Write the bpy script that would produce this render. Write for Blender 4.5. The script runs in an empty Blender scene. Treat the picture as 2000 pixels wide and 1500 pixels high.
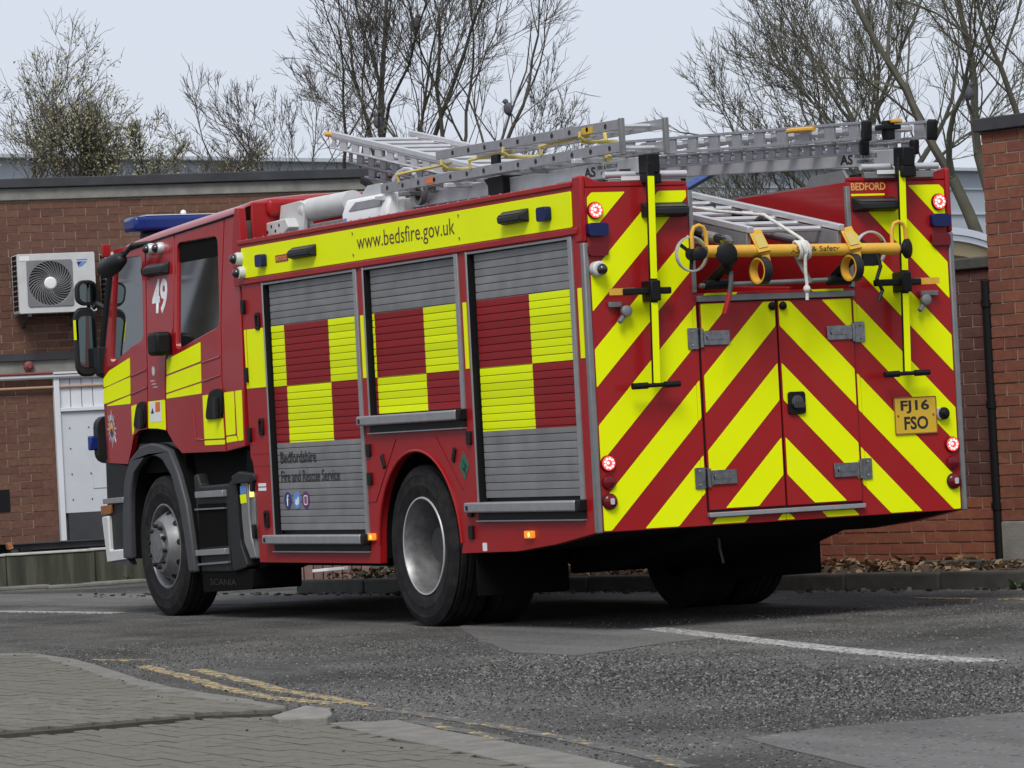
import bpy, bmesh, math, random
from mathutils import Vector, Matrix, noise
from mathutils.geometry import tessellate_polygon

random.seed(7)
scene = bpy.context.scene
COL = scene.collection
R_ = math.radians

# ------------------------------------------------------------------ camera
cd = bpy.data.cameras.new('camera')
cam = bpy.data.objects.new('camera', cd)
COL.objects.link(cam)
cd.sensor_fit = 'HORIZONTAL'
cd.sensor_width = 36.0
cd.lens = 143.81
cd.clip_start = 0.5
cd.clip_end = 3000.0
yaw, pitch, roll = R_(25.886), R_(0.794), R_(-3.0)
fwd = Vector((math.cos(yaw) * math.cos(pitch), -math.sin(yaw) * math.cos(pitch), math.sin(pitch)))
rgt = Vector((-math.sin(yaw), -math.cos(yaw), 0.0))
upv = rgt.cross(fwd)
r2 = rgt * math.cos(roll) + upv * math.sin(roll)
u2 = -rgt * math.sin(roll) + upv * math.cos(roll)
mw = Matrix((r2, u2, -fwd)).transposed().to_4x4()
mw.translation = Vector((-21.056, 10.720, 1.149))
cam.matrix_world = mw
scene.camera = cam

# ------------------------------------------------------------------ sky and sun (overcast afternoon)
SUN_EL, SUN_AZ = R_(50.0), R_(142.0)     # azimuth measured from +X towards +Y
world = bpy.data.worlds.new('World')
scene.world = world
world.use_nodes = True
wn = world.node_tree
wn.nodes.clear()
wo = wn.nodes.new('ShaderNodeOutputWorld')
sky = wn.nodes.new('ShaderNodeTexSky')
sky.sky_type = 'NISHITA'
sky.sun_disc = False
sky.sun_elevation = SUN_EL
sky.sun_rotation = R_(90.0) - SUN_AZ
sky.air_density = 1.0
sky.dust_density = 4.0
bg1 = wn.nodes.new('ShaderNodeBackground')
bg1.inputs['Strength'].default_value = 0.07
wn.links.new(sky.outputs['Color'], bg1.inputs['Color'])
bg2 = wn.nodes.new('ShaderNodeBackground')          # even cloud cover
bg2.inputs['Color'].default_value = (0.685, 0.735, 0.835, 1)
bg2.inputs['Strength'].default_value = 0.64
wmix = wn.nodes.new('ShaderNodeMixShader')
wmix.inputs[0].default_value = 0.86
wn.links.new(bg1.outputs[0], wmix.inputs[1])
wn.links.new(bg2.outputs[0], wmix.inputs[2])
wn.links.new(wmix.outputs[0], wo.inputs['Surface'])

sd = bpy.data.lights.new('sun', 'SUN')
sd.energy = 1.5
sd.angle = R_(24.0)
sd.color = (1.0, 0.96, 0.90)
sun = bpy.data.objects.new('sun', sd)
COL.objects.link(sun)
sdir = Vector((math.cos(SUN_EL) * math.cos(SUN_AZ), math.cos(SUN_EL) * math.sin(SUN_AZ), math.sin(SUN_EL)))
sun.rotation_euler = sdir.to_track_quat('Z', 'Y').to_euler()
sun.location = (0, 0, 30)

scene.view_settings.view_transform = 'Standard'
scene.view_settings.look = 'None'
scene.view_settings.exposure = 0.78
scene.view_settings.gamma = 1.0
scene.view_settings.use_curve_mapping = False
scene.render.engine = 'CYCLES'
scene.cycles.max_bounces = 5
scene.cycles.diffuse_bounces = 2
scene.cycles.glossy_bounces = 3
scene.cycles.use_denoising = True

# ------------------------------------------------------------------ materials
MAT = {}


def new_mat(name):
    m = bpy.data.materials.new(name)
    m.use_nodes = True
    MAT[name] = m
    nt = m.node_tree
    return m, nt, nt.nodes['Principled BSDF']


def mat(name, col, rough=0.5, metal=0.0, coat=0.0, var=0.0, vscale=6.0, bump=0.0, bscale=60.0,
        emit=None, estr=0.0, objvar=0.0, dirt=0.0, dirtcol=(0.06, 0.055, 0.045), dscale=2.5, spec=0.5):
    m, nt, b = new_mat(name)
    b.inputs['Base Color'].default_value = (*col, 1)
    b.inputs['Roughness'].default_value = rough
    b.inputs['Metallic'].default_value = metal
    b.inputs['Coat Weight'].default_value = coat
    b.inputs['Coat Roughness'].default_value = 0.08
    b.inputs['Specular IOR Level'].default_value = spec
    if emit:
        b.inputs['Emission Color'].default_value = (*emit, 1)
        b.inputs['Emission Strength'].default_value = estr
    N, L = nt.nodes, nt.links
    tc = N.new('ShaderNodeNewGeometry')
    src = None
    if var or objvar or dirt:
        rgb = N.new('ShaderNodeRGB')
        rgb.outputs[0].default_value = (*col, 1)
        src = rgb.outputs[0]
        if var:
            nz = N.new('ShaderNodeTexNoise')
            nz.inputs['Scale'].default_value = vscale
            nz.inputs['Detail'].default_value = 6
            L.new(tc.outputs['Position'], nz.inputs['Vector'])
            mr = N.new('ShaderNodeMapRange')
            mr.inputs['From Min'].default_value = 0.25
            mr.inputs['From Max'].default_value = 0.75
            mr.inputs['To Min'].default_value = 1 - var
            mr.inputs['To Max'].default_value = 1 + var
            L.new(nz.outputs['Fac'], mr.inputs['Value'])
            hs = N.new('ShaderNodeHueSaturation')
            L.new(mr.outputs[0], hs.inputs['Value'])
            L.new(src, hs.inputs['Color'])
            src = hs.outputs[0]
        if objvar:
            oi = N.new('ShaderNodeObjectInfo')
            mr = N.new('ShaderNodeMapRange')
            mr.inputs['To Min'].default_value = 1 - objvar
            mr.inputs['To Max'].default_value = 1 + objvar
            L.new(oi.outputs['Random'], mr.inputs['Value'])
            hs = N.new('ShaderNodeHueSaturation')
            L.new(mr.outputs[0], hs.inputs['Value'])
            mr2 = N.new('ShaderNodeMath')
            mr2.operation = 'MULTIPLY_ADD'
            mr2.inputs[1].default_value = 0.014
            mr2.inputs[2].default_value = 0.493
            L.new(oi.outputs['Random'], mr2.inputs[0])
            L.new(mr2.outputs[0], hs.inputs['Hue'])
            L.new(src, hs.inputs['Color'])
            src = hs.outputs[0]
        if dirt:
            nz = N.new('ShaderNodeTexNoise')
            nz.inputs['Scale'].default_value = dscale
            nz.inputs['Detail'].default_value = 9
            nz.inputs['Roughness'].default_value = 0.7
            L.new(tc.outputs['Position'], nz.inputs['Vector'])
            mr = N.new('ShaderNodeMapRange')
            mr.inputs['From Min'].default_value = 0.48
            mr.inputs['From Max'].default_value = 0.72
            mr.inputs['To Max'].default_value = dirt
            L.new(nz.outputs['Fac'], mr.inputs['Value'])
            mx = N.new('ShaderNodeMix')
            mx.data_type = 'RGBA'
            L.new(mr.outputs[0], mx.inputs[0])
            L.new(src, mx.inputs[6])
            mx.inputs[7].default_value = (*dirtcol, 1)
            src = mx.outputs[2]
        L.new(src, b.inputs['Base Color'])
    if bump:
        nz = N.new('ShaderNodeTexNoise')
        nz.inputs['Scale'].default_value = bscale
        nz.inputs['Detail'].default_value = 4
        L.new(tc.outputs['Position'], nz.inputs['Vector'])
        bp = N.new('ShaderNodeBump')
        bp.inputs['Strength'].default_value = bump
        bp.inputs['Distance'].default_value = 0.01
        L.new(nz.outputs['Fac'], bp.inputs['Height'])
        L.new(bp.outputs[0], b.inputs['Normal'])
    return m


mat('red', (0.30, 0.009, 0.011), 0.34, coat=0.12, spec=0.22, var=0.06, vscale=1.5, dirt=0.10, dirtcol=(0.12, 0.09, 0.08))
mat('red_gloss', (0.30, 0.009, 0.011), 0.22, coat=0.35, spec=0.4, bump=0.05, bscale=2.2)
mat('red_dark', (0.20, 0.007, 0.011), 0.6, spec=0.2)
mat('yellow', (0.77, 0.87, 0.0), 0.5, spec=0.12, var=0.05, vscale=2.5, dirt=0.09, dirtcol=(0.34, 0.34, 0.06))
mat('yellow_edge', (0.85, 0.95, 0.12), 0.4)
mat('alu', (0.34, 0.345, 0.355), 0.42, metal=0.6, var=0.10, vscale=14)
mat('alu_white', (0.56, 0.57, 0.59), 0.42, metal=0.45, var=0.08, vscale=9)
mat('alu_dull', (0.22, 0.22, 0.225), 0.5, metal=0.5, var=0.12, vscale=12)
mat('ladder_grey', (0.34, 0.34, 0.36), 0.45, metal=0.55, var=0.12, vscale=18)
mat('steel', (0.24, 0.24, 0.245), 0.24, metal=1.0, var=0.3, vscale=30)
mat('rim', (0.23, 0.232, 0.238), 0.42, metal=0.6, var=0.2, vscale=20, dirt=0.6, dirtcol=(0.07, 0.065, 0.06), dscale=9)
mat('black', (0.008, 0.008, 0.009), 0.5, spec=0.2)
mat('disc', (0.035, 0.035, 0.036), 0.5, metal=0.2, var=0.25, vscale=18)
mat('black_gloss', (0.01, 0.01, 0.011), 0.12, coat=0.6)
mat('plastic', (0.014, 0.0145, 0.016), 0.5, var=0.2, vscale=10, spec=0.3)
mat('plastic_grey', (0.05, 0.052, 0.058), 0.5, var=0.12, vscale=10, spec=0.35)
mat('tyre', (0.013, 0.013, 0.014), 0.85, var=0.35, vscale=14, bump=0.15, bscale=120, spec=0.2, dirt=0.45, dirtcol=(0.045, 0.043, 0.039), dscale=7)
mat('chassis', (0.005, 0.005, 0.005), 0.9, spec=0.08)
mat('white', (0.72, 0.73, 0.74), 0.45, var=0.04)
mat('off_white', (0.52, 0.53, 0.53), 0.5, var=0.08, vscale=9, dirt=0.2, dirtcol=(0.25, 0.24, 0.22))
mat('door_white', (0.60, 0.62, 0.66), 0.5, var=0.05, vscale=4)
mat('door_blue', (0.50, 0.525, 0.56), 0.5, var=0.06, vscale=3, dirt=0.15, dirtcol=(0.3, 0.3, 0.3))
mat('blue_lens', (0.005, 0.010, 0.075), 0.2, spec=0.3)
mat('blue_bar', (0.006, 0.022, 0.15), 0.15, spec=0.4)
mat('blue_paint', (0.10, 0.20, 0.55), 0.5, var=0.15)
mat('red_lens', (0.13, 0.004, 0.010), 0.2, spec=0.3)
mat('red_led', (0.6, 0.02, 0.02), 0.3, emit=(1.0, 0.05, 0.05), estr=1.2)
mat('red_spot', (0.9, 0.35, 0.3), 0.3, emit=(1.0, 0.38, 0.36), estr=1.5)
mat('amber', (0.55, 0.18, 0.01), 0.25, emit=(1.0, 0.32, 0.03), estr=0.35)
mat('amber_lit', (0.9, 0.4, 0.05), 0.25, emit=(1.0, 0.5, 0.12), estr=1.3)
mat('amber_dull', (0.26, 0.09, 0.02), 0.3)
mat('orange_yellow', (0.66, 0.36, 0.035), 0.42, var=0.08, vscale=12, dirt=0.25, dirtcol=(0.2, 0.13, 0.04), dscale=14)
mat('plate_yellow', (0.60, 0.38, 0.02), 0.45)
mat('emboss', (0.022, 0.022, 0.024), 0.6, spec=0.2)
mat('hook_yellow', (0.52, 0.42, 0.11), 0.45)
mat('orange', (0.62, 0.16, 0.04), 0.5)
mat('rope', (0.58, 0.57, 0.54), 0.8, var=0.2, vscale=60)
mat('text_maroon', (0.10, 0.018, 0.012), 0.5)
mat('text_black', (0.012, 0.012, 0.012), 0.5)
mat('text_gold', (0.68, 0.34, 0.08), 0.5)
mat('green_sign', (0.01, 0.11, 0.07), 0.5)
mat('icon_navy', (0.02, 0.03, 0.14), 0.4)
mat('icon_blue', (0.10, 0.25, 0.58), 0.4)
mat('icon_purple', (0.10, 0.02, 0.12), 0.4)
mat('icon_pink', (0.55, 0.12, 0.14), 0.4)
mat('crest_silver', (0.5, 0.51, 0.54), 0.35, metal=0.4)
mat('hose', (0.22, 0.20, 0.18), 0.7, var=0.2)
mat('seat', (0.03, 0.032, 0.036), 0.85)
mat('interior', (0.10, 0.10, 0.105), 0.8)
mat('mirror', (0.20, 0.25, 0.25), 0.04, metal=1.0)
mat('kerb', (0.16, 0.152, 0.135), 0.9, var=0.25, vscale=9, bump=0.35, bscale=90, dirt=0.4, dirtcol=(0.09, 0.085, 0.07), dscale=5)
mat('kerb_pale', (0.19, 0.182, 0.165), 0.9, var=0.25, vscale=12, bump=0.3, bscale=90, dirt=0.4, dirtcol=(0.16, 0.155, 0.13), dscale=9)
mat('kerb_dark', (0.07, 0.068, 0.06), 0.9, var=0.3, vscale=7, bump=0.3, bscale=70, dirt=0.5, dirtcol=(0.04, 0.045, 0.03), dscale=4)
mat('concrete', (0.22, 0.215, 0.195), 0.9, var=0.22, vscale=7, bump=0.3, bscale=70, dirt=0.45, dirtcol=(0.10, 0.10, 0.085), dscale=5)
mat('concrete_pale', (0.42, 0.41, 0.37), 0.9, var=0.2, vscale=9, bump=0.2, dirt=0.3, dirtcol=(0.2, 0.2, 0.17), dscale=6)
mat('coping_dark', (0.035, 0.036, 0.042), 0.7, var=0.3, vscale=5)
mat('mortar_pale', (0.34, 0.28, 0.22), 0.95, var=0.25, vscale=30, bump=0.3)
mat('mortar', (0.30, 0.215, 0.155), 0.95, var=0.25, vscale=25, bump=0.3)
mat('brick_brown', (0.125, 0.058, 0.039), 0.9, var=0.22, vscale=28, bump=0.3, bscale=120, objvar=0.13, dirt=0.55, dirtcol=(0.085, 0.058, 0.044), dscale=1.6)
mat('brick_dark', (0.100, 0.042, 0.032), 0.9, var=0.22, vscale=28, bump=0.3, bscale=120, objvar=0.14, dirt=0.2, dirtcol=(0.06, 0.035, 0.03), dscale=3)
mat('brick_orange', (0.225, 0.075, 0.042), 0.9, var=0.18, vscale=28, bump=0.3, bscale=120, objvar=0.10)
mat('brick_pillar', (0.195, 0.070, 0.041), 0.9, var=0.22, vscale=26, bump=0.3, bscale=120, objvar=0.13, dirt=0.5, dirtcol=(0.095, 0.048, 0.036), dscale=2.6)
mat('brick_edge', (0.19, 0.12, 0.105), 0.9, var=0.2, vscale=20, objvar=0.2)
mat('paver', (0.132, 0.122, 0.099), 0.92, var=0.20, vscale=35, bump=0.5, bscale=150, objvar=0.10, dirt=0.45, dirtcol=(0.10, 0.10, 0.07), dscale=2.2)
mat('joint', (0.045, 0.044, 0.034), 0.95, var=0.4, vscale=20)
mat('leaf_litter', (0.20, 0.135, 0.075), 0.8, objvar=0.0, var=0.45, vscale=25)
mat('soil', (0.075, 0.06, 0.042), 0.95, var=0.4, vscale=14, bump=0.6, bscale=60)
mat('weed', (0.07, 0.12, 0.03), 0.7, var=0.3, vscale=20)
mat('bark', (0.078, 0.070, 0.056), 0.9, var=0.35, vscale=6)
mat('bark_green', (0.088, 0.084, 0.060), 0.9, var=0.35, vscale=4)
mat('bud', (0.26, 0.25, 0.13), 0.8, var=0.35, vscale=4)
mat('pigeon', (0.10, 0.10, 0.12), 0.8, var=0.3, vscale=20)
mat('shed', (0.40, 0.44, 0.48), 0.55, var=0.06, vscale=0.6)
mat('shed_seam', (0.48, 0.52, 0.55), 0.5)
mat('canopy_white', (0.72, 0.75, 0.82), 0.4)
mat('canopy_beige', (0.40, 0.32, 0.18), 0.7)
mat('pipe_grey', (0.45, 0.46, 0.48), 0.35, metal=0.5)
mat('pipe_red', (0.20, 0.05, 0.045), 0.6)
mat('pipe_copper', (0.36, 0.23, 0.15), 0.5)
mat('rust', (0.28, 0.12, 0.05), 0.9, var=0.4, vscale=30)


def island_mat(name, cols, rough=0.85):
    m, nt, b = new_mat(name)
    g = nt.nodes.new('ShaderNodeNewGeometry')
    cr = nt.nodes.new('ShaderNodeValToRGB')
    cr.color_ramp.interpolation = 'LINEAR'
    e = cr.color_ramp.elements
    while len(e) < len(cols):
        e.new(0.5)
    for i, (p, c) in enumerate(cols):
        e[i].position = p
        e[i].color = (*c, 1)
    nt.links.new(g.outputs['Random Per Island'], cr.inputs[0])
    nt.links.new(cr.outputs[0], b.inputs['Base Color'])
    b.inputs['Roughness'].default_value = rough
    b.inputs['Specular IOR Level'].default_value = 0.25


island_mat('stones', [(0.0, (0.014, 0.014, 0.014)), (0.4, (0.045, 0.044, 0.043)), (0.82, (0.105, 0.102, 0.098)), (1.0, (0.23, 0.225, 0.21))])
island_mat('litter', [(0.0, (0.07, 0.045, 0.028)), (0.4, (0.18, 0.115, 0.065)), (0.8, (0.30, 0.21, 0.12)), (1.0, (0.42, 0.33, 0.22))], 0.7)


def glass(name, col, rough=0.03, trans=0.55):
    m, nt, b = new_mat(name)
    N, L = nt.nodes, nt.links
    out = N['Material Output']
    N.remove(b)
    tr = N.new('ShaderNodeBsdfTransparent')
    tr.inputs[0].default_value = (*col, 1)
    gl = N.new('ShaderNodeBsdfGlossy')
    gl.inputs['Roughness'].default_value = rough
    fr = N.new('ShaderNodeFresnel')
    fr.inputs['IOR'].default_value = 1.5
    ad = N.new('ShaderNodeMath')
    ad.operation = 'MULTIPLY_ADD'
    ad.inputs[1].default_value = 3.4
    ad.inputs[2].default_value = 0.07
    L.new(fr.outputs[0], ad.inputs[0])
    mx = N.new('ShaderNodeMixShader')
    L.new(ad.outputs[0], mx.inputs[0])
    L.new(tr.outputs[0], mx.inputs[1])
    L.new(gl.outputs[0], mx.inputs[2])
    L.new(mx.outputs[0], out.inputs['Surface'])
    return m


glass('glass', (0.62, 0.72, 0.68))
glass('glass_dark', (0.02, 0.02, 0.022))


def math_n(nt, op, a, b=None, c=None):
    n = nt.nodes.new('ShaderNodeMath')
    n.operation = op
    for i, x in enumerate((a, b, c)):
        if x is None:
            continue
        if isinstance(x, (int, float)):
            n.inputs[i].default_value = x
        else:
            nt.links.new(x, n.inputs[i])
    return n.outputs[0]


def shutter_material():
    """aluminium slats with the printed red and yellow check band"""
    m, nt, b = new_mat('shutter')
    N, L = nt.nodes, nt.links
    g = N.new('ShaderNodeNewGeometry')
    sp = N.new('ShaderNodeSeparateXYZ')
    L.new(g.outputs['Position'], sp.inputs[0])
    x, z = sp.outputs[0], sp.outputs[2]
    col = math_n(nt, 'FLOOR', math_n(nt, 'DIVIDE', math_n(nt, 'SUBTRACT', 4.575 + 7.57, x), 0.757))
    row = math_n(nt, 'LESS_THAN', z, 1.602)
    par = math_n(nt, 'MODULO', math_n(nt, 'ADD', col, row), 2.0)          # 0/1
    isred = math_n(nt, 'COMPARE', par, 0.0, 0.1)
    band = math_n(nt, 'MULTIPLY', math_n(nt, 'LESS_THAN', z, 2.014), math_n(nt, 'GREATER_THAN', z, 1.214))
    mix = N.new('ShaderNodeMix')
    mix.data_type = 'RGBA'
    L.new(isred, mix.inputs[0])
    mix.inputs[6].default_value = (0.70, 0.82, 0.0, 1)
    mix.inputs[7].default_value = (0.23, 0.014, 0.017, 1)
    nz = N.new('ShaderNodeTexNoise')
    nz.inputs['Scale'].default_value = 5
    nz.inputs['Detail'].default_value = 5
    L.new(g.outputs['Position'], nz.inputs['Vector'])
    cr = N.new('ShaderNodeValToRGB')
    cr.color_ramp.elements[0].position = 0.3
    cr.color_ramp.elements[0].color = (0.20, 0.20, 0.205, 1)
    cr.color_ramp.elements[1].position = 0.7
    cr.color_ramp.elements[1].color = (0.27, 0.27, 0.275, 1)
    L.new(nz.outputs['Fac'], cr.inputs[0])
    mx2 = N.new('ShaderNodeMix')
    mx2.data_type = 'RGBA'
    L.new(band, mx2.inputs[0])
    L.new(cr.outputs[0], mx2.inputs[6])
    L.new(mix.outputs[2], mx2.inputs[7])
    oi = N.new('ShaderNodeObjectInfo')
    mrv = N.new('ShaderNodeMapRange')
    mrv.inputs['To Min'].default_value = 0.90
    mrv.inputs['To Max'].default_value = 1.08
    L.new(oi.outputs['Random'], mrv.inputs['Value'])
    hv = N.new('ShaderNodeHueSaturation')
    L.new(mrv.outputs[0], hv.inputs['Value'])
    L.new(mx2.outputs[2], hv.inputs['Color'])
    L.new(hv.outputs[0], b.inputs['Base Color'])
    mt = math_n(nt, 'MULTIPLY', math_n(nt, 'SUBTRACT', 1.0, band), 0.35)
    L.new(mt, b.inputs['Metallic'])
    b.inputs['Roughness'].default_value = 0.5
    b.inputs['Specular IOR Level'].default_value = 0.15


shutter_material()


def asphalt(name, base, dark, speck, coarse=1.0):
    m, nt, b = new_mat(name)
    N, L = nt.nodes, nt.links
    g = N.new('ShaderNodeNewGeometry')
    n1 = N.new('ShaderNodeTexNoise')
    n1.inputs['Scale'].default_value = 0.55
    n1.inputs['Detail'].default_value = 7
    n1.inputs['Roughness'].default_value = 0.62
    n2 = N.new('ShaderNodeTexNoise')
    n2.inputs['Scale'].default_value = 42
    n2.inputs['Detail'].default_value = 5
    n2.inputs['Roughness'].default_value = 0.75
    vo = N.new('ShaderNodeTexVoronoi')
    vo.inputs['Scale'].default_value = 55
    for n in (n1, n2, vo):
        L.new(g.outputs['Position'], n.inputs['Vector'])
    cr = N.new('ShaderNodeValToRGB')
    e = cr.color_ramp.elements
    e[0].position, e[0].color = 0.36, (*dark, 1)
    e[1].position, e[1].color = 0.60, (*base, 1)
    L.new(n1.outputs['Fac'], cr.inputs[0])
    # aggregate: stronger where the surface is worn
    wear = N.new('ShaderNodeMapRange')
    wear.inputs['From Min'].default_value = 0.62
    wear.inputs['From Max'].default_value = 0.36
    wear.inputs['To Min'].default_value = 0.25 * coarse
    wear.inputs['To Max'].default_value = 1.0 * coarse
    L.new(n1.outputs['Fac'], wear.inputs['Value'])
    sp = math_n(nt, 'MULTIPLY', math_n(nt, 'SUBTRACT', n2.outputs['Fac'], 0.5), wear.outputs[0])
    val = math_n(nt, 'MULTIPLY_ADD', sp, 4.2, 1.0)
    mp = N.new('ShaderNodeMapping')
    mp.inputs['Rotation'].default_value = (0, 0, R_(7))
    mp.inputs['Scale'].default_value = (0.14, 1.5, 1.0)
    L.new(g.outputs['Position'], mp.inputs['Vector'])
    n3 = N.new('ShaderNodeTexNoise')
    n3.inputs['Scale'].default_value = 1.3
    n3.inputs['Detail'].default_value = 6
    n3.inputs['Roughness'].default_value = 0.6
    L.new(mp.outputs[0], n3.inputs['Vector'])
    tracks = N.new('ShaderNodeMapRange')
    tracks.inputs['From Min'].default_value = 0.35
    tracks.inputs['From Max'].default_value = 0.65
    tracks.inputs['To Min'].default_value = 0.74
    tracks.inputs['To Max'].default_value = 1.16
    L.new(n3.outputs['Fac'], tracks.inputs['Value'])
    val = math_n(nt, 'MULTIPLY', val, tracks.outputs[0])
    hs = N.new('ShaderNodeHueSaturation')
    L.new(cr.outputs[0], hs.inputs['Color'])
    L.new(val, hs.inputs['Value'])
    # scattered pale chips
    wn_ = N.new('ShaderNodeTexWhiteNoise')
    L.new(vo.outputs['Position'], wn_.inputs['Vector'])
    chip = math_n(nt, 'MULTIPLY', math_n(nt, 'GREATER_THAN', wn_.outputs['Value'], 0.965),
                  math_n(nt, 'LESS_THAN', vo.outputs['Distance'], 0.42))
    chip2 = math_n(nt, 'MULTIPLY', math_n(nt, 'LESS_THAN', wn_.outputs['Value'], 0.05),
                   math_n(nt, 'LESS_THAN', vo.outputs['Distance'], 0.5))
    mx = N.new('ShaderNodeMix')
    mx.data_type = 'RGBA'
    L.new(chip, mx.inputs[0])
    L.new(hs.outputs[0], mx.inputs[6])
    mx.inputs[7].default_value = (*speck, 1)
    mx3 = N.new('ShaderNodeMix')
    mx3.data_type = 'RGBA'
    L.new(chip2, mx3.inputs[0])
    L.new(mx.outputs[2], mx3.inputs[6])
    mx3.inputs[7].default_value = (0.018, 0.018, 0.018, 1)
    L.new(mx3.outputs[2], b.inputs['Base Color'])
    b.inputs['Roughness'].default_value = 0.95
    b.inputs['Specular IOR Level'].default_value = 0.12
    bp = N.new('ShaderNodeBump')
    bp.inputs['Distance'].default_value = 0.012
    L.new(wear.outputs[0], bp.inputs['Strength'])
    L.new(n2.outputs['Fac'], bp.inputs['Height'])
    L.new(bp.outputs[0], b.inputs['Normal'])
    return m


asphalt('asphalt', (0.116, 0.113, 0.108), (0.060, 0.059, 0.057), (0.34, 0.34, 0.33))
asphalt('asphalt_smooth', (0.134, 0.131, 0.127), (0.108, 0.106, 0.103), (0.24, 0.24, 0.24), 0.25)


def worn_paint(name, col, thresh, scale, stretch=(1, 1, 1)):
    """road paint worn through to the tarmac"""
    m, nt, b = new_mat(name)
    N, L = nt.nodes, nt.links
    g = N.new('ShaderNodeNewGeometry')
    mp = N.new('ShaderNodeMapping')
    mp.inputs['Scale'].default_value = stretch
    L.new(g.outputs['Position'], mp.inputs['Vector'])
    n1 = N.new('ShaderNodeTexNoise')
    n1.inputs['Scale'].default_value = scale
    n1.inputs['Detail'].default_value = 8
    n1.inputs['Roughness'].default_value = 0.75
    L.new(mp.outputs[0], n1.inputs['Vector'])
    mr = N.new('ShaderNodeMapRange')
    mr.inputs['From Min'].default_value = thresh - 0.04
    mr.inputs['From Max'].default_value = thresh + 0.04
    L.new(n1.outputs['Fac'], mr.inputs['Value'])
    n2 = N.new('ShaderNodeTexNoise')
    n2.inputs['Scale'].default_value = 60
    n2.inputs['Detail'].default_value = 4
    L.new(g.outputs['Position'], n2.inputs['Vector'])
    c2 = N.new('ShaderNodeValToRGB')
    c2.color_ramp.elements[0].position = 0.3
    c2.color_ramp.elements[0].color = (0.040, 0.040, 0.039, 1)
    c2.color_ramp.elements[1].position = 0.7
    c2.color_ramp.elements[1].color = (0.125, 0.123, 0.119, 1)
    L.new(n2.outputs['Fac'], c2.inputs[0])
    mx = N.new('ShaderNodeMix')
    mx.data_type = 'RGBA'
    L.new(mr.outputs[0], mx.inputs[0])
    L.new(c2.outputs[0], mx.inputs[6])
    mx.inputs[7].default_value = (*col, 1)
    L.new(mx.outputs[2], b.inputs['Base Color'])
    b.inputs['Roughness'].default_value = 0.85


worn_paint('paint_white', (0.42, 0.42, 0.40), 0.495, 30)
worn_paint('paint_yellow', (0.50, 0.36, 0.13), 0.525, 16, (1.0, 1.6, 1))
worn_paint('paint_yellow_gone', (0.50, 0.36, 0.13), 0.585, 9, (1.0, 1.6, 1))


def stained_concrete(name):
    m, nt, b = new_mat(name)
    N, L = nt.nodes, nt.links
    g = N.new('ShaderNodeNewGeometry')
    mp = N.new('ShaderNodeMapping')
    mp.inputs['Scale'].default_value = (4.0, 4.0, 0.35)
    L.new(g.outputs['Position'], mp.inputs['Vector'])
    n1 = N.new('ShaderNodeTexNoise')
    n1.inputs['Scale'].default_value = 2.2
    n1.inputs['Detail'].default_value = 7
    L.new(mp.outputs[0], n1.inputs['Vector'])
    cr = N.new('ShaderNodeValToRGB')
    e = cr.color_ramp.elements
    e[0].position, e[0].color = 0.3, (0.022, 0.024, 0.018, 1)
    e[1].position, e[1].color = 0.72, (0.10, 0.098, 0.08, 1)
    k = e.new(0.52)
    k.color = (0.042, 0.046, 0.028, 1)
    L.new(n1.outputs['Fac'], cr.inputs[0])
    L.new(cr.outputs[0], b.inputs['Base Color'])
    b.inputs['Roughness'].default_value = 0.92
    bp = N.new('ShaderNodeBump')
    bp.inputs['Strength'].default_value = 0.4
    L.new(n1.outputs['Fac'], bp.inputs['Height'])
    L.new(bp.outputs[0], b.inputs['Normal'])


stained_concrete('concrete_stained')


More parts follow.
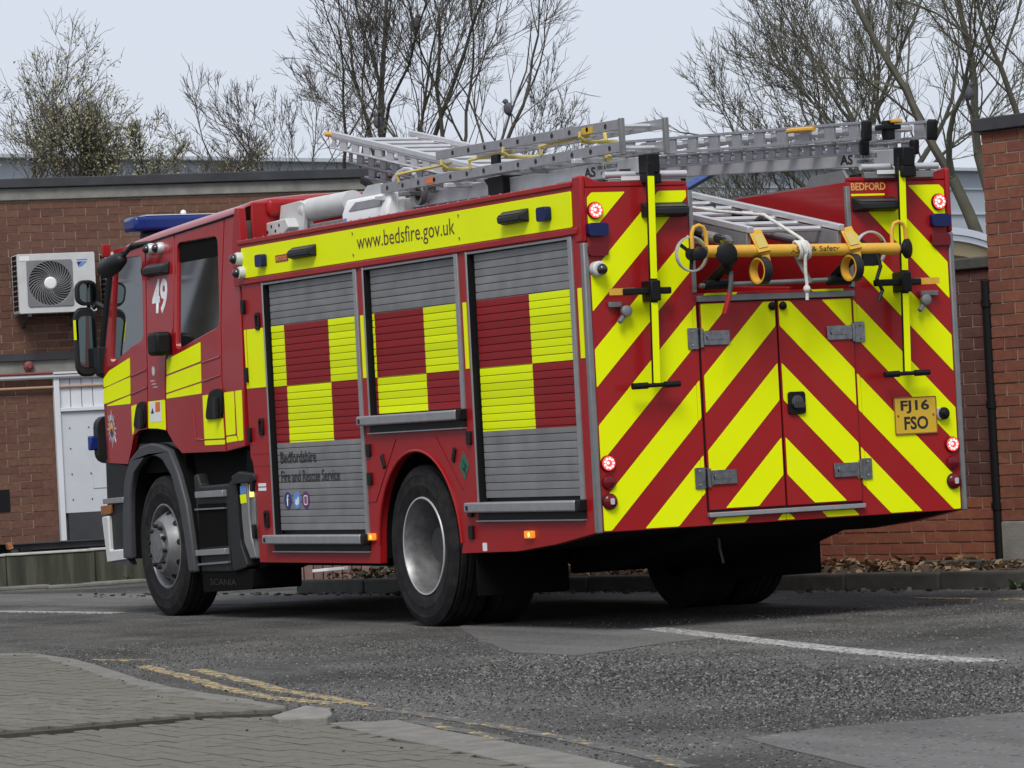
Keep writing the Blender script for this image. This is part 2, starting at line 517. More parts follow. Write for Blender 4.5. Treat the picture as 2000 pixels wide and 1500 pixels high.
# ------------------------------------------------------------------ mesh helpers
class MB:
    def __init__(self):
        self.v, self.f = [], []

    def add(self, vs, fs):
        o = len(self.v)
        self.v += [tuple(p) for p in vs]
        self.f += [tuple(i + o for i in f) for f in fs]
        return self

    def obox(self, c, ax, ay, az):
        c, ax, ay, az = map(Vector, (c, ax, ay, az))
        vs = [c + ax * i + ay * j + az * k for i in (-1, 1) for j in (-1, 1) for k in (-1, 1)]
        return self.add(vs, [(0, 1, 3, 2), (4, 6, 7, 5), (0, 4, 5, 1), (2, 3, 7, 6), (0, 2, 6, 4), (1, 5, 7, 3)])

    def box(self, a, b):
        c = [(p + q) / 2 for p, q in zip(a, b)]
        h = [(q - p) / 2 for p, q in zip(a, b)]
        return self.obox(c, (h[0], 0, 0), (0, h[1], 0), (0, 0, h[2]))

    def beam(self, p, q, w, h, up=(0, 0, 1)):
        p, q, up = Vector(p), Vector(q), Vector(up)
        d = (q - p)
        s = d.cross(up).normalized()
        n = s.cross(d).normalized()
        return self.obox((p + q) / 2, d / 2, s * w / 2, n * h / 2)

    def lathe(self, c, axis, prof, n=24, closed=False, caps=True):
        c, a = Vector(c), Vector(axis).normalized()
        t = Vector((0, 0, 1)) if abs(a.z) < 0.9 else Vector((1, 0, 0))
        e1 = a.cross(t).normalized()
        e2 = a.cross(e1)
        vs, fs = [], []
        for d, r in prof:
            for i in range(n):
                an = 2 * math.pi * i / n
                vs.append(c + a * d + (e1 * math.cos(an) + e2 * math.sin(an)) * r)
        m = len(prof)
        for j in range(m if closed else m - 1):
            k = (j + 1) % m
            for i in range(n):
                fs.append((j * n + i, j * n + (i + 1) % n, k * n + (i + 1) % n, k * n + i))
        if not closed and caps:
            if prof[0][1] > 1e-6:
                fs.append(tuple(range(n)))
            if prof[-1][1] > 1e-6:
                fs.append(tuple((m - 1) * n + i for i in range(n)))
        return self.add(vs, fs)

    def cyl(self, p, q, r, r2=None, n=12):
        p, q = Vector(p), Vector(q)
        L = (q - p).length
        return self.lathe(p, q - p, [(0, r), (L, r if r2 is None else r2)], n)

    def tube(self, pts, r, n=8, closed=False, r2=None):
        pts = [Vector(p) for p in pts]
        m = len(pts)
        vs, fs = [], []
        ref = Vector((0.123, 0.31, 0.94)).normalized()
        prev = None
        for i, p in enumerate(pts):
            if closed:
                d = pts[(i + 1) % m] - pts[i - 1]
            else:
                d = pts[min(i + 1, m - 1)] - pts[max(i - 1, 0)]
            d.normalize()
            e1 = (prev if prev is not None else ref)
            e1 = (e1 - d * e1.dot(d))
            if e1.length < 1e-4:
                e1 = d.orthogonal()
            e1.normalize()
            prev = e1
            e2 = d.cross(e1)
            rr = r if r2 is None else r + (r2 - r) * i / max(1, m - 1)
            for k in range(n):
                an = 2 * math.pi * k / n
                vs.append(p + (e1 * math.cos(an) + e2 * math.sin(an)) * rr)
        for j in range(m if closed else m - 1):
            k2 = (j + 1) % m
            for i in range(n):
                fs.append((j * n + i, j * n + (i + 1) % n, k2 * n + (i + 1) % n, k2 * n + i))
        if not closed:
            fs.append(tuple(range(n)))
            fs.append(tuple((m - 1) * n + i for i in range(n)))
        return self.add(vs, fs)

    def prism(self, loops, fn, a, b):
        """extrude a 2-D polygon (with holes) between t=a and t=b; fn(p, q, t) -> xyz"""
        if not isinstance(loops[0][0], (tuple, list)):
            loops = [loops]
        flat = [p for lp in loops for p in lp]
        tris = tessellate_polygon([[Vector((p[0], p[1], 0)) for p in lp] for lp in loops])
        n = len(flat)
        vs = [fn(p[0], p[1], a) for p in flat] + [fn(p[0], p[1], b) for p in flat]
        fs = [tuple(t) for t in tris] + [tuple(i + n for i in reversed(t)) for t in tris]
        o = 0
        for lp in loops:
            m = len(lp)
            for i in range(m):
                j = (i + 1) % m
                fs.append((o + i, o + j, o + j + n, o + i + n))
            o += m
        return self.add(vs, fs)

    def grid(self, rows):
        """sheet through rows of points"""
        m, n = len(rows), len(rows[0])
        vs = [p for r in rows for p in r]
        fs = [(j * n + i, j * n + i + 1, (j + 1) * n + i + 1, (j + 1) * n + i) for j in range(m - 1) for i in range(n - 1)]
        return self.add(vs, fs)

    def ball(self, c, r, n=12, sc=(1, 1, 1)):
        c = Vector(c)
        vs, fs = [], []
        m = max(4, n // 2)
        for j in range(m + 1):
            ph = math.pi * j / m
            for i in range(n):
                an = 2 * math.pi * i / n
                vs.append((c.x + r * sc[0] * math.sin(ph) * math.cos(an), c.y + r * sc[1] * math.sin(ph) * math.sin(an), c.z + r * sc[2] * math.cos(ph)))
        for j in range(m):
            for i in range(n):
                fs.append((j * n + i, j * n + (i + 1) % n, (j + 1) * n + (i + 1) % n, (j + 1) * n + i))
        return self.add(vs, fs)

    def mesh(self, name, smooth=35, clean=True):
        me = bpy.data.meshes.new(name)
        me.from_pydata(self.v, [], self.f)
        if not clean:
            return me
        bm = bmesh.new()
        bm.from_mesh(me)
        bmesh.ops.remove_doubles(bm, verts=bm.verts, dist=1e-5)
        bmesh.ops.recalc_face_normals(bm, faces=bm.faces)
        bm.to_mesh(me)
        bm.free()
        if smooth:
            me.polygons.foreach_set('use_smooth', [True] * len(me.polygons))
            me.set_sharp_from_angle(angle=R_(smooth))
        return me

    def build(self, name, m, parent=None, bevel=0.0, smooth=35, seg=2, clean=True):
        me = self.mesh(name, smooth, clean)
        me.materials.append(MAT[m])
        return link(name, me, parent, bevel, seg)


def explode(mb, name, m, parent=None, bevel=0.0, smooth=35):
    """one object per connected piece of the builder"""
    par = list(range(len(mb.v)))

    def find(a):
        while par[a] != a:
            par[a] = par[par[a]]
            a = par[a]
        return a
    for f in mb.f:
        for i in f[1:]:
            par[find(i)] = find(f[0])
    groups = {}
    for f in mb.f:
        groups.setdefault(find(f[0]), []).append(f)
    out = []
    for fs in groups.values():
        ids = sorted({i for f in fs for i in f})
        ix = {i: k for k, i in enumerate(ids)}
        q = MB()
        q.add([mb.v[i] for i in ids], [tuple(ix[i] for i in f) for f in fs])
        out.append(q.build(name, m, parent, bevel, smooth))
    return out


def link(name, me, parent=None, bevel=0.0, seg=2):
    o = bpy.data.objects.new(name, me)
    COL.objects.link(o)
    if parent is not None:
        o.parent = parent
    if bevel:
        md = o.modifiers.new('bevel', 'BEVEL')
        md.width = bevel
        md.segments = seg
        md.limit_method = 'ANGLE'
        md.angle_limit = R_(40)
        md.harden_normals = False
    return o


def tag(o, label=None, cat=None, group=None, kind=None):
    if label:
        o['label'] = label
    if cat:
        o['category'] = cat
    if group:
        o['group'] = group
    if kind:
        o['kind'] = kind
    return o


def thing(name, label, cat, loc=(0, 0, 0), group=None):
    o = bpy.data.objects.new(name, None)
    o.empty_display_size = 0.2
    o.location = loc
    COL.objects.link(o)
    return tag(o, label, cat, group)


def adopt(root):
    """children are modelled in world coordinates: keep them there under a moved empty"""
    bpy.context.view_layer.update()
    inv = root.matrix_world.inverted()
    for c in root.children:
        c.matrix_parent_inverse = inv


def rrect(x0, y0, x1, y1, r, n=4):
    pts = []
    for cx, cy, a0 in ((x1 - r, y1 - r, 0), (x0 + r, y1 - r, 90), (x0 + r, y0 + r, 180), (x1 - r, y0 + r, 270)):
        for i in range(n + 1):
            a = R_(a0 + 90 * i / n)
            pts.append((cx + r * math.cos(a), cy + r * math.sin(a)))
    return pts


def rpoly(pts, r, n=3):
    """round the corners of a polygon"""
    out = []
    m = len(pts)
    for i in range(m):
        p0, p1, p2 = Vector(pts[i - 1]), Vector(pts[i]), Vector(pts[(i + 1) % m])
        d0, d1 = (p0 - p1), (p2 - p1)
        rr = min(r, d0.length * 0.45, d1.length * 0.45)
        a, b = p1 + d0.normalized() * rr, p1 + d1.normalized() * rr
        for k in range(n + 1):
            t = k / n
            q = a * (1 - t) ** 2 + p1 * 2 * t * (1 - t) + b * t * t
            out.append((q.x, q.y))
    return out


def clip(poly, a, b, c):
    """keep the part of a convex polygon where a*x + b*y <= c"""
    out = []
    for i in range(len(poly)):
        p, q = poly[i - 1], poly[i]
        dp, dq = a * p[0] + b * p[1] - c, a * q[0] + b * q[1] - c
        if (dp <= 0) != (dq <= 0):
            t = dp / (dp - dq)
            out.append((p[0] + (q[0] - p[0]) * t, p[1] + (q[1] - p[1]) * t))
        if dq <= 0:
            out.append(q)
    return out


def circle(cx, cy, r, n=20, r2=None):
    r2 = r if r2 is None else r2
    return [(cx + r * math.cos(2 * math.pi * i / n), cy + r2 * math.sin(2 * math.pi * i / n)) for i in range(n)]


def text(body, name, m, parent, origin, ex, ey, width, height, depth=0.001, bold=0.0, spacing=1.0):
    """lettering as a thin mesh: lower-left corner at origin, ex/ey unit directions, fitted to width x height"""
    cu = bpy.data.curves.new(name, 'FONT')
    cu.body = body
    cu.size = 1.0
    cu.resolution_u = 3
    cu.space_character = spacing
    cu.offset = bold
    to = bpy.data.objects.new(name + '_curve', cu)
    COL.objects.link(to)
    dg = bpy.context.evaluated_depsgraph_get()
    me = bpy.data.meshes.new_from_object(to.evaluated_get(dg))
    bpy.data.objects.remove(to)
    xs = [v.co.x for v in me.vertices]
    ys = [v.co.y for v in me.vertices]
    x0, x1, y0, y1 = min(xs), max(xs), min(ys), max(ys)
    o, ex, ey = Vector(origin), Vector(ex), Vector(ey)
    for v in me.vertices:
        v.co = o + ex * ((v.co.x - x0) / (x1 - x0) * width) + ey * ((v.co.y - y0) / (y1 - y0) * height)
    me.materials.clear()
    me.materials.append(MAT[m])
    return link(name, me, parent)


def instance(o, parent, mw=None, loc=None):
    c = o.copy()
    COL.objects.link(c)
    c.parent = parent
    if loc is not None:
        c.location = loc
    return c


def side(u, w, t):            # left flank of the engine (outward +Y)
    return (u, t, w)


def sider(u, w, t):           # right flank
    return (u, -2.5 - t, w)


def rear(v, w, t):            # rear face (outward -X)
    return (-t, -v, w)


# ================================================================== the setting
def V2(l, d):
    return Vector((-21.056 + 0.89966 * d - 0.43658 * l, 10.720 - 0.43658 * d - 0.89966 * l))


def sheet(name, poly, z, m, label=None, kind='structure', thick=0.0):
    b = MB()
    if thick:
        b.prism(poly, lambda x, y, t: (x, y, t), z - thick, z)
    else:
        tr = tessellate_polygon([[Vector((p[0], p[1], 0)) for p in poly]])
        b.add([(p[0], p[1], z) for p in poly], [tuple(t) for t in tr])
    o = b.build(name, m, smooth=0)
    for p in o.data.polygons:
        if p.normal.z < 0 and not thick:
            p.flip()
    return tag(o, label=label, kind=kind)


sheet('road', [(-400, -900), (1500, -900), (1500, 900), (-400, 900)], 0.0, 'asphalt')


def wob(p, q, n, amp, seed):
    """points along p..q with an uneven edge"""
    rr = random.Random(seed)
    d = Vector((q[0] - p[0], q[1] - p[1]))
    nn = Vector((-d.y, d.x)).normalized()
    return [(p[0] + d.x * i / n + nn.x * rr.uniform(-amp, amp), p[1] + d.y * i / n + nn.y * rr.uniform(-amp, amp)) for i in range(n)]


def patch(name, corners, z, m, amp=0.03, label=None):
    pts = []
    for i, p in enumerate(corners):
        q = corners[(i + 1) % len(corners)]
        n = max(2, int(math.dist(p, q) / 0.25))
        pts += wob(p, q, n, amp, i * 7 + len(name))
    return sheet(name, pts, z, m, label, thick=0.02)


PATCH_A = [(2.376, -0.202), (0.234, -0.359), (-1.068, -0.420), (-1.257, 0.264), (-1.795, 1.069), (-1.087, 1.115), (0.541, 0.559)]
patch('tarmac_patch', PATCH_A, 0.004, 'asphalt_smooth', 0.03)
PATCH_B = [(-7.725, 3.369), (-7.610, 2.893), (-7.714, 2.111), (-8.6, 0.6), (-12.0, 1.5), (-11.0, 3.9), (-9.372, 3.811)]
patch('tarmac_patch', PATCH_B, 0.004, 'asphalt_smooth', 0.015)
patch('tarmac_patch', [(14.807, -1.063), (12.788, -1.615), (10.417, -2.005), (7.497, -1.999), (8.120, -1.157), (9.679, -0.476), (12.237, -0.214)], 0.004, 'asphalt_smooth', 0.05)


def strip(name, pts, width, z, m):
    L_, R2 = [], []
    pts = [Vector(p) for p in pts]
    for i, p in enumerate(pts):
        d = (pts[min(i + 1, len(pts) - 1)] - pts[max(0, i - 1)]).normalized()
        n = Vector((-d.y, d.x)) * (width / 2)
        L_.append((p.x + n.x, p.y + n.y))
        R2.append((p.x - n.x, p.y - n.y))
    return sheet(name, L_ + R2[::-1], z - 0.003, m, thick=0.02)


def densify(pts, step=0.2, amp=0.0, seed=1):
    out = []
    for i in range(len(pts) - 1):
        n = max(1, int(math.dist(pts[i], pts[i + 1]) / step))
        out += wob(pts[i], pts[i + 1], n, amp, seed + i)
    return out + [pts[-1]]


strip('white_line', densify([(10.681, 0.299), (9.154, 0.054), (8.156, -0.050)], 0.2, 0.008), 0.13, 0.008, 'paint_white')
strip('white_line', densify([(0.294, -0.475), (-1.156, -0.175), (-2.733, 0.151), (-3.929, 0.357), (-4.787, 0.418)], 0.5, 0.006), 0.17, 0.008, 'paint_white')
strip('yellow_line', densify([(0.419, 2.674), (-1.069, 2.980), (-2.229, 3.243), (-3.113, 3.389), (-3.601, 3.424), (-3.999, 3.428)], 0.15, 0.012), 0.085, 0.008, 'paint_yellow')
strip('yellow_line', densify([(-0.338, 2.664), (-1.437, 2.869), (-2.595, 3.121), (-3.482, 3.257), (-4.263, 3.367)], 0.15, 0.012, 5), 0.085, 0.008, 'paint_yellow')
strip('yellow_line', densify([(1.511, 2.579), (1.192, 2.508), (1.034, 2.410)], 0.12, 0.01, 9), 0.07, 0.008, 'paint_yellow')
strip('yellow_line', densify([(-4.460, 3.455), (-5.242, 3.515), (-6.072, 3.622), (-6.993, 3.758), (-8.029, 3.968), (-8.704, 4.124)], 0.15, 0.012, 15), 0.08, 0.008, 'paint_yellow_gone')
strip('yellow_line', densify([(-5.436, 3.698), (-6.200, 3.820), (-6.855, 3.931)], 0.15, 0.012, 19), 0.07, 0.008, 'paint_yellow_gone')
strip('yellow_line', densify([(-7.949, 4.216), (-8.208, 4.265), (-8.643, 4.329)], 0.1, 0.01, 25), 0.09, 0.008, 'paint_yellow')
strip('yellow_line', densify([(1.568, -3.051), (0.870, -3.075)], 0.15, 0.01, 29), 0.08, 0.008, 'paint_yellow')
strip('yellow_line', densify([(0.615, -3.121), (0.137, -3.111)], 0.15, 0.01, 31), 0.07, 0.008, 'paint_yellow')

# ---------------------------------------------------------------- near pavement of concrete block pavers
Z_UP, Z_LO = 0.046, 0.022
kerb_line = [(2.884, 3.517), (2.532, 3.180), (2.184, 2.912), (1.861, 2.784), (1.018, 2.879), (-0.129, 3.114), (-1.489, 3.419), (-2.527, 3.625), (-3.306, 3.722), (-3.992, 3.798), (-4.511, 3.865)]
inner = [(2.682, 3.578), (2.270, 3.264), (1.896, 3.009), (1.891, 2.815), (0.543, 3.079), (-0.658, 3.336), (-2.127, 3.653), (-2.831, 3.729), (-3.534, 3.813), (-4.240, 3.899), (-4.652, 3.948)]
step = [(-4.777, 4.026), (-4.565, 4.272), (-4.632, 4.661), (-4.682, 4.967), (-4.682, 5.238), (-4.702, 5.600), (-4.702, 6.122)]
lower_edge = [(-5.429, 4.067), (-6.179, 4.213), (-6.955, 4.323), (-7.770, 4.453), (-8.638, 4.617), (-9.798, 4.893), (-11.370, 5.325)]

up_poly = inner + step + [(1.5, 6.5), (5.5, 3.5)]
up_poly = [tuple(p) for p in inner] + [tuple(p) for p in step] + [(-2.0, 9.0), (4.0, 6.0)]
lo_poly = [tuple(p) for p in step[::-1]] + [tuple(p) for p in lower_edge] + [(-16.5, 6.2), (-14.0, 9.0)]
pavement = sheet('pavement', up_poly, Z_UP - 0.012, 'joint', thick=0.05)
ramp = sheet('pavement_crossing', lo_poly, Z_LO - 0.012, 'joint', thick=0.03)


def in_poly(p, poly):
    c = False
    for i in range(len(poly)):
        (x1, y1), (x2, y2) = poly[i - 1], poly[i]
        if (y1 > p[1]) != (y2 > p[1]) and p[0] < (x2 - x1) * (p[1] - y1) / (y2 - y1) + x1:
            c = not c
    return c


CAMXY = Vector((-21.056, 10.72))


def visible_xy(x, y, margin=0.0):
    d = Vector((x, y)) - CAMXY
    f2 = Vector((0.89966, -0.43658))
    r2_ = Vector((-0.43658, -0.89966))
    D = d.dot(f2)
    return D > 12.6 and abs(d.dot(r2_)) < D * 0.1252 + margin


def pavers(parent, poly, z, ang, seed, limit):
    rr = random.Random(seed)
    ca, sa = math.cos(ang), math.sin(ang)
    shapes = []
    for k in range(4):
        me = MB().prism(rpoly([(-0.0975, -0.0475), (0.0975, -0.0475), (0.0975, 0.0475), (-0.0975, 0.0475)], 0.006, 1),
                        lambda x, y, t: (x, y, t), -0.03, 0.0).mesh('paver', 0)
        bmv = me.vertices
        for v in bmv:
            if v.co.z > -0.001:
                v.co.z += rr.uniform(-0.0015, 0.0015)
        me.materials.append(MAT['paver'])
        shapes.append(me)
    xs = [p[0] for p in poly]
    ys = [p[1] for p in poly]
    cx, cy = sum(xs) / len(xs), sum(ys) / len(ys)
    cells = []
    for j in range(-140, 140):
        for i in range(-75, 75):
            lx, ly = (i + 0.5 * (j % 2)) * 0.2, j * 0.1
            x, y = cx + lx * ca - ly * sa, cy + lx * sa + ly * ca
            if not visible_xy(x, y, 0.6):
                continue
            ok = all(in_poly((x + ca * a - sa * b, y + sa * a + ca * b), poly) for a in (-0.095, 0.095) for b in (-0.045, 0.045))
            half = in_poly((x, y), poly)
            if ok or half:
                cells.append(((Vector((x, y)) - CAMXY).length, x, y, ok))
    cells.sort()
    rest = MB()
    n = 0
    for d, x, y, ok in cells:
        zz = z + rr.uniform(-0.0018, 0.0018)
        a2 = ang + rr.uniform(-0.006, 0.006)
        if ok and n < limit:
            o = link('paver', shapes[n % 4], parent)
            o.location = (x, y, zz)
            o.rotation_euler.z = a2
            n += 1
        else:
            hx, hy = 0.0975, 0.0475
            quad = [(x + math.cos(a2) * a - math.sin(a2) * b, y + math.sin(a2) * a + math.cos(a2) * b) for a, b in ((-hx, -hy), (hx, -hy), (hx, hy), (-hx, hy))]
            if not ok:
                # cut paver along the edge: shrink towards the inside
                for _ in range(8):
                    quad2 = []
                    for q in quad:
                        quad2.append(q if in_poly(q, poly) else (q[0] + (x - q[0]) * 0.2, q[1] + (y - q[1]) * 0.2))
                    quad = quad2
            rest.prism(quad, lambda px, py, t: (px, py, t), zz - 0.03, zz)
    if rest.v:
        tag(rest.build('cut_pavers', 'paver', parent, smooth=0), kind='stuff')


pavers(pavement, up_poly, Z_UP, R_(1.5), 3, 150)
pavers(ramp, lo_poly, Z_LO, R_(-3.0), 4, 150)

# kerb stones along the near pavement, each its own stone
def sroot(name):
    o = bpy.data.objects.new(name, None)
    o.empty_display_size = 0.2
    COL.objects.link(o)
    return tag(o, kind='structure')


near_kerb = sroot('kerb')
for i in range(len(kerb_line) - 1):
    a, b, c, d = [Vector(p) for p in (kerb_line[i], kerb_line[i + 1], inner[i + 1], inner[i])]
    w_ = 0.13
    nrm = Vector((-(b - a).y, (b - a).x)).normalized()
    if nrm.dot((c + d) / 2 - (a + b) / 2) < 0:
        nrm = -nrm
    e = (b - a).normalized() * 0.004
    pts = [a + e, b - e, b - e + nrm * w_, a + e + nrm * w_]
    MB().prism([tuple(p) for p in pts], lambda x, y, t: (x, y, t), -0.02, Z_UP - 0.002 + 0.002 * (i % 3)).build('kerb_stone', 'kerb', near_kerb, bevel=0.012)
# end stone that ramps down to the crossing
es = [(-5.115, 4.187), (-4.782, 3.888), (-5.069, 3.898), (-5.269, 3.974), (-5.342, 4.030), (-5.286, 4.224)]
b = MB()
top = [(*p, z) for p, z in zip(es, (0.050, 0.060, 0.058, 0.050, 0.042, 0.046))]
bot = [(*p, -0.02) for p in es]
n6 = len(es)
b.add(top + bot, [tuple(range(n6)), tuple(range(2 * n6 - 1, n6 - 1, -1))] + [(i, (i + 1) % n6, (i + 1) % n6 + n6, i + n6) for i in range(n6)])
tag(b.build('kerb_end_stone', 'kerb_pale', near_kerb, bevel=0.008, seg=2), 'pale worn kerb stone where the raised paving ends')
# flush channel blocks beside the crossing
for i in range(len(lower_edge) - 1):
    a, bb = Vector(lower_edge[i]), Vector(lower_edge[i + 1])
    dd = (bb - a).normalized()
    nrm = Vector((-dd.y, dd.x))
    if nrm.dot(Vector((-8, 0)) - a) < 0:
        nrm = -nrm
    nrm = Vector((dd.y, -dd.x)) if Vector((dd.y, -dd.x)).dot(Vector((0, -1))) > 0 else Vector((-dd.y, dd.x))
    for k in range(2):
        o0, o1 = 0.004 + k * 0.15, 0.145 + k * 0.15
        sub = 2
        for s_ in range(sub):
            p, q = a + (bb - a) * (s_ / sub) + dd * 0.004, a + (bb - a) * ((s_ + 1) / sub) - dd * 0.004
            pts = [p + nrm * o0, q + nrm * o0, q + nrm * o1, p + nrm * o1]
            MB().prism([tuple(v) for v in pts], lambda x, y, t: (x, y, t), -0.02, 0.022 - 0.006 * k + 0.001 * (s_ % 2)).build('channel_block', 'kerb', near_kerb, bevel=0.006)

# ---------------------------------------------------------------- far kerb, verge and leaf litter
kp0, kp1 = Vector((9.648, -2.132)), Vector((2.645, -3.771))
kd = (kp1 - kp0).normalized()
kn = Vector((-kd.y, kd.x))
if kn.dot(Vector((0.8997, -0.4366))) < 0:
    kn = -kn                                      # away from the camera
far_kerb = sroot('kerb')
for i in range(16):
    L0 = 0.92
    p, q = kp0 + kd * (i * L0 + 0.004), kp0 + kd * ((i + 1) * L0 - 0.004)
    z = 0.11 + 0.004 * ((i * 7) % 3)
    pts = [p, q, q + kn * 0.14, p + kn * 0.14]
    MB().prism([tuple(v) for v in pts], lambda x, y, t: (x, y, t), -0.05, z).build('kerb_stone', 'kerb_dark', far_kerb, bevel=0.018)
# back edging of the leaf bed
for i in range(3):
    p, q = kp0 + kd * (6.6 + i * 1.0) + kn * (0.62 + .0 * i), kp0 + kd * (7.59 + i * 1.0) + kn * 0.62
    pts = [p, q, q + kn * 0.07, p + kn * 0.07]
    MB().prism([tuple(v) for v in pts], lambda x, y, t: (x, y, t), -0.05, 0.165).build('edging_stone', 'kerb_dark', far_kerb, bevel=0.012)
va, vb = kp0 + kd * 0.3 + kn * 0.13, kp0 + kd * 14.5 + kn * 0.13
bv = MB()
rows = []
for j in range(9):
    row = []
    for i in range(90):
        p = va + (vb - va) * (i / 89) + kn * (j * 0.16)
        row.append((p.x, p.y, 0.085 + 0.008 * j + 0.022 * noise.noise(Vector((p.x * 5, p.y * 5, 0)))))
    rows.append(row)
tag(bv.grid(rows).build('verge', 'soil', smooth=80), kind='structure')
rl = random.Random(5)
lv = MB()
for i in range(3600):
    s, t = rl.uniform(0.1, 14.0), rl.uniform(0.02, 1.25) ** 1.0
    p = kp0 + kd * s + kn * (0.13 + t)
    z = 0.105 + 0.05 * t + rl.uniform(0, 0.035)
    L_, W_ = rl.uniform(0.02, 0.055), rl.uniform(0.012, 0.032)
    a, tl, tr_ = rl.uniform(0, 6.28), rl.uniform(-0.7, 0.7), rl.uniform(-0.5, 0.9)
    ex = Vector((math.cos(a) * math.cos(tl), math.sin(a) * math.cos(tl), math.sin(tl)))
    ey = Vector((-math.sin(a), math.cos(a), tr_)).normalized()
    c = Vector((p.x, p.y, z))
    up = ex.cross(ey) * rl.uniform(0.006, 0.016)
    lv.add([c - ex * L_, c - ey * W_ + up, c + ex * L_, c + ey * W_ + up], [(0, 1, 2), (0, 2, 3)])
tag(lv.build('leaf_litter', 'litter', smooth=0), 'dry brown leaves lying on the bed behind the far kerb', 'leaves', kind='stuff')
# grit and loose stones in the gutter
gr = MB()
for i in range(420):
    s, t = rl.uniform(-3, 13.0), rl.gauss(-0.12, 0.12)
    p = kp0 + kd * s + kn * min(t, -0.005)
    r = rl.uniform(0.006, 0.022)
    a = rl.uniform(0, 6.28)
    gr.obox((p.x, p.y, r * 0.4), (r * math.cos(a), r * math.sin(a), 0), (-r * 0.6 * math.sin(a), r * 0.6 * math.cos(a), 0), (0, 0, r * 0.45))
for i in range(110):
    q = Vector(rl.choice([p for p in kerb_line[2:]] + [p for p in lower_edge[:4]]))
    p = q + Vector((rl.gauss(0, 0.5), rl.gauss(-0.25, 0.28)))
    r = rl.uniform(0.003, 0.007)
    gr.obox((p.x, p.y, 0.006 + (0.06 if in_poly(p, up_poly) else 0.02 if in_poly(p, lo_poly) else 0)), (r, 0, 0), (0, r * 0.7, 0), (0, 0, r * 0.6))
tag(gr.build('grit', 'stones', smooth=0), 'loose grit and small stones along the gutters', 'grit', kind='stuff')


# stones standing proud of the worn tarmac
rs = random.Random(77)
ag = MB()
made = 0
while made < 62000:
    D = 13.2 + 12.5 * rs.random() ** 1.5
    lat = rs.uniform(-0.129, 0.129) * D
    p = V2(lat, D)
    wear = noise.noise(Vector((p.x * 0.55, p.y * 0.55, 3.3))) + 0.55 * noise.noise(Vector((p.x * 1.7, p.y * 1.7, 9.1)))
    # the ravelled strip in the middle of the near lane
    q = Vector((p.x + 4.2, p.y - 1.55))
    strip_ = math.exp(-((q.x / 3.4) ** 2 + (q.y / 1.0) ** 2))
    if rs.random() > 0.22 + 0.5 * wear + 0.75 * strip_:
        made += 0.02
        continue
    made += 1
    if in_poly(p, up_poly) or in_poly(p, lo_poly) or in_poly(p, PATCH_A) or in_poly(p, PATCH_B):
        continue
    r = rs.uniform(0.004, 0.010) * (1 + 0.5 * strip_)
    a = rs.uniform(0, 6.28)
    h = r * rs.uniform(0.35, 0.8)
    pts_ = [(p.x + r * rs.uniform(0.7, 1.2) * math.cos(a + k * 2.09), p.y + r * rs.uniform(0.7, 1.2) * math.sin(a + k * 2.09), -0.001) for k in range(3)]
    ag.add(pts_ + [(p.x + rs.uniform(-.3, .3) * r, p.y + rs.uniform(-.3, .3) * r, h)], [(0, 1, 3), (1, 2, 3), (2, 0, 3)])
tag(ag.build('road_aggregate', 'stones', smooth=0, clean=False), 'coarse stones standing proud of the worn tarmac in the near lane', 'stones', kind='stuff')


def weed(xy, z, s, label, seed):
    rr = random.Random(seed)
    b = MB()
    for i in range(14):
        a = rr.uniform(0, 6.28)
        L_ = s * rr.uniform(0.6, 1.0)
        d = Vector((math.cos(a), math.sin(a), rr.uniform(0.5, 1.6))).normalized()
        sd_ = d.cross(Vector((0, 0, 1))).normalized() * s * 0.13
        c = Vector((*xy, z))
        b.add([c, c + d * L_ * 0.5 + sd_, c + d * L_ + Vector((0, 0, -L_ * 0.25)), c + d * L_ * 0.5 - sd_], [(0, 1, 2), (0, 2, 3)])
    return tag(b.build('weed', 'weed', smooth=0), label, 'weed', 'weeds in the gutters')


weed((1.736, -3.960), 0.0, 0.13, 'leafy green weed growing in the gutter below the right-hand brick wall', 1)
weed((8.830, -2.394), 0.11, 0.10, 'small green weed on the far kerb seen under the fire engine', 2)
weed((15.437, -2.842), 0.03, 0.08, 'tiny weed at the foot of the stained concrete ledge, just ahead of the front bumper', 3)
weed((15.494, -2.070), 0.0, 0.07, 'mossy green tuft at the foot of the stained concrete ledge below the air conditioner', 4)


# ---------------------------------------------------------------- brick walls
def brick_meshes(l, h, d, m):
    out = []
    rr = random.Random(int(l * 1e4 + h * 1e5))
    for k in range(3):
        b = MB().box((-l / 2, -d, -h / 2), (l / 2, 0, h / 2))
        for i, v in enumerate(b.v):
            b.v[i] = (v[0] + rr.uniform(-.0015, .0015), v[1] + (rr.uniform(-.002, .002) if v[1] > -d / 2 else 0), v[2] + rr.uniform(-.0015, .0015))
        me = b.mesh('brick', 0)
        me.materials.append(MAT[m])
        out.append(me)
    return out


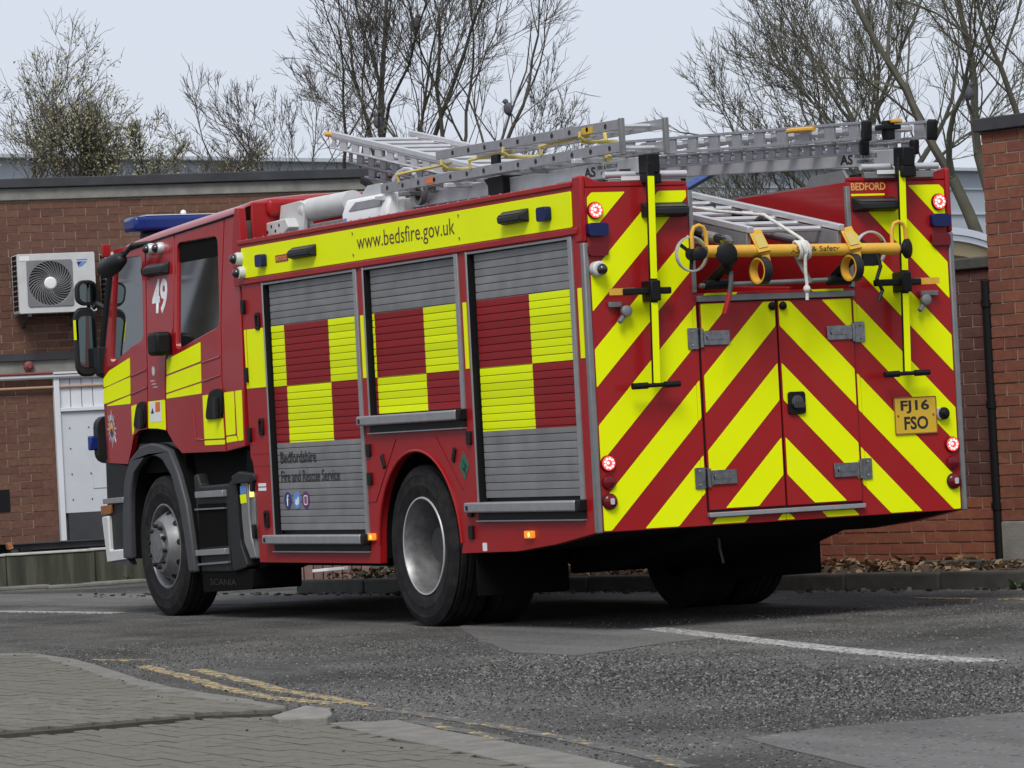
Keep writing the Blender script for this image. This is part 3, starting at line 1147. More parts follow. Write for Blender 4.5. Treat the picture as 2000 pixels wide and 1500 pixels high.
def brick_wall(root, p0, dirv, nrm, length, z0, z1, bl, bh, joint, pick, limit=300, skip=None, priority=None, part='wall', core_m='mortar', seed=2):
    """mortar core plus single bricks; nrm = outward; pick(s, z) -> material key"""
    rr = random.Random(seed)
    p0, dirv, nrm = Vector((p0[0], p0[1])), Vector(dirv).normalized(), Vector(nrm).normalized()
    ang = math.atan2(dirv.y, dirv.x)
    flip = Vector((-dirv.y, dirv.x)).dot(nrm) < 0
    core = MB()
    a, b_ = p0 - nrm * 0.006, p0 + dirv * length - nrm * 0.006
    pts = [a, b_, b_ - nrm * 0.22, a - nrm * 0.22]
    core.prism([tuple(v) for v in pts], lambda x, y, t: (x, y, t), z0, z1)
    core_o = core.build(part, core_m, root, smooth=0)
    meshes = {}
    cells = []
    nrow = int(round((z1 - z0) / (bh + joint)))
    for j in range(nrow):
        z = z0 + (j + 0.5) * (bh + joint)
        off = (0.5 if j % 2 else 0.0) * (bl + joint)
        s = -off
        while s < length:
            e = min(s + bl, length)
            st = max(s, 0.0)
            if e - st > 0.03:
                c = (st + e) / 2
                if not (skip and skip(c, z)):
                    cells.append((priority(c, z) if priority else 0, c, z, e - st))
            s += bl + joint
    cells.sort()
    rest = {}
    n = 0
    for pr, c, z, l in cells:
        m = pick(c, z)
        p = p0 + dirv * c + nrm * rr.uniform(0.0, 0.004)
        key = (round(l, 3), m)
        if n < limit:
            if key not in meshes:
                meshes[key] = brick_meshes(l, bh, 0.05, m)
            o = link('brick', rr.choice(meshes[key]), core_o)
            o.location = (p.x, p.y, z)
            o.rotation_euler.z = ang + (math.pi if flip else 0)
            n += 1
        else:
            bb = rest.setdefault(m, MB())
            bb.obox((p.x - nrm.x * 0.02, p.y - nrm.y * 0.02, z), (dirv.x * l / 2, dirv.y * l / 2, 0), (nrm.x * 0.02, nrm.y * 0.02, 0), (0, 0, bh / 2))
    for m, bb in rest.items():
        tag(bb.build('further_bricks', m, core_o, smooth=0), kind='stuff')
    return core_o


# left building with the air conditioners
wd = (V2(math.cos(R_(19)), math.sin(R_(19))) - V2(0, 0)).normalized()
wnr = (V2(math.sin(R_(19)), -math.cos(R_(19))) - V2(0, 0)).normalized()
XL = 3.15                                         # further wall beyond the left edge of the picture
A0 = V2(-4.48, 39.9) - wd * 1.6                       # left end of the built wall
bld = thing('brick_building', 'low flat-roofed brown brick building with concrete roof band behind the cab', 'building', (A0.x, A0.y, 0.0))
ZB, ZC = 0.40, 3.735


def pt(s, z, out=0.0):
    p = A0 + wd * s + wnr * out
    return Vector((p.x, p.y, z))


def wbox(s0, s1, z0, z1, o0, o1):
    b = MB()
    c = pt((s0 + s1) / 2, (z0 + z1) / 2, (o0 + o1) / 2)
    return b.obox(c, Vector((wd.x, wd.y, 0)) * (s1 - s0) / 2, Vector((wnr.x, wnr.y, 0)) * (o1 - o0) / 2, (0, 0, (z1 - z0) / 2))


DOOR0, DOOR1 = 1.60, 2.62
for s_ in (DOOR0 - 0.245, DOOR1 + 0.001):
    wbox(s_, s_ + 0.244, ZB, 2.05, -0.05, -0.001).build('brick_return', 'brick_brown', bld, smooth=0)
core = brick_wall(bld, A0 - wd * XL, wd, wnr, 5.25 + XL, ZB, ZC, 0.215, 0.0655, 0.010,
                  lambda s, z: 'brick_brown', 300,
                  skip=lambda s, z: (DOOR0 - 0.08 < s - XL < DOOR1 + 0.08 and z < 2.06) or 2.05 < z < 2.245,
                  priority=lambda s, z: (3 if s < XL + 0.3 else 0 if s - XL < 2.5 else 1 if z > 3.0 else 2) + abs(s - XL - 1.6) * 0.1, core_m='mortar')
wbox(-XL, 5.30, ZC + 0.002, ZC + 0.12, -0.25, 0.03).build('roof_band', 'concrete', bld, bevel=0.008)
wbox(-XL, 5.30, ZC + 0.122, ZC + 0.215, -0.30, 0.075).build('roof_edge', 'coping_dark', bld, bevel=0.008)
rb = MB()
q = [A0 - wd * XL - wnr * 0.3, A0 + wd * 5.3 - wnr * 0.3, A0 + wd * 5.3 - wnr * 9, A0 - wd * XL - wnr * 9]
rb.prism([tuple(v) for v in q], lambda x, y, t: (x, y, t), 0.0, ZC + 0.12)
rb.build('roof', 'coping_dark', bld, smooth=0)
wbox(-XL, 5.30, 2.175, 2.245, 0.0, 0.05).build('dark_string_course', 'coping_dark', bld)
wbox(-XL, 5.30, 2.055, 2.173, -0.05, 0.012).build('concrete_lintel_band', 'concrete', bld)
b = MB()
b.cyl(pt(-XL, 2.005, 0.07), pt(5.2, 2.005, 0.07), 0.022, n=10)
b.build('conduit_pipe', 'pipe_grey', bld)
b = MB()
b.cyl(pt(-XL, 2.045, 0.05), pt(5.2, 2.045, 0.05), 0.012, n=8)
b.build('red_pipe', 'pipe_red', bld)
b = MB()
b.cyl(pt(-XL, 1.905, 0.05), pt(5.2, 1.905, 0.05), 0.013, n=8)
b.build('copper_pipe', 'pipe_copper', bld)
b = MB()
c0 = pt(1.37, 2.12, 0.0)
b.lathe(c0, (wnr.x, wnr.y, 0), [(0, 0.05), (0.05, 0.05), (0.06, 0.04), (0.075, 0.025), (0.085, 0.02)], 16)
b.cyl(pt(1.37, 2.09, 0.03), pt(1.37, 2.0, 0.05), 0.010, n=8)
b.build('alarm_bell', 'pipe_red', bld)
b = MB()
# recessed dark vent low on the wall
wbox(0.2, 1.12, 0.72, 0.93, 0.001, 0.012).build('vent', 'black', bld)

# white panelled door with blue-grey lower leaf
dr = thing('door', 'white boarded door with blue grey lower panel and dark kick plate', 'door', pt(DOOR0, ZB, 0.0))
wbox(DOOR0, DOOR0 + 0.055, ZB, 2.03, 0.002, 0.07).build('door_frame', 'door_white', dr, bevel=0.004)
wbox(DOOR1 - 0.055, DOOR1, ZB, 2.03, 0.002, 0.07).build('door_frame', 'door_white', dr, bevel=0.004)
wbox(DOOR0, DOOR1, 2.031, 2.052, 0.002, 0.09).build('door_head', 'door_white', dr)
for k in range(8):
    s0 = DOOR0 + 0.06 + k * 0.1115
    wbox(s0, s0 + 0.106, 1.70, 2.028, 0.004, 0.034).build('board', 'door_white', dr, bevel=0.004)
wbox(DOOR0 + 0.056, DOOR1 - 0.056, 1.66, 1.70, 0.004, 0.075).build('rail', 'door_white', dr, bevel=0.006)
wbox(DOOR0 + 0.056, DOOR1 - 0.056, 0.67, 1.658, 0.004, 0.045).build('door_leaf', 'door_blue', dr, bevel=0.004)
wbox(DOOR0 + 0.35, DOOR0 + 0.72, 0.90, 1.40, 0.045, 0.052).build('access_panel', 'door_blue', dr, bevel=0.002)
b = MB()
for s in (0.14, 0.33, 0.56):
    for z in (0.8, 1.05, 1.3, 1.5):
        b.cyl(pt(DOOR0 + s, z, 0.045), pt(DOOR0 + s, z, 0.053), 0.007, n=6)
tag(b.build('screws', 'steel', dr), kind='stuff')
wbox(DOOR0 + 0.085, DOOR1 - 0.056, ZB + 0.01, 0.669, 0.004, 0.052).build('kick_plate', 'coping_dark', dr)
adopt(dr)


def ac_unit(s0, z0, label, seed):
    W, H, Dp = 0.765, 0.575, 0.285
    r = thing('air_conditioner', label, 'air conditioner', pt(s0 + W / 2, z0, 0.12), 'air conditioners on the brick wall')
    gap = 0.06
    f = gap + Dp
    # casing with a square opening for the fan
    body = MB()
    fc, fz, fr_ = s0 + 0.315, z0 + 0.285, 0.212

    def fn(a, b_, t):
        return pt(a, b_, t)
    body.prism([rrect(s0, z0, s0 + W, z0 + H, 0.012, 2), rrect(fc - 0.225, fz - 0.225, fc + 0.225, fz + 0.225, 0.02, 2)], fn, f - 0.02, f)
    body.prism(rrect(s0 + .002, z0 + .002, s0 + W - .002, z0 + H - .002, 0.012, 2), fn, gap, f - 0.06)
    body.prism([rrect(s0, z0, s0 + W, z0 + H, 0.012, 2), rrect(s0 + 0.02, z0 + 0.02, s0 + W - 0.02, z0 + H - 0.02, 0.012, 2)], fn, f - 0.06, f - 0.02)
    body.build('casing', 'off_white', r, bevel=0.003)
    # fan grille: frame, spiral blades and hub
    g = MB()
    g.prism([rrect(fc - 0.224, fz - 0.224, fc + 0.224, fz + 0.224, 0.02, 2), circle(fc, fz, fr_, 40)[::-1]], fn, f - 0.012, f + 0.01)
    gr_ = g.build('fan_grille', 'alu_dull', r, bevel=0.003)
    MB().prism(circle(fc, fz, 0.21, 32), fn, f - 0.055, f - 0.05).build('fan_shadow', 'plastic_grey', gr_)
    for k in range(36):
        a0 = 2 * math.pi * k / 36
        pl_ = []
        for j in range(6):
            rr_ = 0.055 + (fr_ - 0.05) * j / 5
            a = a0 + 0.75 * (j / 5)
            pl_.append(pt(fc + rr_ * math.cos(a), fz + rr_ * math.sin(a), f + 0.004))
        MB().tube(pl_, 0.0060, 4).build('blade', 'alu_dull', gr_)
    h = MB()
    h.lathe(pt(fc, fz, f - 0.01), (wnr.x, wnr.y, 0), [(0, 0.062), (0.02, 0.062), (0.03, 0.05), (0.034, 0.0)], 20)
    h.build('hub', 'white', gr_)
    # side grille on the left end
    sg = MB()
    for i in range(11):
        for j in range(2):
            z_ = z0 + 0.035 + i * 0.049
            o_ = gap + 0.05 + j * 0.11
            c = pt(s0 - 0.001, z_ + 0.018, o_ + 0.045)
            sg.obox(c, Vector((wd.x, wd.y, 0)) * 0.002, Vector((wnr.x, wnr.y, 0)) * 0.046, (0, 0, 0.019))
    sg.build('side_grille', 'black', r)
    MB().prism([(s0 + 0.585, z0 + 0.485), (s0 + 0.60, z0 + 0.44), (s0 + 0.635, z0 + 0.487)], fn, f + 0.001, f + 0.003).build('logo', 'icon_navy', r)
    MB().prism([(s0 + 0.598, z0 + 0.430), (s0 + 0.642, z0 + 0.487), (s0 + 0.685, z0 + 0.487), (s0 + 0.64, z0 + 0.445)], fn, f + 0.001, f + 0.003).build('logo', 'icon_blue', r)
    MB().prism([(s0 + 0.585, z0 + 0.500), (s0 + 0.69, z0 + 0.500), (s0 + 0.69, z0 + 0.510), (s0 + 0.585, z0 + 0.510)], fn, f + 0.001, f + 0.003).build('brand_line', 'icon_blue', r)
    MB().prism(rrect(s0 + 0.60, z0 + 0.265, s0 + 0.66, z0 + 0.285, 0.004, 2), fn, f + 0.001, f + 0.004).build('rating_plate', 'plastic', r)
    MB().prism(rrect(s0 + 0.02, z0 + 0.51, s0 + 0.12, z0 + 0.555, 0.004, 2), fn, f + 0.001, f + 0.003).build('sticker', 'white', r)
    br = MB()
    for s in (s0 + 0.10, s0 + 0.58):
        br.beam(pt(s, z0 - 0.015, 0.0), pt(s, z0 - 0.015, f), 0.035, 0.03)
        br.beam(pt(s, z0 - 0.12, 0.01), pt(s, z0 - 0.02, f * 0.7), 0.03, 0.02)
    explode(br, 'bracket', 'plastic_grey', r)
    adopt(r)
    return r


S_AC = 1.24
ac_unit(S_AC, 2.62, 'cream air conditioner with round fan grille mounted left of the engine mirrors', 1)
ac_unit(S_AC + 0.875, 2.61, 'cream air conditioner mostly hidden behind the mirrors and cab of the fire engine', 2)
for ch in bld.children:
    pass
adopt(bld)

# stained concrete ledge in front of the building
ledge = thing('concrete_ledge', 'low stained mossy concrete ledge in front of the left brick building', 'ledge', (*V2(-4.48, 38.95), 0))
lp = V2(-4.48, 38.93)
for i, (s0, s1) in enumerate(((-4.6, -0.42), (-0.415, 0.44), (0.445, 2.0))):
    a, b_ = lp + wd * s0, lp + wd * s1
    off = -wnr * (0.0 if i != 2 else 0.03)
    pts = [a + off, b_ + off, b_ - wnr * 0.9 + off, a - wnr * 0.9 + off]
    MB().prism([tuple(v) for v in pts], lambda x, y, t: (x, y, t), -0.02, 0.30 + 0.004 * i).build('concrete_block', 'concrete_stained', ledge, bevel=0.012)
    pts = [a + off + wnr * 0.012, b_ + off + wnr * 0.012, b_ - wnr * 0.25 + off, a - wnr * 0.25 + off]
    MB().prism([tuple(v) for v in pts], lambda x, y, t: (x, y, t), 0.303 + 0.004 * i, 0.325 + 0.003 * i).build('capping', 'concrete_pale', ledge, bevel=0.008)
adopt(ledge)
bo = MB()
p, q = lp + wd * -0.30 - wnr * 0.35, lp + wd * 2.0 - wnr * 0.35
bo.beam((p.x, p.y, 0.41), (q.x, q.y, 0.41), 0.10, 0.012)
bo.beam((p.x, p.y, 0.375), (q.x, q.y, 0.375), 0.02, 0.06)
for k in range(14):
    c = p + wd * (0.12 + 0.12 * k) + wnr * 0.012
    bo.cyl((c.x, c.y, 0.375), (c.x + wnr.x * 0.002, c.y + wnr.y * 0.002, 0.375), 0.010, n=6)
bo.beam((p.x, p.y, 0.34), (p.x + wd.x * 0.1, p.y + wd.y * 0.1, 0.34), 0.1, 0.03)
bar = tag(bo.build('steel_channel', 'coping_dark', bevel=0.002), 'dark perforated steel channel lying on the concrete ledge below the door', 'steel channel')
MB().beam((p.x - wd.x * 0.03, p.y - wd.y * 0.03, 0.39), (p.x + wd.x * 0.015, p.y + wd.y * 0.015, 0.40), 0.11, 0.06).build('rusty_end', 'rust', bar)
for k, s in enumerate((0.02, 1.05)):
    c = lp + wd * (-0.2 + s) - wnr * 0.28
    tag(MB().box((c.x - 0.05, c.y - 0.05, 0.325), (c.x + 0.05, c.y + 0.05, 0.372)).build('support_block', 'black', bevel=0.006),
        ('black rubber block under the rusty left end of the steel channel', 'black rubber block under the steel channel near the front bumper')[k], 'block')
# broken slabs at the foot of the ledge
for k, (x, y, l, a) in enumerate(((150, 1150, 0.35, 10), (210, 1146, 0.45, 25), (40, 1152, 0.5, -8), (255, 1142, 0.5, 15))):
    c = Vector([(15.010, -2.065), (15.037, -2.287), (15.446, -1.775), (15.164, -2.648)][k])
    ex = Vector((wd.x, wd.y, 0)) * l / 2
    o = MB().obox((c.x, c.y, 0.016), ex, Vector((wnr.x, wnr.y, 0)) * 0.10, (0, 0, 0.018)).build('broken_slab', 'kerb', bevel=0.01)
    tag(o, ('broken concrete slab piece under the middle of the stained ledge', 'short broken slab piece at the joint of the stained ledge',
            'long broken slab piece at the left end of the stained ledge', 'pale broken slab piece next to the front bumper')[k], 'slab', 'broken slab pieces along the ledge')

# soldier-course brick edging beyond the engine (seen beneath it)
eg0, eg1 = Vector((12.079, -2.777)), Vector((11.813, -3.808))
ed = (eg1 - eg0).normalized()
edge = thing('brick_edging', 'row of upright pinkish bricks edging the ground beyond the engine, seen below it', 'brick edging', (eg0.x, eg0.y, 0))
npc = int((eg1 - eg0).length / 0.085)
for i in range(npc):
    p = eg0 + ed * (i * 0.085 + 0.04)
    b = MB().obox((p.x, p.y, 0.08), (ed.x * 0.0375, ed.y * 0.0375, 0), (-ed.y * 0.05, ed.x * 0.05, 0), (0, 0, 0.105))
    b.build('brick', 'brick_edge', edge, bevel=0.004)
adopt(edge)
bp_ = MB()
c = Vector((11.288, -3.166))
bp_.prism(rpoly([(-0.16, -0.1), (0.12, -0.08), (0.2, 0.02), (0.05, 0.10), (-0.15, 0.07)], 0.03), lambda x, y, t: (c.x + x * 0.44 - y * 0.9, c.y - x * 0.9 - y * 0.44, t + 0.05 * y), 0.115, 0.14)
tag(bp_.build('plastic_bag', 'white', bevel=0.008), 'white scrap of plastic lying on the far kerb beneath the engine', 'litter')

# ---------------------------------------------------------------- right-hand walls (parallel with the far kerb)
rdir, rn = kd, -kn                                     # rn faces the camera
W0 = kp0 + kd * 0.2 + kn * 0.90                        # garden wall runs behind the engine
JD = None
# where the taller building starts: 1955 px column
gw_len = 6.97
gw = thing('garden_wall', 'old dark brick wall with concrete coping behind the rear corner of the engine', 'wall', (W0.x, W0.y, 0))
gz0, gz1, cs = 0.12, 2.17, 0.0788
zch = gz0 + cs * 6
brick_wall(gw, W0, kd, rn, gw_len, gz0, gz0 + cs * 26, 0.225, cs - 0.011, 0.011,
           lambda s, z: 'brick_orange' if z < zch else 'brick_dark', 300,
           priority=lambda s, z: gw_len - s + (0.0 if z < zch else 1.0), core_m='mortar_pale', seed=6)
ztop = gz0 + cs * 26
b = MB()
a, bq = W0 + rn * 0.035, W0 + kd * gw_len + rn * 0.035
b.prism([tuple(v) for v in (a, bq, bq + kn * 0.30, a + kn * 0.30)], lambda x, y, t: (x, y, t), ztop + 0.002, ztop + 0.085)
b.build('coping', 'kerb_dark', gw, bevel=0.012)
adopt(gw)
P0 = W0 + kd * (gw_len + 0.03) + rn * 0.10
bl2 = thing('brick_pillar_building', 'taller orange brick building corner with dark flat coping at the right edge', 'building', (P0.x, P0.y, 0))
pz0 = 0.42
brick_wall(bl2, P0, kd, rn, 3.2, pz0, pz0 + cs * 34, 0.225, cs - 0.011, 0.011,
           lambda s, z: 'brick_pillar', 300, priority=lambda s, z: s, core_m='mortar_pale', seed=8)
pt_z = pz0 + cs * 34
b = MB()
a, bq = P0 - kd * 0.03 + rn * 0.05, P0 + kd * 3.2 + rn * 0.05
b.prism([tuple(v) for v in (a, bq, bq + kn * 3, a + kn * 3)], lambda x, y, t: (x, y, t), pt_z + 0.002, pt_z + 0.095)
b.build('roof_edge', 'coping_dark', bl2, bevel=0.008)
b = MB()
a, bq = P0 + rn * 0.012, P0 + kd * 3.2 + rn * 0.012
b.prism([tuple(v) for v in (a, bq, bq + kn * 0.2, a + kn * 0.2)], lambda x, y, t: (x, y, t), 0.0, pz0 - 0.002)
b.build('plinth', 'concrete', bl2, bevel=0.008)
b = MB()
a, bq = P0 - rn * 0.20, P0 + kd * 3.2 - rn * 0.20
b.prism([tuple(v) for v in (a, bq, bq + kn * 3, a + kn * 3)], lambda x, y, t: (x, y, t), 0.0, pt_z)
b.build('inner_wall', 'brick_dark', bl2, smooth=0)
adopt(bl2)
b = MB()
c = P0 - kd * 0.035 + rn * 0.0
b.cyl((c.x, c.y, 0.14), (c.x, c.y, 2.08), 0.034, n=12)
for z in (0.5, 1.2, 1.9):
    b.cyl((c.x, c.y, z), (c.x, c.y, z + 0.05), 0.042, n=12)
tag(b.build('drainpipe', 'black'), 'black drainpipe in the corner between the two right-hand brick walls', 'drainpipe')

# ---------------------------------------------------------------- far shed and canopy
shed = thing('industrial_shed', 'long pale grey industrial shed far behind the bare trees', 'building', (*V2(5, 108), 0))
s0, s1 = V2(-24, 86), V2(26, 135)
sdv = (s1 - s0).normalized()
snr = Vector((-sdv.y, sdv.x))
if snr.dot(V2(0, -1) - V2(0, 0)) < 0:
    snr = -snr
b = MB()
b.prism([tuple(v) for v in (s0, s1, s1 - snr * 25, s0 - snr * 25)], lambda x, y, t: (x, y, t), 0, 8.56)
b.build('wall', 'shed', shed, smooth=0)
for k in range(7):
    z = 8.56 - 0.55 - k * 0.75
    a, c = s0 + snr * 0.03, s1 + snr * 0.03
    MB().beam((a.x, a.y, z), (c.x, c.y, z), 0.06, 0.05).build('panel_seam', 'shed_seam', shed)
a, c = s0 + snr * 0.1, s1 + snr * 0.1
MB().beam((a.x, a.y, 8.58), (c.x, c.y, 8.58), 0.5, 0.09).build('roof_capping', 'shed_seam', shed)
adopt(shed)

cn = thing('canopy', 'white curved canopy roof with beige underside beyond the garden wall', 'canopy', (*V2(5.0, 46), 0))
c0_, c1_ = V2(4.75, 43.5), V2(6.2, 46.0)
cdv = (c1_ - c0_).normalized()
cnn = Vector((-cdv.y, cdv.x))


def arc_strip(z_lo, z_hi, o, th):
    bb = MB()
    rows_ = []
    for i in range(13):
        t = i / 12
        p = c0_ + (c1_ - c0_) * t + cnn * o
        dz = -0.55 * t * t
        rows_.append([(p.x, p.y, z_lo + dz), (p.x, p.y, z_hi + dz), (p.x + cnn.x * th, p.y + cnn.y * th, z_hi + dz), (p.x + cnn.x * th, p.y + cnn.y * th, z_lo + dz), (p.x, p.y, z_lo + dz)])
    return bb.grid(rows_)


arc_strip(3.10, 3.175, 0.0, 0.6).build('roof_sheet', 'canopy_white', cn)
arc_strip(3.035, 3.095, 0.02, 0.5).build('gutter', 'canopy_white', cn)
arc_strip(2.885, 3.033, 0.06, 0.4).build('fascia', 'canopy_beige', cn)
b = MB()
for t in (0.06, 0.95):
    p = c0_ + (c1_ - c0_) * t + cnn * 0.2
    b.cyl((p.x, p.y, 0), (p.x, p.y, 2.9), 0.06, n=10)
explode(b, 'post', 'canopy_white', cn)
adopt(cn)


# ---------------------------------------------------------------- bare trees
def tree(name, label, base, stems, seed, bark, depth=6, buds=0, shoots=2, spread=0.42, r0=0.12, z_min=1.6, group='bare trees behind the buildings'):
    """stems: list of (azimuth degrees, lean degrees, length); limbs fork recursively, twigs carry buds"""
    rr = random.Random(seed)
    root = thing(name, label, 'tree', (base[0], base[1], 0), group)
    tk, cw, bd = MB(), MB(), MB()

    def grow(p, d, L_, r, lev, mb):
        n = 4 if lev < 2 else 3
        pts = [p]
        for i in range(n):
            j = Vector((rr.gauss(0, 1), rr.gauss(0, 1), rr.gauss(0, 0.6) + 0.10)) * (0.11 if lev else 0.05)
            d = (d + j).normalized()
            p = p + d * (L_ / n)
            pts.append(p)
        rend = r * (0.70 if lev < depth else 0.35)
        sides = 8 if lev == 0 else 6 if lev < 3 else 4 if lev < depth - 1 else 3
        mb.tube(pts, max(r, 0.0040), sides, r2=max(rend, 0.0028))
        if lev >= depth:
            for _ in range(2):
                q = pts[rr.randint(1, n)]
                ax = Vector((rr.gauss(0, 1), rr.gauss(0, 1), rr.gauss(0, 1) + 0.4)).normalized()
                e_ = (d * 0.9 + ax * 0.6).normalized() * L_ * rr.uniform(0.35, 0.8)
                mb.tube([q, q + e_ * 0.5 + ax * 0.012, q + e_], 0.0034, 3, r2=0.0022)
            for _ in range(buds):
                q = pts[rr.randint(1, n)] + Vector((rr.gauss(0, .05), rr.gauss(0, .05), rr.gauss(0, .05)))
                s = rr.uniform(0.011, 0.027)
                a = Vector((rr.gauss(0, 1), rr.gauss(0, 1), rr.gauss(0, 1))).normalized()
                e = a.orthogonal().normalized()
                bd.add([q - a * s, q + e * s * 0.5, q + a * s, q - e * s * 0.5], [(0, 1, 2, 3)])
            return
        kids = 2 if rr.random() < 0.62 else 3
        for k in range(kids):
            ax = Vector((rr.gauss(0, 1), rr.gauss(0, 1), rr.gauss(0, 1)))
            ax = (ax - d * ax.dot(d)).normalized()
            ang = rr.uniform(0.5, 1.25) * spread * (0.55 if k == 0 else 1.15)
            nd = (d * math.cos(ang) + ax * math.sin(ang))
            nd = (nd + Vector((0, 0, 0.10))).normalized()
            grow(p, nd, L_ * rr.uniform(0.66, 0.86) * (1 if k == 0 else 0.9), rend * (0.90 if k == 0 else 0.62), lev + 1, cw)
        # side shoots along the limb
        if lev >= 1:
            for k in range(shoots if lev < depth - 1 else 1):
                q = pts[rr.randint(1, n - 1)]
                ax = Vector((rr.gauss(0, 1), rr.gauss(0, 1), rr.gauss(0, 1)))
                ax = (ax - d * ax.dot(d)).normalized()
                nd = (d * 0.75 + ax * 0.7 + Vector((0, 0, 0.15))).normalized()
                grow(q, nd, L_ * rr.uniform(0.4, 0.65), rend * 0.45, max(lev + 2, depth - 1), cw)

    b0 = Vector((base[0], base[1], -0.1))
    fork = Vector((base[0], base[1], z_min))
    tk.tube([b0, (b0 + fork) / 2 + Vector((0.03, 0.02, 0)), fork], r0 * 1.25, 10, r2=r0)
    for az, lean, L_, rs in stems:
        # azimuth in the picture plane: 0 = to the right, 90 = away
        a = R_(az)
        hx = V2(math.cos(a), math.sin(a)) - V2(0, 0)
        d = Vector((hx.x * math.sin(R_(lean)), hx.y * math.sin(R_(lean)), math.cos(R_(lean))))
        grow(fork, d, L_, r0 * rs, 0, tk)
    tk.build('trunk', bark, root, smooth=60)
    cw.build('crown', bark, root, smooth=60)
    if bd.v:
        bd.build('buds', 'bud', root, smooth=0)
    adopt(root)
    return root


TR1 = tree('bare_tree', 'tall many-stemmed bare tree left of centre, rising behind the flat roof', V2(-1.60, 55), [(170, 3, 1.9, 1.0), (10, 5, 2.0, 0.75), (185, 16, 1.6, 0.6), (185, 34, 1.25, 0.5), (175, 52, 1.05, 0.42), (-30, 9, 1.6, 0.5)], 11, 'bark', r0=0.085, z_min=2.6, depth=6, spread=0.36, shoots=1)
TR2 = tree('bare_tree', 'slim bare tree above the short ladder in the middle of the picture', V2(-0.50, 54), [(180, 4, 1.8, 1.0), (5, 12, 1.6, 0.8), (0, 30, 1.15, 0.55), (0, 46, 0.95, 0.45), (180, 14, 1.5, 0.6)], 23, 'bark', r0=0.062, z_min=2.8, depth=6, spread=0.36, shoots=2)
tree('bare_tree', 'low wide bare tree left of the many-stemmed tree, behind the flat roof', V2(-2.75, 52), [(180, 38, 0.75, 0.9), (180, 14, 0.8, 0.8), (10, 25, 0.75, 0.7)], 31, 'bark', r0=0.036, z_min=3.6, depth=5, spread=0.42)
tree('bare_tree', 'broad dense bare tree right of centre, behind the long ladder feet', V2(4.55, 50), [(180, 6, 1.35, 0.9), (175, 26, 1.2, 0.8), (10, 14, 1.4, 0.8), (90, 4, 1.4, 0.7), (180, 46, 0.95, 0.55), (180, 62, 0.8, 0.4)], 47, 'bark_green', r0=0.08, z_min=2.5, depth=6, spread=0.42, shoots=3)
TR3 = tree('bare_tree', 'large bare tree with thick crooked limbs at the right edge', V2(5.75, 47), [(180, 17, 1.8, 0.95), (180, 5, 2.0, 0.9), (175, 34, 1.5, 0.65), (0, 15, 1.7, 0.7), (180, 50, 1.2, 0.5)], 63, 'bark_green', r0=0.095, z_min=2.2, depth=6, spread=0.42, shoots=3)
tree('budding_tree', 'bushy tree with small yellow-green buds at the left edge behind the flat roof', V2(-6.35, 53), [(180, 10, 1.2, 0.9), (10, 12, 1.2, 0.9), (0, 30, 1.0, 0.7), (180, 30, 1.1, 0.7), (90, 3, 1.15, 0.8)], 71, 'bark', r0=0.055, z_min=2.6, depth=6, spread=0.46, buds=2, shoots=3)
tree('budding_tree', 'lower budding bush right of the bushy left tree, above the cab', V2(-4.95, 52), [(180, 14, 0.86, 0.9), (10, 16, 0.80, 0.9), (0, 42, 0.75, 0.7), (0, 58, 0.7, 0.6), (90, 3, 0.8, 0.8)], 83, 'bark', r0=0.04, z_min=3.15, depth=6, spread=0.46, buds=2, shoots=3)


def bird(px, label, facing, seed):
    p = Vector(px)
    r = thing('pigeon', label, 'pigeon', p, 'pigeons perched in the bare trees')
    b = MB()
    b.ball(p, 0.085, 12, (0.75, 0.75, 1.05))
    b.ball(p + Vector((0.0, 0.0, 0.095)) + Vector((-0.437, -0.9, 0)) * 0.03 * facing, 0.038, 10)
    b.build('body', 'pigeon', r, smooth=80)
    t = MB()
    e = Vector((-0.437, -0.9, 0)) * facing
    t.beam(p + Vector((0, 0, -0.05)) - e * 0.03, p + Vector((0, 0, -0.15)) - e * 0.09, 0.05, 0.015)
    t.build('tail', 'pigeon', r)
    k = MB()
    h = p + Vector((0, 0, 0.095)) + e * 0.055
    k.cyl(h, h + e * 0.03 + Vector((0, 0, -0.01)), 0.012, 0.002, 6)
    k.build('beak', 'plastic', r)
    lg = MB()
    lg.cyl(p + Vector((0, 0, -0.07)), p + Vector((0, 0, -0.12)), 0.008, n=5)
    lg.build('leg', 'pipe_red', r)
    return r


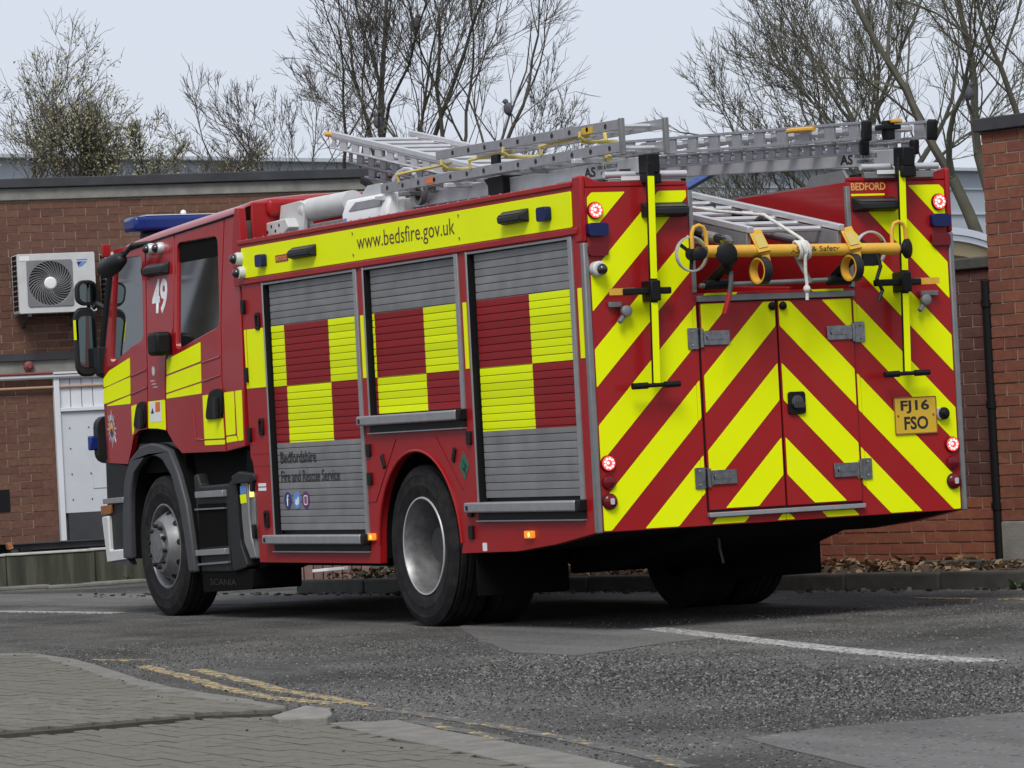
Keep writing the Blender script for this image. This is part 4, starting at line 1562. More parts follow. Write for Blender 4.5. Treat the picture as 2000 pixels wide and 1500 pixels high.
for px, lb, f, tr in (((27.905, -11.910, 6.715), 'dark pigeon high in the tall bare tree near the top edge', 1, TR1),
                      ((28.169, -11.406, 5.439), 'grey pigeon low in the bare tree, just above the three-section ladder', -1, TR1),
                      ((27.415, -12.956, 5.530), 'grey pigeon in the slim bare tree above the short ladder', -1, TR2),
                      ((18.402, -14.373, 4.825), 'dark pigeon among the thick limbs at the right edge', 1, TR3)):
    r = bird(px, lb, f, 1)
    adopt(r)
    # the limb it sits on grows out of the stem
    p = Vector(px) + Vector((0, 0, -0.13))
    st_ = Vector((tr.location.x, tr.location.y, p.z - 1.5))
    out_ = (p - st_) * 0.35
    limb = MB()
    limb.tube([st_, st_ + (p - st_) * 0.35 + Vector((0.05, 0.03, 0.12)), st_ + (p - st_) * 0.7 + Vector((-0.02, -0.05, 0.08)), p, p + out_ + Vector((0.02, -0.06, 0.1)), p + out_ * 1.9 + Vector((0.0, 0.05, 0.3))], 0.028, 6, r2=0.006)
    limb.tube([p + out_ * 0.4, p + out_ + Vector((0.05, -0.3, 0.35)), p + out_ * 1.2 + Vector((0.1, -0.5, 0.8))], 0.010, 4, r2=0.004)
    limb.tube([st_ + (p - st_) * 0.7 + Vector((-0.02, -0.05, 0.08)), st_ + (p - st_) * 0.8 + Vector((0.1, 0.3, 0.4)), st_ + (p - st_) * 0.9 + Vector((0.15, 0.4, 0.9))], 0.012, 4, r2=0.004)
    pb = limb.build('branch', 'bark', tr)
    pb.matrix_parent_inverse = tr.matrix_world.inverted()
# ================================================================== the fire engine
FE = thing('fire_engine', 'red and yellow fire engine with ladders on its roof, seen from behind', 'fire engine')

# ---------------------------------------------------------------- coachwork
SH = [(3.256, 4.864, 0.580, 2.317), (1.700, 3.157, 1.346, 2.317), (0.134, 1.582, 0.772, 2.317)]
ARC = [(2.475 + 0.63 * math.cos(a), 0.49 + 0.63 * math.sin(a)) for a in [R_(176 - 172 * i / 22) for i in range(23)]]
outline = [(0.03, 0.590), (0.55, 0.525), (1.072, 0.483), (1.87, 0.469)] + [(min(max(u, 1.84), 3.115), w) for u, w in ARC] + \
          [(3.118, 0.401), (5.165, 0.401), (5.175, 0.95), (5.20, 1.09), (5.235, 1.13), (5.25, 2.60), (0.03, 2.60)]
holes = [[(a, c), (b, c), (b, d), (a, d)] for a, b, c, d in SH]
MB().prism([outline] + holes, side, -0.05, 0.0).build('side_panel', 'red', FE, bevel=0.003)
MB().prism([outline], sider, -0.05, 0.0).build('side_panel', 'red', FE, bevel=0.003)
# locker bodies behind the panels (dark inside), trough between
b = MB()
for y0, y1 in ((-0.71, -0.07), (-2.43, -1.80)):
    b.box((0.02, y0 + 0.004, 1.25), (5.2, y1, 2.585))
    b.box((0.02, y0 + 0.004, 0.62), (1.80, y1, 1.249))
    b.box((3.16, y0 + 0.004, 0.43), (5.15, y1, 1.249))
explode(b, 'locker_body', 'black', FE, smooth=0)
b = MB()
b.box((0.01, -0.7095, 1.95), (5.22, -0.690, 2.588))
b.box((0.01, -1.81, 1.95), (5.22, -1.7905, 2.588))
explode(b, 'trough_wall', 'red', FE, bevel=0.002)
b = MB()
b.box((0.012, -1.789, 1.90), (5.22, -0.711, 1.945))
b.build('trough_floor', 'red_dark', FE)
# roof of the lockers: dull aluminium tread plate
b = MB()
b.box((0.03, -0.685, 2.586), (5.22, -0.06, 2.60))
b.box((0.03, -2.44, 2.586), (5.22, -1.815, 2.60))
explode(b, 'roof_deck', 'alu_dull', FE)
# lip above the yellow band
MB().box((0.10, -0.055, 2.601), (5.26, 0.012, 2.632)).build('roof_lip', 'red', FE, bevel=0.006)
MB().box((0.10, -2.512, 2.601), (5.26, -2.445, 2.632)).build('roof_lip', 'red', FE, bevel=0.006)
MB().box((0.05, -0.03, 2.322), (5.26, 0.016, 2.362)).build('cornice', 'red', FE, bevel=0.006)
b = MB()
for i in range(34):
    b.ball((0.2 + i * 0.15, -0.02, 2.634), 0.008, 6)
tag(b.build('rivets', 'red', FE), kind='stuff')
MB().prism(rrect(0.112, 2.366, 5.195, 2.576, 0.008, 2), side, 0.0005, 0.010).build('yellow_band', 'yellow', FE, bevel=0.002)

# printed web address along the band
text('www.bedsfire.gov.uk', 'web_address', 'text_maroon', FE, (3.205, 0.0115, 2.405), (-1, 0, 0), (0, 0, 1), 1.50, 0.135)
b = MB()
for u in (3.27, 1.645):
    for w in (2.405, 2.545):
        b.prism([(u - 0.012, w + 0.006), (u + 0.012, w + 0.012), (u + 0.002, w - 0.016)], side, 0.0105, 0.0115)
explode(b, 'print_mark', 'green_sign', FE)

# small lamps on the band
def scene_lamp(parent, fn, x0, x1, z0, z1, name='scene_lamp'):
    """wedge-shaped dark lamp head"""
    r = MB()
    n = 0.055
    xm, zm = (x0 + x1) / 2, (z0 + z1) / 2
    pts = [fn(x0, z0, 0), fn(x1, z0, 0), fn(x1, z1, 0), fn(x0, z1, 0),
           fn(x0 + 0.03, z0 + 0.012, n), fn(x1 - 0.03, z0 + 0.012, n), fn(x1 - 0.02, zm + 0.006, n), fn(x0 + 0.02, zm + 0.006, n)]
    r.add(pts, [(0, 3, 2, 1), (4, 5, 6, 7), (0, 1, 5, 4), (1, 2, 6, 5), (2, 3, 7, 6), (3, 0, 4, 7)])
    o = r.build(name, 'plastic', parent, bevel=0.008)
    MB().add([fn(x0 + 0.03, zm + 0.014, n - 0.004), fn(x1 - 0.03, zm + 0.014, n - 0.004), fn(x1 - 0.012, z1 - 0.008, 0.008), fn(x0 + 0.012, z1 - 0.008, 0.008)],
             [(0, 1, 2, 3)]).build('lens', 'plastic_grey', o)
    return o


def sband(u, w, t):
    return (u, t + 0.0105, w)


scene_lamp(FE, sband, 3.87, 4.28, 2.44, 2.525)
scene_lamp(FE, sband, 0.66, 1.02, 2.44, 2.525)
for u in (4.80, 0.43):
    o = MB().prism(rrect(u - 0.065, 2.425, u + 0.065, 2.51, 0.02, 3), side, 0.0105, 0.05).build('blue_repeater', 'blue_lens', FE, bevel=0.012)
MB().prism(rrect(4.36, 2.44, 4.58, 2.488, 0.003, 1), side, 0.0105, 0.013).build('station_plate', 'red', FE)
text('BEDFORD', 'station_name', 'text_gold', FE, (4.565, 0.0136, 2.449), (-1, 0, 0), (0, 0, 1), 0.19, 0.030, bold=0.02)
for w, u in ((2.505, 5.21), (2.405, 5.17)):
    o = MB()
    o.lathe((u, 0.0, w), (0, 1, 0), [(0, 0.046), (0.035, 0.046), (0.05, 0.04)], 18)
    o = o.build('camera_housing', 'off_white', FE, smooth=40)
    d = MB()
    d.ball((u + 0.012, 0.055, w), 0.034, 14)
    d.build('camera_dome', 'black_gloss', o, smooth=80)

# ---------------------------------------------------------------- roller shutters, slat by slat
PITCH = 0.0466
slat_mesh = {}
for k, (a, b_, c, d) in enumerate(SH):
    r = MB()
    r.box((a + 0.001, -0.048, c), (a + 0.052, 0.010, d))                 # rear guide rail
    r.box((b_ - 0.022, -0.048, c), (b_ - 0.001, 0.012, d))               # front guide rail
    r.box((a + 0.052, -0.048, d - 0.016), (b_ - 0.022, 0.006, d - 0.001))
    fr_ = r.build('roller_shutter', 'alu', FE, bevel=0.002)
    MB().box((b_ - 0.060, -0.047, c + 0.001), (b_ - 0.0225, -0.026, d - 0.017)).build('rubber_seal', 'black', fr_)
    MB().box((b_ - 0.030, -0.0255, c + 0.001), (b_ - 0.0225, 0.0085, d - 0.017)).build('rubber_lip', 'black', fr_)
    MB().box((a + 0.053, -0.049, c), (b_ - 0.061, -0.045, d - 0.017)).build('backing', 'black', fr_)
    u0, u1 = a + 0.054, b_ - 0.062
    key = round(u1 - u0, 3)
    L_ = u1 - u0
    prof = [(0.0, -0.0435), (0.0, -0.025), (0.0015, -0.0232), (0.022, -0.0222), (0.0418, -0.0232), (0.0432, -0.025), (0.0432, -0.0435)]
    me = MB().prism([(p[0], p[1]) for p in prof], lambda z, y, t: (t, y, z), 0.0, L_).mesh('slat', 25)
    me.materials.append(MAT['shutter'])
    n = int((d - 0.018 - c) / PITCH)
    z = d - 0.018
    for i in range(n):
        z -= PITCH
        o = link('slat', me, fr_)
        o.location = (u0, 0.0007 * math.sin(i * 2.4 + k), z)
    # lift bar
    hb = 0.098
    lb = MB()
    lb.prism([(-0.03, 0.012), (0.050, 0.012), (0.058, 0.004), (0.058, -hb * 0.45), (0.052, -hb * 0.52), (-0.03, -hb * 0.52)], lambda y, z_, t: (t, y, c + z_), a + 0.045, b_ + 0.10)
    bar_ = lb.build('lift_bar', 'alu', fr_, bevel=0.003)
    MB().box((a - 0.01, -0.02, c - hb * 0.55), (a + 0.044, 0.055, c + 0.016)).build('bar_end', 'black', bar_, bevel=0.008)
    MB().box((b_ + 0.045, 0.03, c - hb * 0.36), (b_ + 0.075, 0.0605, c - 0.008)).build('bar_catch', 'black', bar_)
    MB().box((a, -0.02, c - hb), (b_ - 0.005, 0.012, c - hb * 0.56)).build('bar_recess', 'black', bar_)
    MB().box((a, -0.01, c - hb - 0.008), (b_ - 0.005, 0.030, c - hb - 0.001)).build('sill_trim', 'alu', bar_)

# lettering on the lower part of the front shutter
text('Bedfordshire', 'brigade_name', 'text_black', FE, ((4.751, 1.073)[0], -0.0205, 1.075), (-1, 0, 0), (0, 0, 1), 0.62, 0.080, bold=0.02)
text('Fire and Rescue Service', 'brigade_name', 'text_black', FE, ((4.751, 0.940)[0], -0.0205, 0.948), (-1, 0, 0), (0, 0, 1), 1.00, 0.078, bold=0.012)
for k, (x, col) in enumerate(((557, 'icon_navy'), (575, 'icon_blue'), (591, 'icon_purple'))):
    u = [(4.657, 0.830)[0], (4.495, 0.829)[0], (4.344, 0.827)[0]][k]
    ic = MB().prism(circle(u, 0.823, 0.062, 24, 0.058), side, -0.0215, -0.019).build('social_icon', col, FE)
    if k == 0:
        text('f', 'icon_mark', 'white', ic, (u + 0.018, -0.0185, 0.785), (-1, 0, 0), (0, 0, 1), 0.036, 0.078, bold=0.02)
    elif k == 1:
        MB().prism([(u + 0.035, 0.80), (u + 0.02, 0.835), (u - 0.005, 0.825), (u - 0.018, 0.85), (u - 0.036, 0.835), (u - 0.028, 0.80), (u, 0.788)], side, -0.0188, -0.0183).build('icon_mark', 'white', ic)
    else:
        MB().prism([rrect(u - 0.033, 0.79, u + 0.033, 0.856, 0.016), rrect(u - 0.025, 0.798, u + 0.025, 0.848, 0.012)[::-1]], side, -0.0188, -0.0183).build('icon_mark', 'white', ic)
        MB().prism([circle(u, 0.823, 0.016, 14), circle(u, 0.823, 0.010, 14)[::-1]], side, -0.0188, -0.0183).build('icon_mark', 'icon_pink', ic)

# yellow tape on the posts between shutters and on the front post
def tape(poly, t=0.0035, fn=side, name='reflective_tape'):
    return MB().prism(poly, fn, 0.0004, t).build(name, 'yellow', FE)


for u in (3.205, 1.64, 0.07):
    tape([(u - 0.026, 1.605), (u + 0.026, 1.605), (u + 0.026, 2.012), (u - 0.026, 2.012)])
tape([(4.885, 1.605), (5.185, 1.605), (5.185, 2.012), (4.885, 2.012)])
tape([(5.20, 1.605), (5.232, 1.605), (5.232, 2.012), (5.20, 2.012)])

# locker door hinges and vents on the front post
b = MB()
for w in (2.17, 1.70, 1.285, 0.94, 0.615):
    b.prism(rrect(5.185, w - 0.05, 5.235, w + 0.05, 0.012, 2), side, 0.0005, 0.022)
explode(b, 'hinge', 'black', FE, bevel=0.004)
b = MB()
for u, w in ((4.97, 2.06), (5.0, 1.335), (4.99, 0.70)):
    b.prism([rrect(u - 0.038, w - 0.06, u + 0.038, w + 0.06, 0.02, 3), rrect(u - 0.022, w - 0.04, u + 0.022, w + 0.04, 0.01, 2)[::-1]], side, 0.0005, 0.014)
    b.prism(rrect(u - 0.021, w - 0.039, u + 0.021, w + 0.005, 0.008, 2), side, 0.0005, 0.006)
explode(b, 'flush_catch', 'black', FE, bevel=0.003)
for w in (1.145, 1.06):
    MB().box((4.88, -0.002, w), (5.19, 0.0012, w + 0.006)).build('panel_seam', 'red_dark', FE)
for k, w in enumerate((0.925, 0.895)):
    MB().prism(rrect(4.98, w, 5.12, w + 0.022, 0.002, 1), side, 0.0005, 0.002).build('notice', 'white', FE)
b = MB()
for (u, w, a) in ((2.98, 1.06, -25), (1.90, 1.08, 25)):
    ca, sa = math.cos(R_(a)), math.sin(R_(a))
    b.prism([(u + x * ca - z * sa, w + x * sa + z * ca) for x, z in ((-0.018, -0.045), (0.018, -0.045), (0.018, 0.045), (-0.018, 0.045))], side, 0.0005, 0.012)
for (u, w) in ((3.20, 1.135), (3.20, 0.95), (1.665, 1.18), (1.70, 0.735), (1.70, 0.60)):
    b.prism(rrect(u - 0.03, w - 0.042, u + 0.03, w + 0.042, 0.008, 2), side, 0.0005, 0.016)
explode(b, 'latch', 'black', FE, bevel=0.003)
# triangular panel seams beside the wheel arch
b = MB()
for (p, q) in (((3.13, 0.80), (2.77, 1.20)), ((3.13, 0.80), (3.27, 0.80)), ((2.16, 1.20), (1.80, 0.86))):
    b.beam((p[0], 0.0005, p[1]), (q[0], 0.0005, q[1]), 0.002, 0.006, up=(0, 1, 0.01))
explode(b, 'panel_seam', 'red_dark', FE)
g = MB()
g.prism([(1.765, 1.10), (1.835, 1.01), (1.765, 0.92), (1.695, 1.01)], side, 0.0005, 0.0025)
gs = g.build('gas_sign', 'green_sign', FE)
MB().prism([(1.79, 1.05), (1.75, 1.00), (1.80, 1.0), (1.74, 0.955), (1.75, 0.99), (1.73, 1.01)], side, 0.003, 0.0036).build('gas_mark', 'text_black', gs)
# wheel-arch lining
for fn_ in (1, -1):
    b = MB()
    rows_ = []
    y0, y1 = ((-0.045, -0.75) if fn_ == 1 else (-2.455, -1.75))
    for u, w in [(1.84, 0.47)] + [(min(max(u, 1.84), 3.115), w) for u, w in ARC] + [(3.118, 0.43)]:
        rows_.append([(u, y0, w), (u, y1, w)])
    b.grid(rows_)
    b.build('wheel_arch', 'chassis', FE, smooth=60)
    rim_ = MB()
    pts = [(min(max(u, 1.84), 3.115), (0.004 if fn_ == 1 else -2.504), w) for u, w in ARC]
    rim_.tube(pts, 0.010, 6)
    rim_.build('arch_lip', 'red', FE)
# side markers
for u, w in (((0.879, 0.578)[0], 0.585), ((3.212, 0.567)[0], 0.575)):
    o = MB().prism(rrect(u - 0.055, w - 0.022, u + 0.055, w + 0.022, 0.006, 2), side, 0.0005, 0.022).build('side_marker', 'amber', FE, bevel=0.005)
    MB().prism(circle(u - 0.01, w, 0.014, 12), side, 0.0225, 0.0235).build('bulb', 'amber_lit', o)
MB().prism(rrect(1.50, 0.485, 1.56, 0.535, 0.004, 1), side, 0.0005, 0.002).build('sticker', 'white', FE)

# ---------------------------------------------------------------- rear face
RF = [(0.03, 0.592), (2.47, 0.592), (2.47, 2.588), (1.792, 2.588), (1.792, 1.955), (0.708, 1.955), (0.708, 2.588), (0.03, 2.588)]
MB().prism(RF, rear, -0.02, 0.0).build('rear_panel', 'red', FE, bevel=0.003)
MB().prism([(0.03, 2.589), (0.70, 2.589), (0.70, 2.615), (0.12, 2.622), (0.03, 2.66)], rear, -0.05, 0.004).build('roof_cap', 'red', FE, bevel=0.006)
MB().prism([(2.47, 2.589), (1.80, 2.589), (1.80, 2.615), (2.36, 2.622), (2.47, 2.66)], rear, -0.05, 0.004).build('roof_cap', 'red', FE, bevel=0.006)
# corner extrusions
for v0, v1, w1 in ((-0.006, 0.030, 2.27), (2.470, 2.506, 2.27)):
    b = MB()
    b.box((-0.012, -v1, 0.588), (0.034, -v0, w1))
    b.build('corner_post', 'alu_dull', FE, bevel=0.008)
    b = MB()
    b.box((-0.010, -v1 + 0.001, w1 + 0.001), (0.10, -v0 - 0.001, 2.66))
    b.build('corner_cap', 'red', FE, bevel=0.012)
for v0, v1 in ((0.700, 0.728), (1.772, 1.800)):
    MB().box((-0.010, -v1, 1.958), (0.02, -v0, 2.56)).build('trough_trim', 'alu_dull', FE, bevel=0.003)
# locker doors with gaps
MB().prism([(0.722, 0.672), (1.778, 0.672), (1.778, 1.905), (0.722, 1.905)], rear, 0.0006, 0.002).build('door_recess', 'black', FE)
DL = [(0.732, 0.682), (1.2435, 0.682), (1.2435, 1.897), (0.732, 1.897)]
DR = [(2.5 - p[0], p[1]) for p in DL]
door_l = MB().prism(DL, rear, 0.0025, 0.016).build('rear_door', 'red', FE, bevel=0.003)
door_r = MB().prism(DR, rear, 0.0025, 0.016).build('rear_door', 'red', FE, bevel=0.003)
MB().box((-0.030, -1.785, 1.902), (-0.001, -0.718, 1.938)).build('door_rail', 'alu_dull', FE, bevel=0.004)
MB().box((-0.034, -1.782, 0.640), (-0.001, -0.722, 0.668)).build('door_sill', 'alu', FE, bevel=0.004)


# chevron tape: 45 degree bands mirrored about the centre line
def chevron(rect, t0, mirror, parent):
    v0, v1, w0, w1 = rect
    for k in range(-1, 9):
        hi = 2.05 - 0.44 * k
        lo = hi - 0.22
        poly = [(v0, w0), (v1, w0), (v1, w1), (v0, w1)]
        poly = clip(poly, -1, 1, hi)
        poly = clip(poly, 1, -1, -lo) if poly else poly
        if len(poly) < 3:
            continue
        ar = 0.5 * abs(sum(poly[i - 1][0] * poly[i][1] - poly[i][0] * poly[i - 1][1] for i in range(len(poly))))
        if ar < 0.0008:
            continue
        q = rpoly(poly, 0.008, 2)
        if mirror:
            q = [(2.5 - a, c) for a, c in q]
        MB().prism(q, rear, t0 + 0.0003, t0 + 0.0022).build('chevron_stripe', 'yellow', parent)


for mir, dr_ in ((False, door_l), (True, door_r)):
    if mir:
        chevron((0.040, 0.360, 0.600, 2.560), 0.0, mir, FE)
        chevron((0.360, 0.692, 0.600, 2.415), 0.0, mir, FE)
    else:
        chevron((0.040, 0.692, 0.600, 2.560), 0.0, mir, FE)
    chevron((0.694, 0.716, 0.600, 1.953), 0.0, mir, FE)
    chevron((0.740, 1.236, 0.690, 1.890), 0.016, mir, dr_)
    chevron((0.740, 1.249, 0.600, 0.636), 0.0, mir, FE)
    chevron((0.740, 1.249, 1.940, 1.953), 0.0, mir, FE)


def rl(v, w, t):
    return rear(v, w, t + 0.0025)


# tail lamps
def round_lamp(v, w, r, lit, parent=FE):
    o = MB()
    o.lathe(rear(v, w, 0.002), (-1, 0, 0), [(0, r), (0.012, r), (0.018, r * 0.9)], 24)
    base = o.build('rear_lamp', 'red_lens' if lit < 2 else 'plastic', parent, smooth=40)
    if lit == 1:
        MB().lathe(rear(v, w, 0.0205), (-1, 0, 0), [(0, r * 0.88), (0.004, r * 0.84)], 24).build('lens', 'red_led', base, smooth=40)
        s = MB()
        for i in range(9):
            a = 2 * math.pi * i / 9
            s.prism(circle(v + r * 0.58 * math.cos(a), w + r * 0.58 * math.sin(a), r * 0.17, 8), rear, 0.025, 0.0262)
        s.prism(circle(v - r * 0.15, w + r * 0.05, r * 0.2, 8), rear, 0.025, 0.0262)
        tag(s.build('diodes', 'red_spot', base), kind='stuff')
    elif lit == 0:
        MB().lathe(rear(v, w, 0.0185), (-1, 0, 0), [(0, r * 0.88), (0.006, r * 0.7), (0.009, 0.0)], 24).build('lens', 'red_lens', base, smooth=60)
    else:
        MB().lathe(rear(v, w, 0.0185), (-1, 0, 0), [(0, r * 0.92), (0.012, r * 0.75), (0.02, 0.0)], 24).build('lens', 'red_lens', base, smooth=60)
        MB().prism(rrect(v - r * 0.22, w - r * 0.35, v + r * 0.32, w + r * 0.4, r * 0.15, 3), rear, 0.030, 0.0405).build('painted_glint', 'alu_white', base)  # pale patch on the lens, a highlight put in as colour
    return base


for m_ in (0, 1):
    def mv(v):
        return 2.5 - v if m_ else v
    round_lamp(mv(0.085), 2.455, 0.050, 1)
    round_lamp(mv(0.083), 0.990, 0.047, 1)
    round_lamp(mv(0.083), 0.880, 0.042, 0)
    round_lamp(mv(0.083), 0.768, 0.048, 2)
    v = mv(0.088)
    MB().prism(rrect(v - 0.066, 2.305, v + 0.066, 2.382, 0.022, 4), rear, 0.003, 0.04).build('blue_strobe', 'blue_lens', FE, bevel=0.012)
    MB().prism(rrect(v - 0.066, 2.190, v + 0.066, 2.265, 0.022, 4), rear, 0.003, 0.025).build('fog_lamp', 'red_lens', FE, bevel=0.010)
    # scene lamp block
    a0, a1 = (0.385, 0.690) if not m_ else (2.5 - 0.690, 2.5 - 0.385)
    scene_lamp(FE, lambda p, q, t: rear(p, q, t * 1.5 + 0.003), a0, a1, 2.405, 2.495)
    # ball-and-socket tool bracket
    tb = MB()
    v = mv(0.235)
    tb.lathe(rear(v, 1.865, 0.0), (-1, 0, 0), [(0, 0.02), (0.03, 0.02), (0.032, 0.034), (0.06, 0.034), (0.066, 0.02)], 14)
    tb.beam(rear(v - 0.02, 1.905, 0.02), rear(v - 0.10 * (1 if not m_ else -1), 1.905, 0.02), 0.02, 0.03)
    tb.beam(rear(v, 1.85, 0.03), rear(v - 0.05, 1.80, 0.05), 0.025, 0.025)
    tb.build('tool_bracket', 'alu_dull', FE, bevel=0.003)
# reversing camera
o = MB()
o.lathe(rear(0.075, 2.115, 0.0), (-1, 0, 0), [(0, 0.045), (0.05, 0.045), (0.06, 0.036)], 20)
o = o.build('camera_housing', 'off_white', FE, smooth=40)
MB().ball(rear(0.083, 2.110, 0.065), 0.033, 14).build('camera_dome', 'black_gloss', o, smooth=80)

# station name on the right panel
text('BEDFORD', 'station_name', 'text_gold', FE, rear(1.812, 2.535, 0.0012), (0, -1, 0), (0, 0, 1), 0.24, 0.046, bold=0.025)
MB().prism([(1.812, 2.502), (2.04, 2.502), (2.045, 2.514), (1.81, 2.514)], rear, 0.0005, 0.002).build('reflective_tape', 'yellow', FE)

# hinges
for v, w, s in ((0.735, 1.690, 1), (0.735, 0.873, 1), (1.765, 1.690, -1), (1.765, 0.873, -1)):
    h = MB()
    x0, x1 = sorted((v - 0.085 * s, v - 0.012 * s))
    h.prism(rrect(x0, w - 0.062, x1, w + 0.062, 0.006, 2), rear, 0.0025, 0.012)
    x0, x1 = sorted((v + 0.012 * s, v + 0.185 * s))
    h.prism(rrect(x0, w - 0.042, x1, w + 0.042, 0.006, 2), rear, 0.0185, 0.028)
    x0, x1 = sorted((v + 0.03 * s, v + 0.16 * s))
    h.prism(rrect(x0, w - 0.012, x1, w + 0.018, 0.01, 3), rear, 0.028, 0.036)
    h.cyl(rear(v, w - 0.055, 0.022), rear(v, w + 0.055, 0.022), 0.013, n=10)
    h = h.build('hinge', 'steel', FE, bevel=0.003)
    sc = MB()
    for q in (-0.04, 0.04):
        sc.ball(rear(v - 0.055 * s, w + q, 0.013), 0.008, 8)
    tag(sc.build('screws', 'alu_dull', h), kind='stuff')
# door catch, knobs
c = MB()
c.prism(rrect(1.29, 1.218, 1.405, 1.352, 0.018, 3), rear, 0.0185, 0.034)
c = c.build('door_catch', 'black', FE, bevel=0.006)
MB().lathe(rear(1.348, 1.29, 0.034), (-1, 0, 0), [(0, 0.040), (0.006, 0.040), (0.010, 0.03)], 20).build('catch_ring', 'plastic_grey', c, smooth=40)
MB().prism(rrect(1.31, 1.255, 1.386, 1.288, 0.012, 3), rear, 0.044, 0.058).build('catch_lever', 'black_gloss', c, bevel=0.004)
for v in (1.215, 1.288):
    MB().lathe(rear(v, 1.862, 0.018), (-1, 0, 0), [(0, 0.022), (0.012, 0.026), (0.026, 0.018), (0.03, 0)], 16).build('door_buffer', 'black', FE, smooth=50)

# number plate
pl_ = MB().prism(rrect(2.026, 1.065, 2.320, 1.285, 0.008, 2), rear, 0.004, 0.010).build('number_plate', 'plate_yellow', FE, bevel=0.001)
MB().prism([rrect(2.024, 1.063, 2.322, 1.287, 0.008, 2), rrect(2.031, 1.070, 2.315, 1.280, 0.006, 2)[::-1]], rear, 0.0104, 0.0114).build('plate_border', 'amber_dull', pl_)
text('FJ16', 'plate_text', 'text_black', pl_, rear(2.070, 1.188, 0.0108), (0, -1, 0), (0, 0, 1), 0.200, 0.080, bold=0.03)
text('FSO', 'plate_text', 'text_black', pl_, rear(2.090, 1.090, 0.0108), (0, -1, 0), (0, 0, 1), 0.168, 0.080, bold=0.03)
for v in (2.05, 2.296):
    MB().ball(rear(v, 1.177, 0.011), 0.007, 8).build('plate_screw', 'amber_dull', pl_)
kn_ = MB()
kn_.lathe(rear(2.36, 1.178, 0.002), (-1, 0, 0), [(0, 0.030), (0.012, 0.030), (0.014, 0.038), (0.035, 0.038), (0.04, 0.02), (0.055, 0.018)], 14)
kn_.build('towing_socket', 'black', FE, bevel=0.003)
MB().prism(circle(2.338, 1.178, 0.02, 12, 0.034), rear, 0.003, 0.03).build('socket_cap', 'alu_white', FE)

# ladder gantry pull-down poles with T handles
for k, vv in enumerate((0.442, 2.148)):
    vt, vb_ = (0.409, 0.376) if k == 0 else (2.109, 2.073)
    p = MB()
    p.beam(rear(vt, 2.72, 0.10), rear(vb_, 1.43, 0.10), 0.046, 0.022, up=(-1, 0, 0))
    pole = p.build('pull_down_pole', 'black', FE, bevel=0.004)
    for (za, zb) in ((2.64, 2.045), (1.905, 1.44)):
        def vz(z):
            return vt + (vb_ - vt) * (2.72 - z) / 1.29
        MB().beam(rear(vz(za), za, 0.1125), rear(vz(zb), zb, 0.1125), 0.042, 0.003, up=(-1, 0, 0)).build('reflective_tape', 'yellow', pole)
    h = MB()
    s = 1 if k == 0 else -1
    h.cyl(rear(vb_ - 0.15, 1.425 - 0.0, 0.10), rear(vb_ + 0.15, 1.43, 0.10), 0.013, n=10)
    for q in (-1, 1):
        h.cyl(rear(vb_ + q * 0.055, 1.4275, 0.10), rear(vb_ + q * 0.155, 1.4275 + 0.002 * q, 0.10), 0.019, n=12)
    h.build('grab_handle', 'black', pole)
    c = MB()
    vm = 0.394 if k == 0 else 2.092
    c.box((-0.130, -vm - 0.032, 1.915), (-0.004, -vm + 0.032, 2.035))
    c.beam(rear(vm - 0.20, 1.975, 0.08), rear(vm + 0.12, 1.975, 0.08), 0.040, 0.036, up=(-1, 0, 0))
    c.build('pole_clamp', 'black', pole, bevel=0.008)
    x0 = vm - 0.285 if k == 0 else vm + 0.08
    MB().prism(rrect(x0, 1.957, x0 + 0.17, 1.996, 0.003, 1), rear, 0.085, 0.09).build('warning_label', 'orange_yellow', pole)

# ---------------------------------------------------------------- chassis, mudflaps, underside
b = MB()
for y in (-0.80, -1.70):
    b.box((-0.0 + 0.25, y - 0.05, 0.60), (7.9, y + 0.05, 0.88))
b.box((0.05, -2.44, 0.60), (1.75, -0.06, 0.64))
explode(b, 'chassis_rail', 'chassis', FE)
b = MB()
b.prism([(0.04, 0.605), (1.80, 0.49), (1.80, 0.30), (1.25, 0.33), (0.75, 0.40), (0.10, 0.55)], lambda u, w, t: (u, t, w), -1.82, -0.70)
b.build('underbody_dark_block', 'chassis', FE, bevel=0.03)  # dark block added to make the space beneath the rear dark
b = MB()
b.prism([(0.03, 0.590), (1.072, 0.483), (1.84, 0.469), (1.84, 0.62), (0.03, 0.62)], lambda u, w, t: (u, t, w), -2.44, -0.06)
b.build('underside_panel', 'chassis', FE)
for y0, y1 in ((-0.66, -0.03), (-2.47, -1.84)):
    MB().box((1.72, y0, 0.20), (1.745, y1, 0.62)).build('mudflap', 'chassis', FE, bevel=0.01)
b = MB()
b.cyl((2.555, -0.4, 0.515), (2.555, -2.1, 0.515), 0.10, n=14)
b.ball((2.555, -1.25, 0.515), 0.24, 16)
b.cyl((6.993, -0.35, 0.50), (6.993, -2.15, 0.50), 0.07, n=12)
b.box((3.2, -1.6, 0.42), (5.1, -0.9, 0.75))
b.box((3.18, -2.44, 0.38), (5.15, -0.08, 0.43))
explode(b, 'axle', 'chassis', FE)
b = MB()
b.tube([(0.3, -0.95, 0.55), (0.25, -0.93, 0.44), (0.27, -0.96, 0.36)], 0.008, 6)
b.build('breather_pipe', 'plastic_grey', FE)


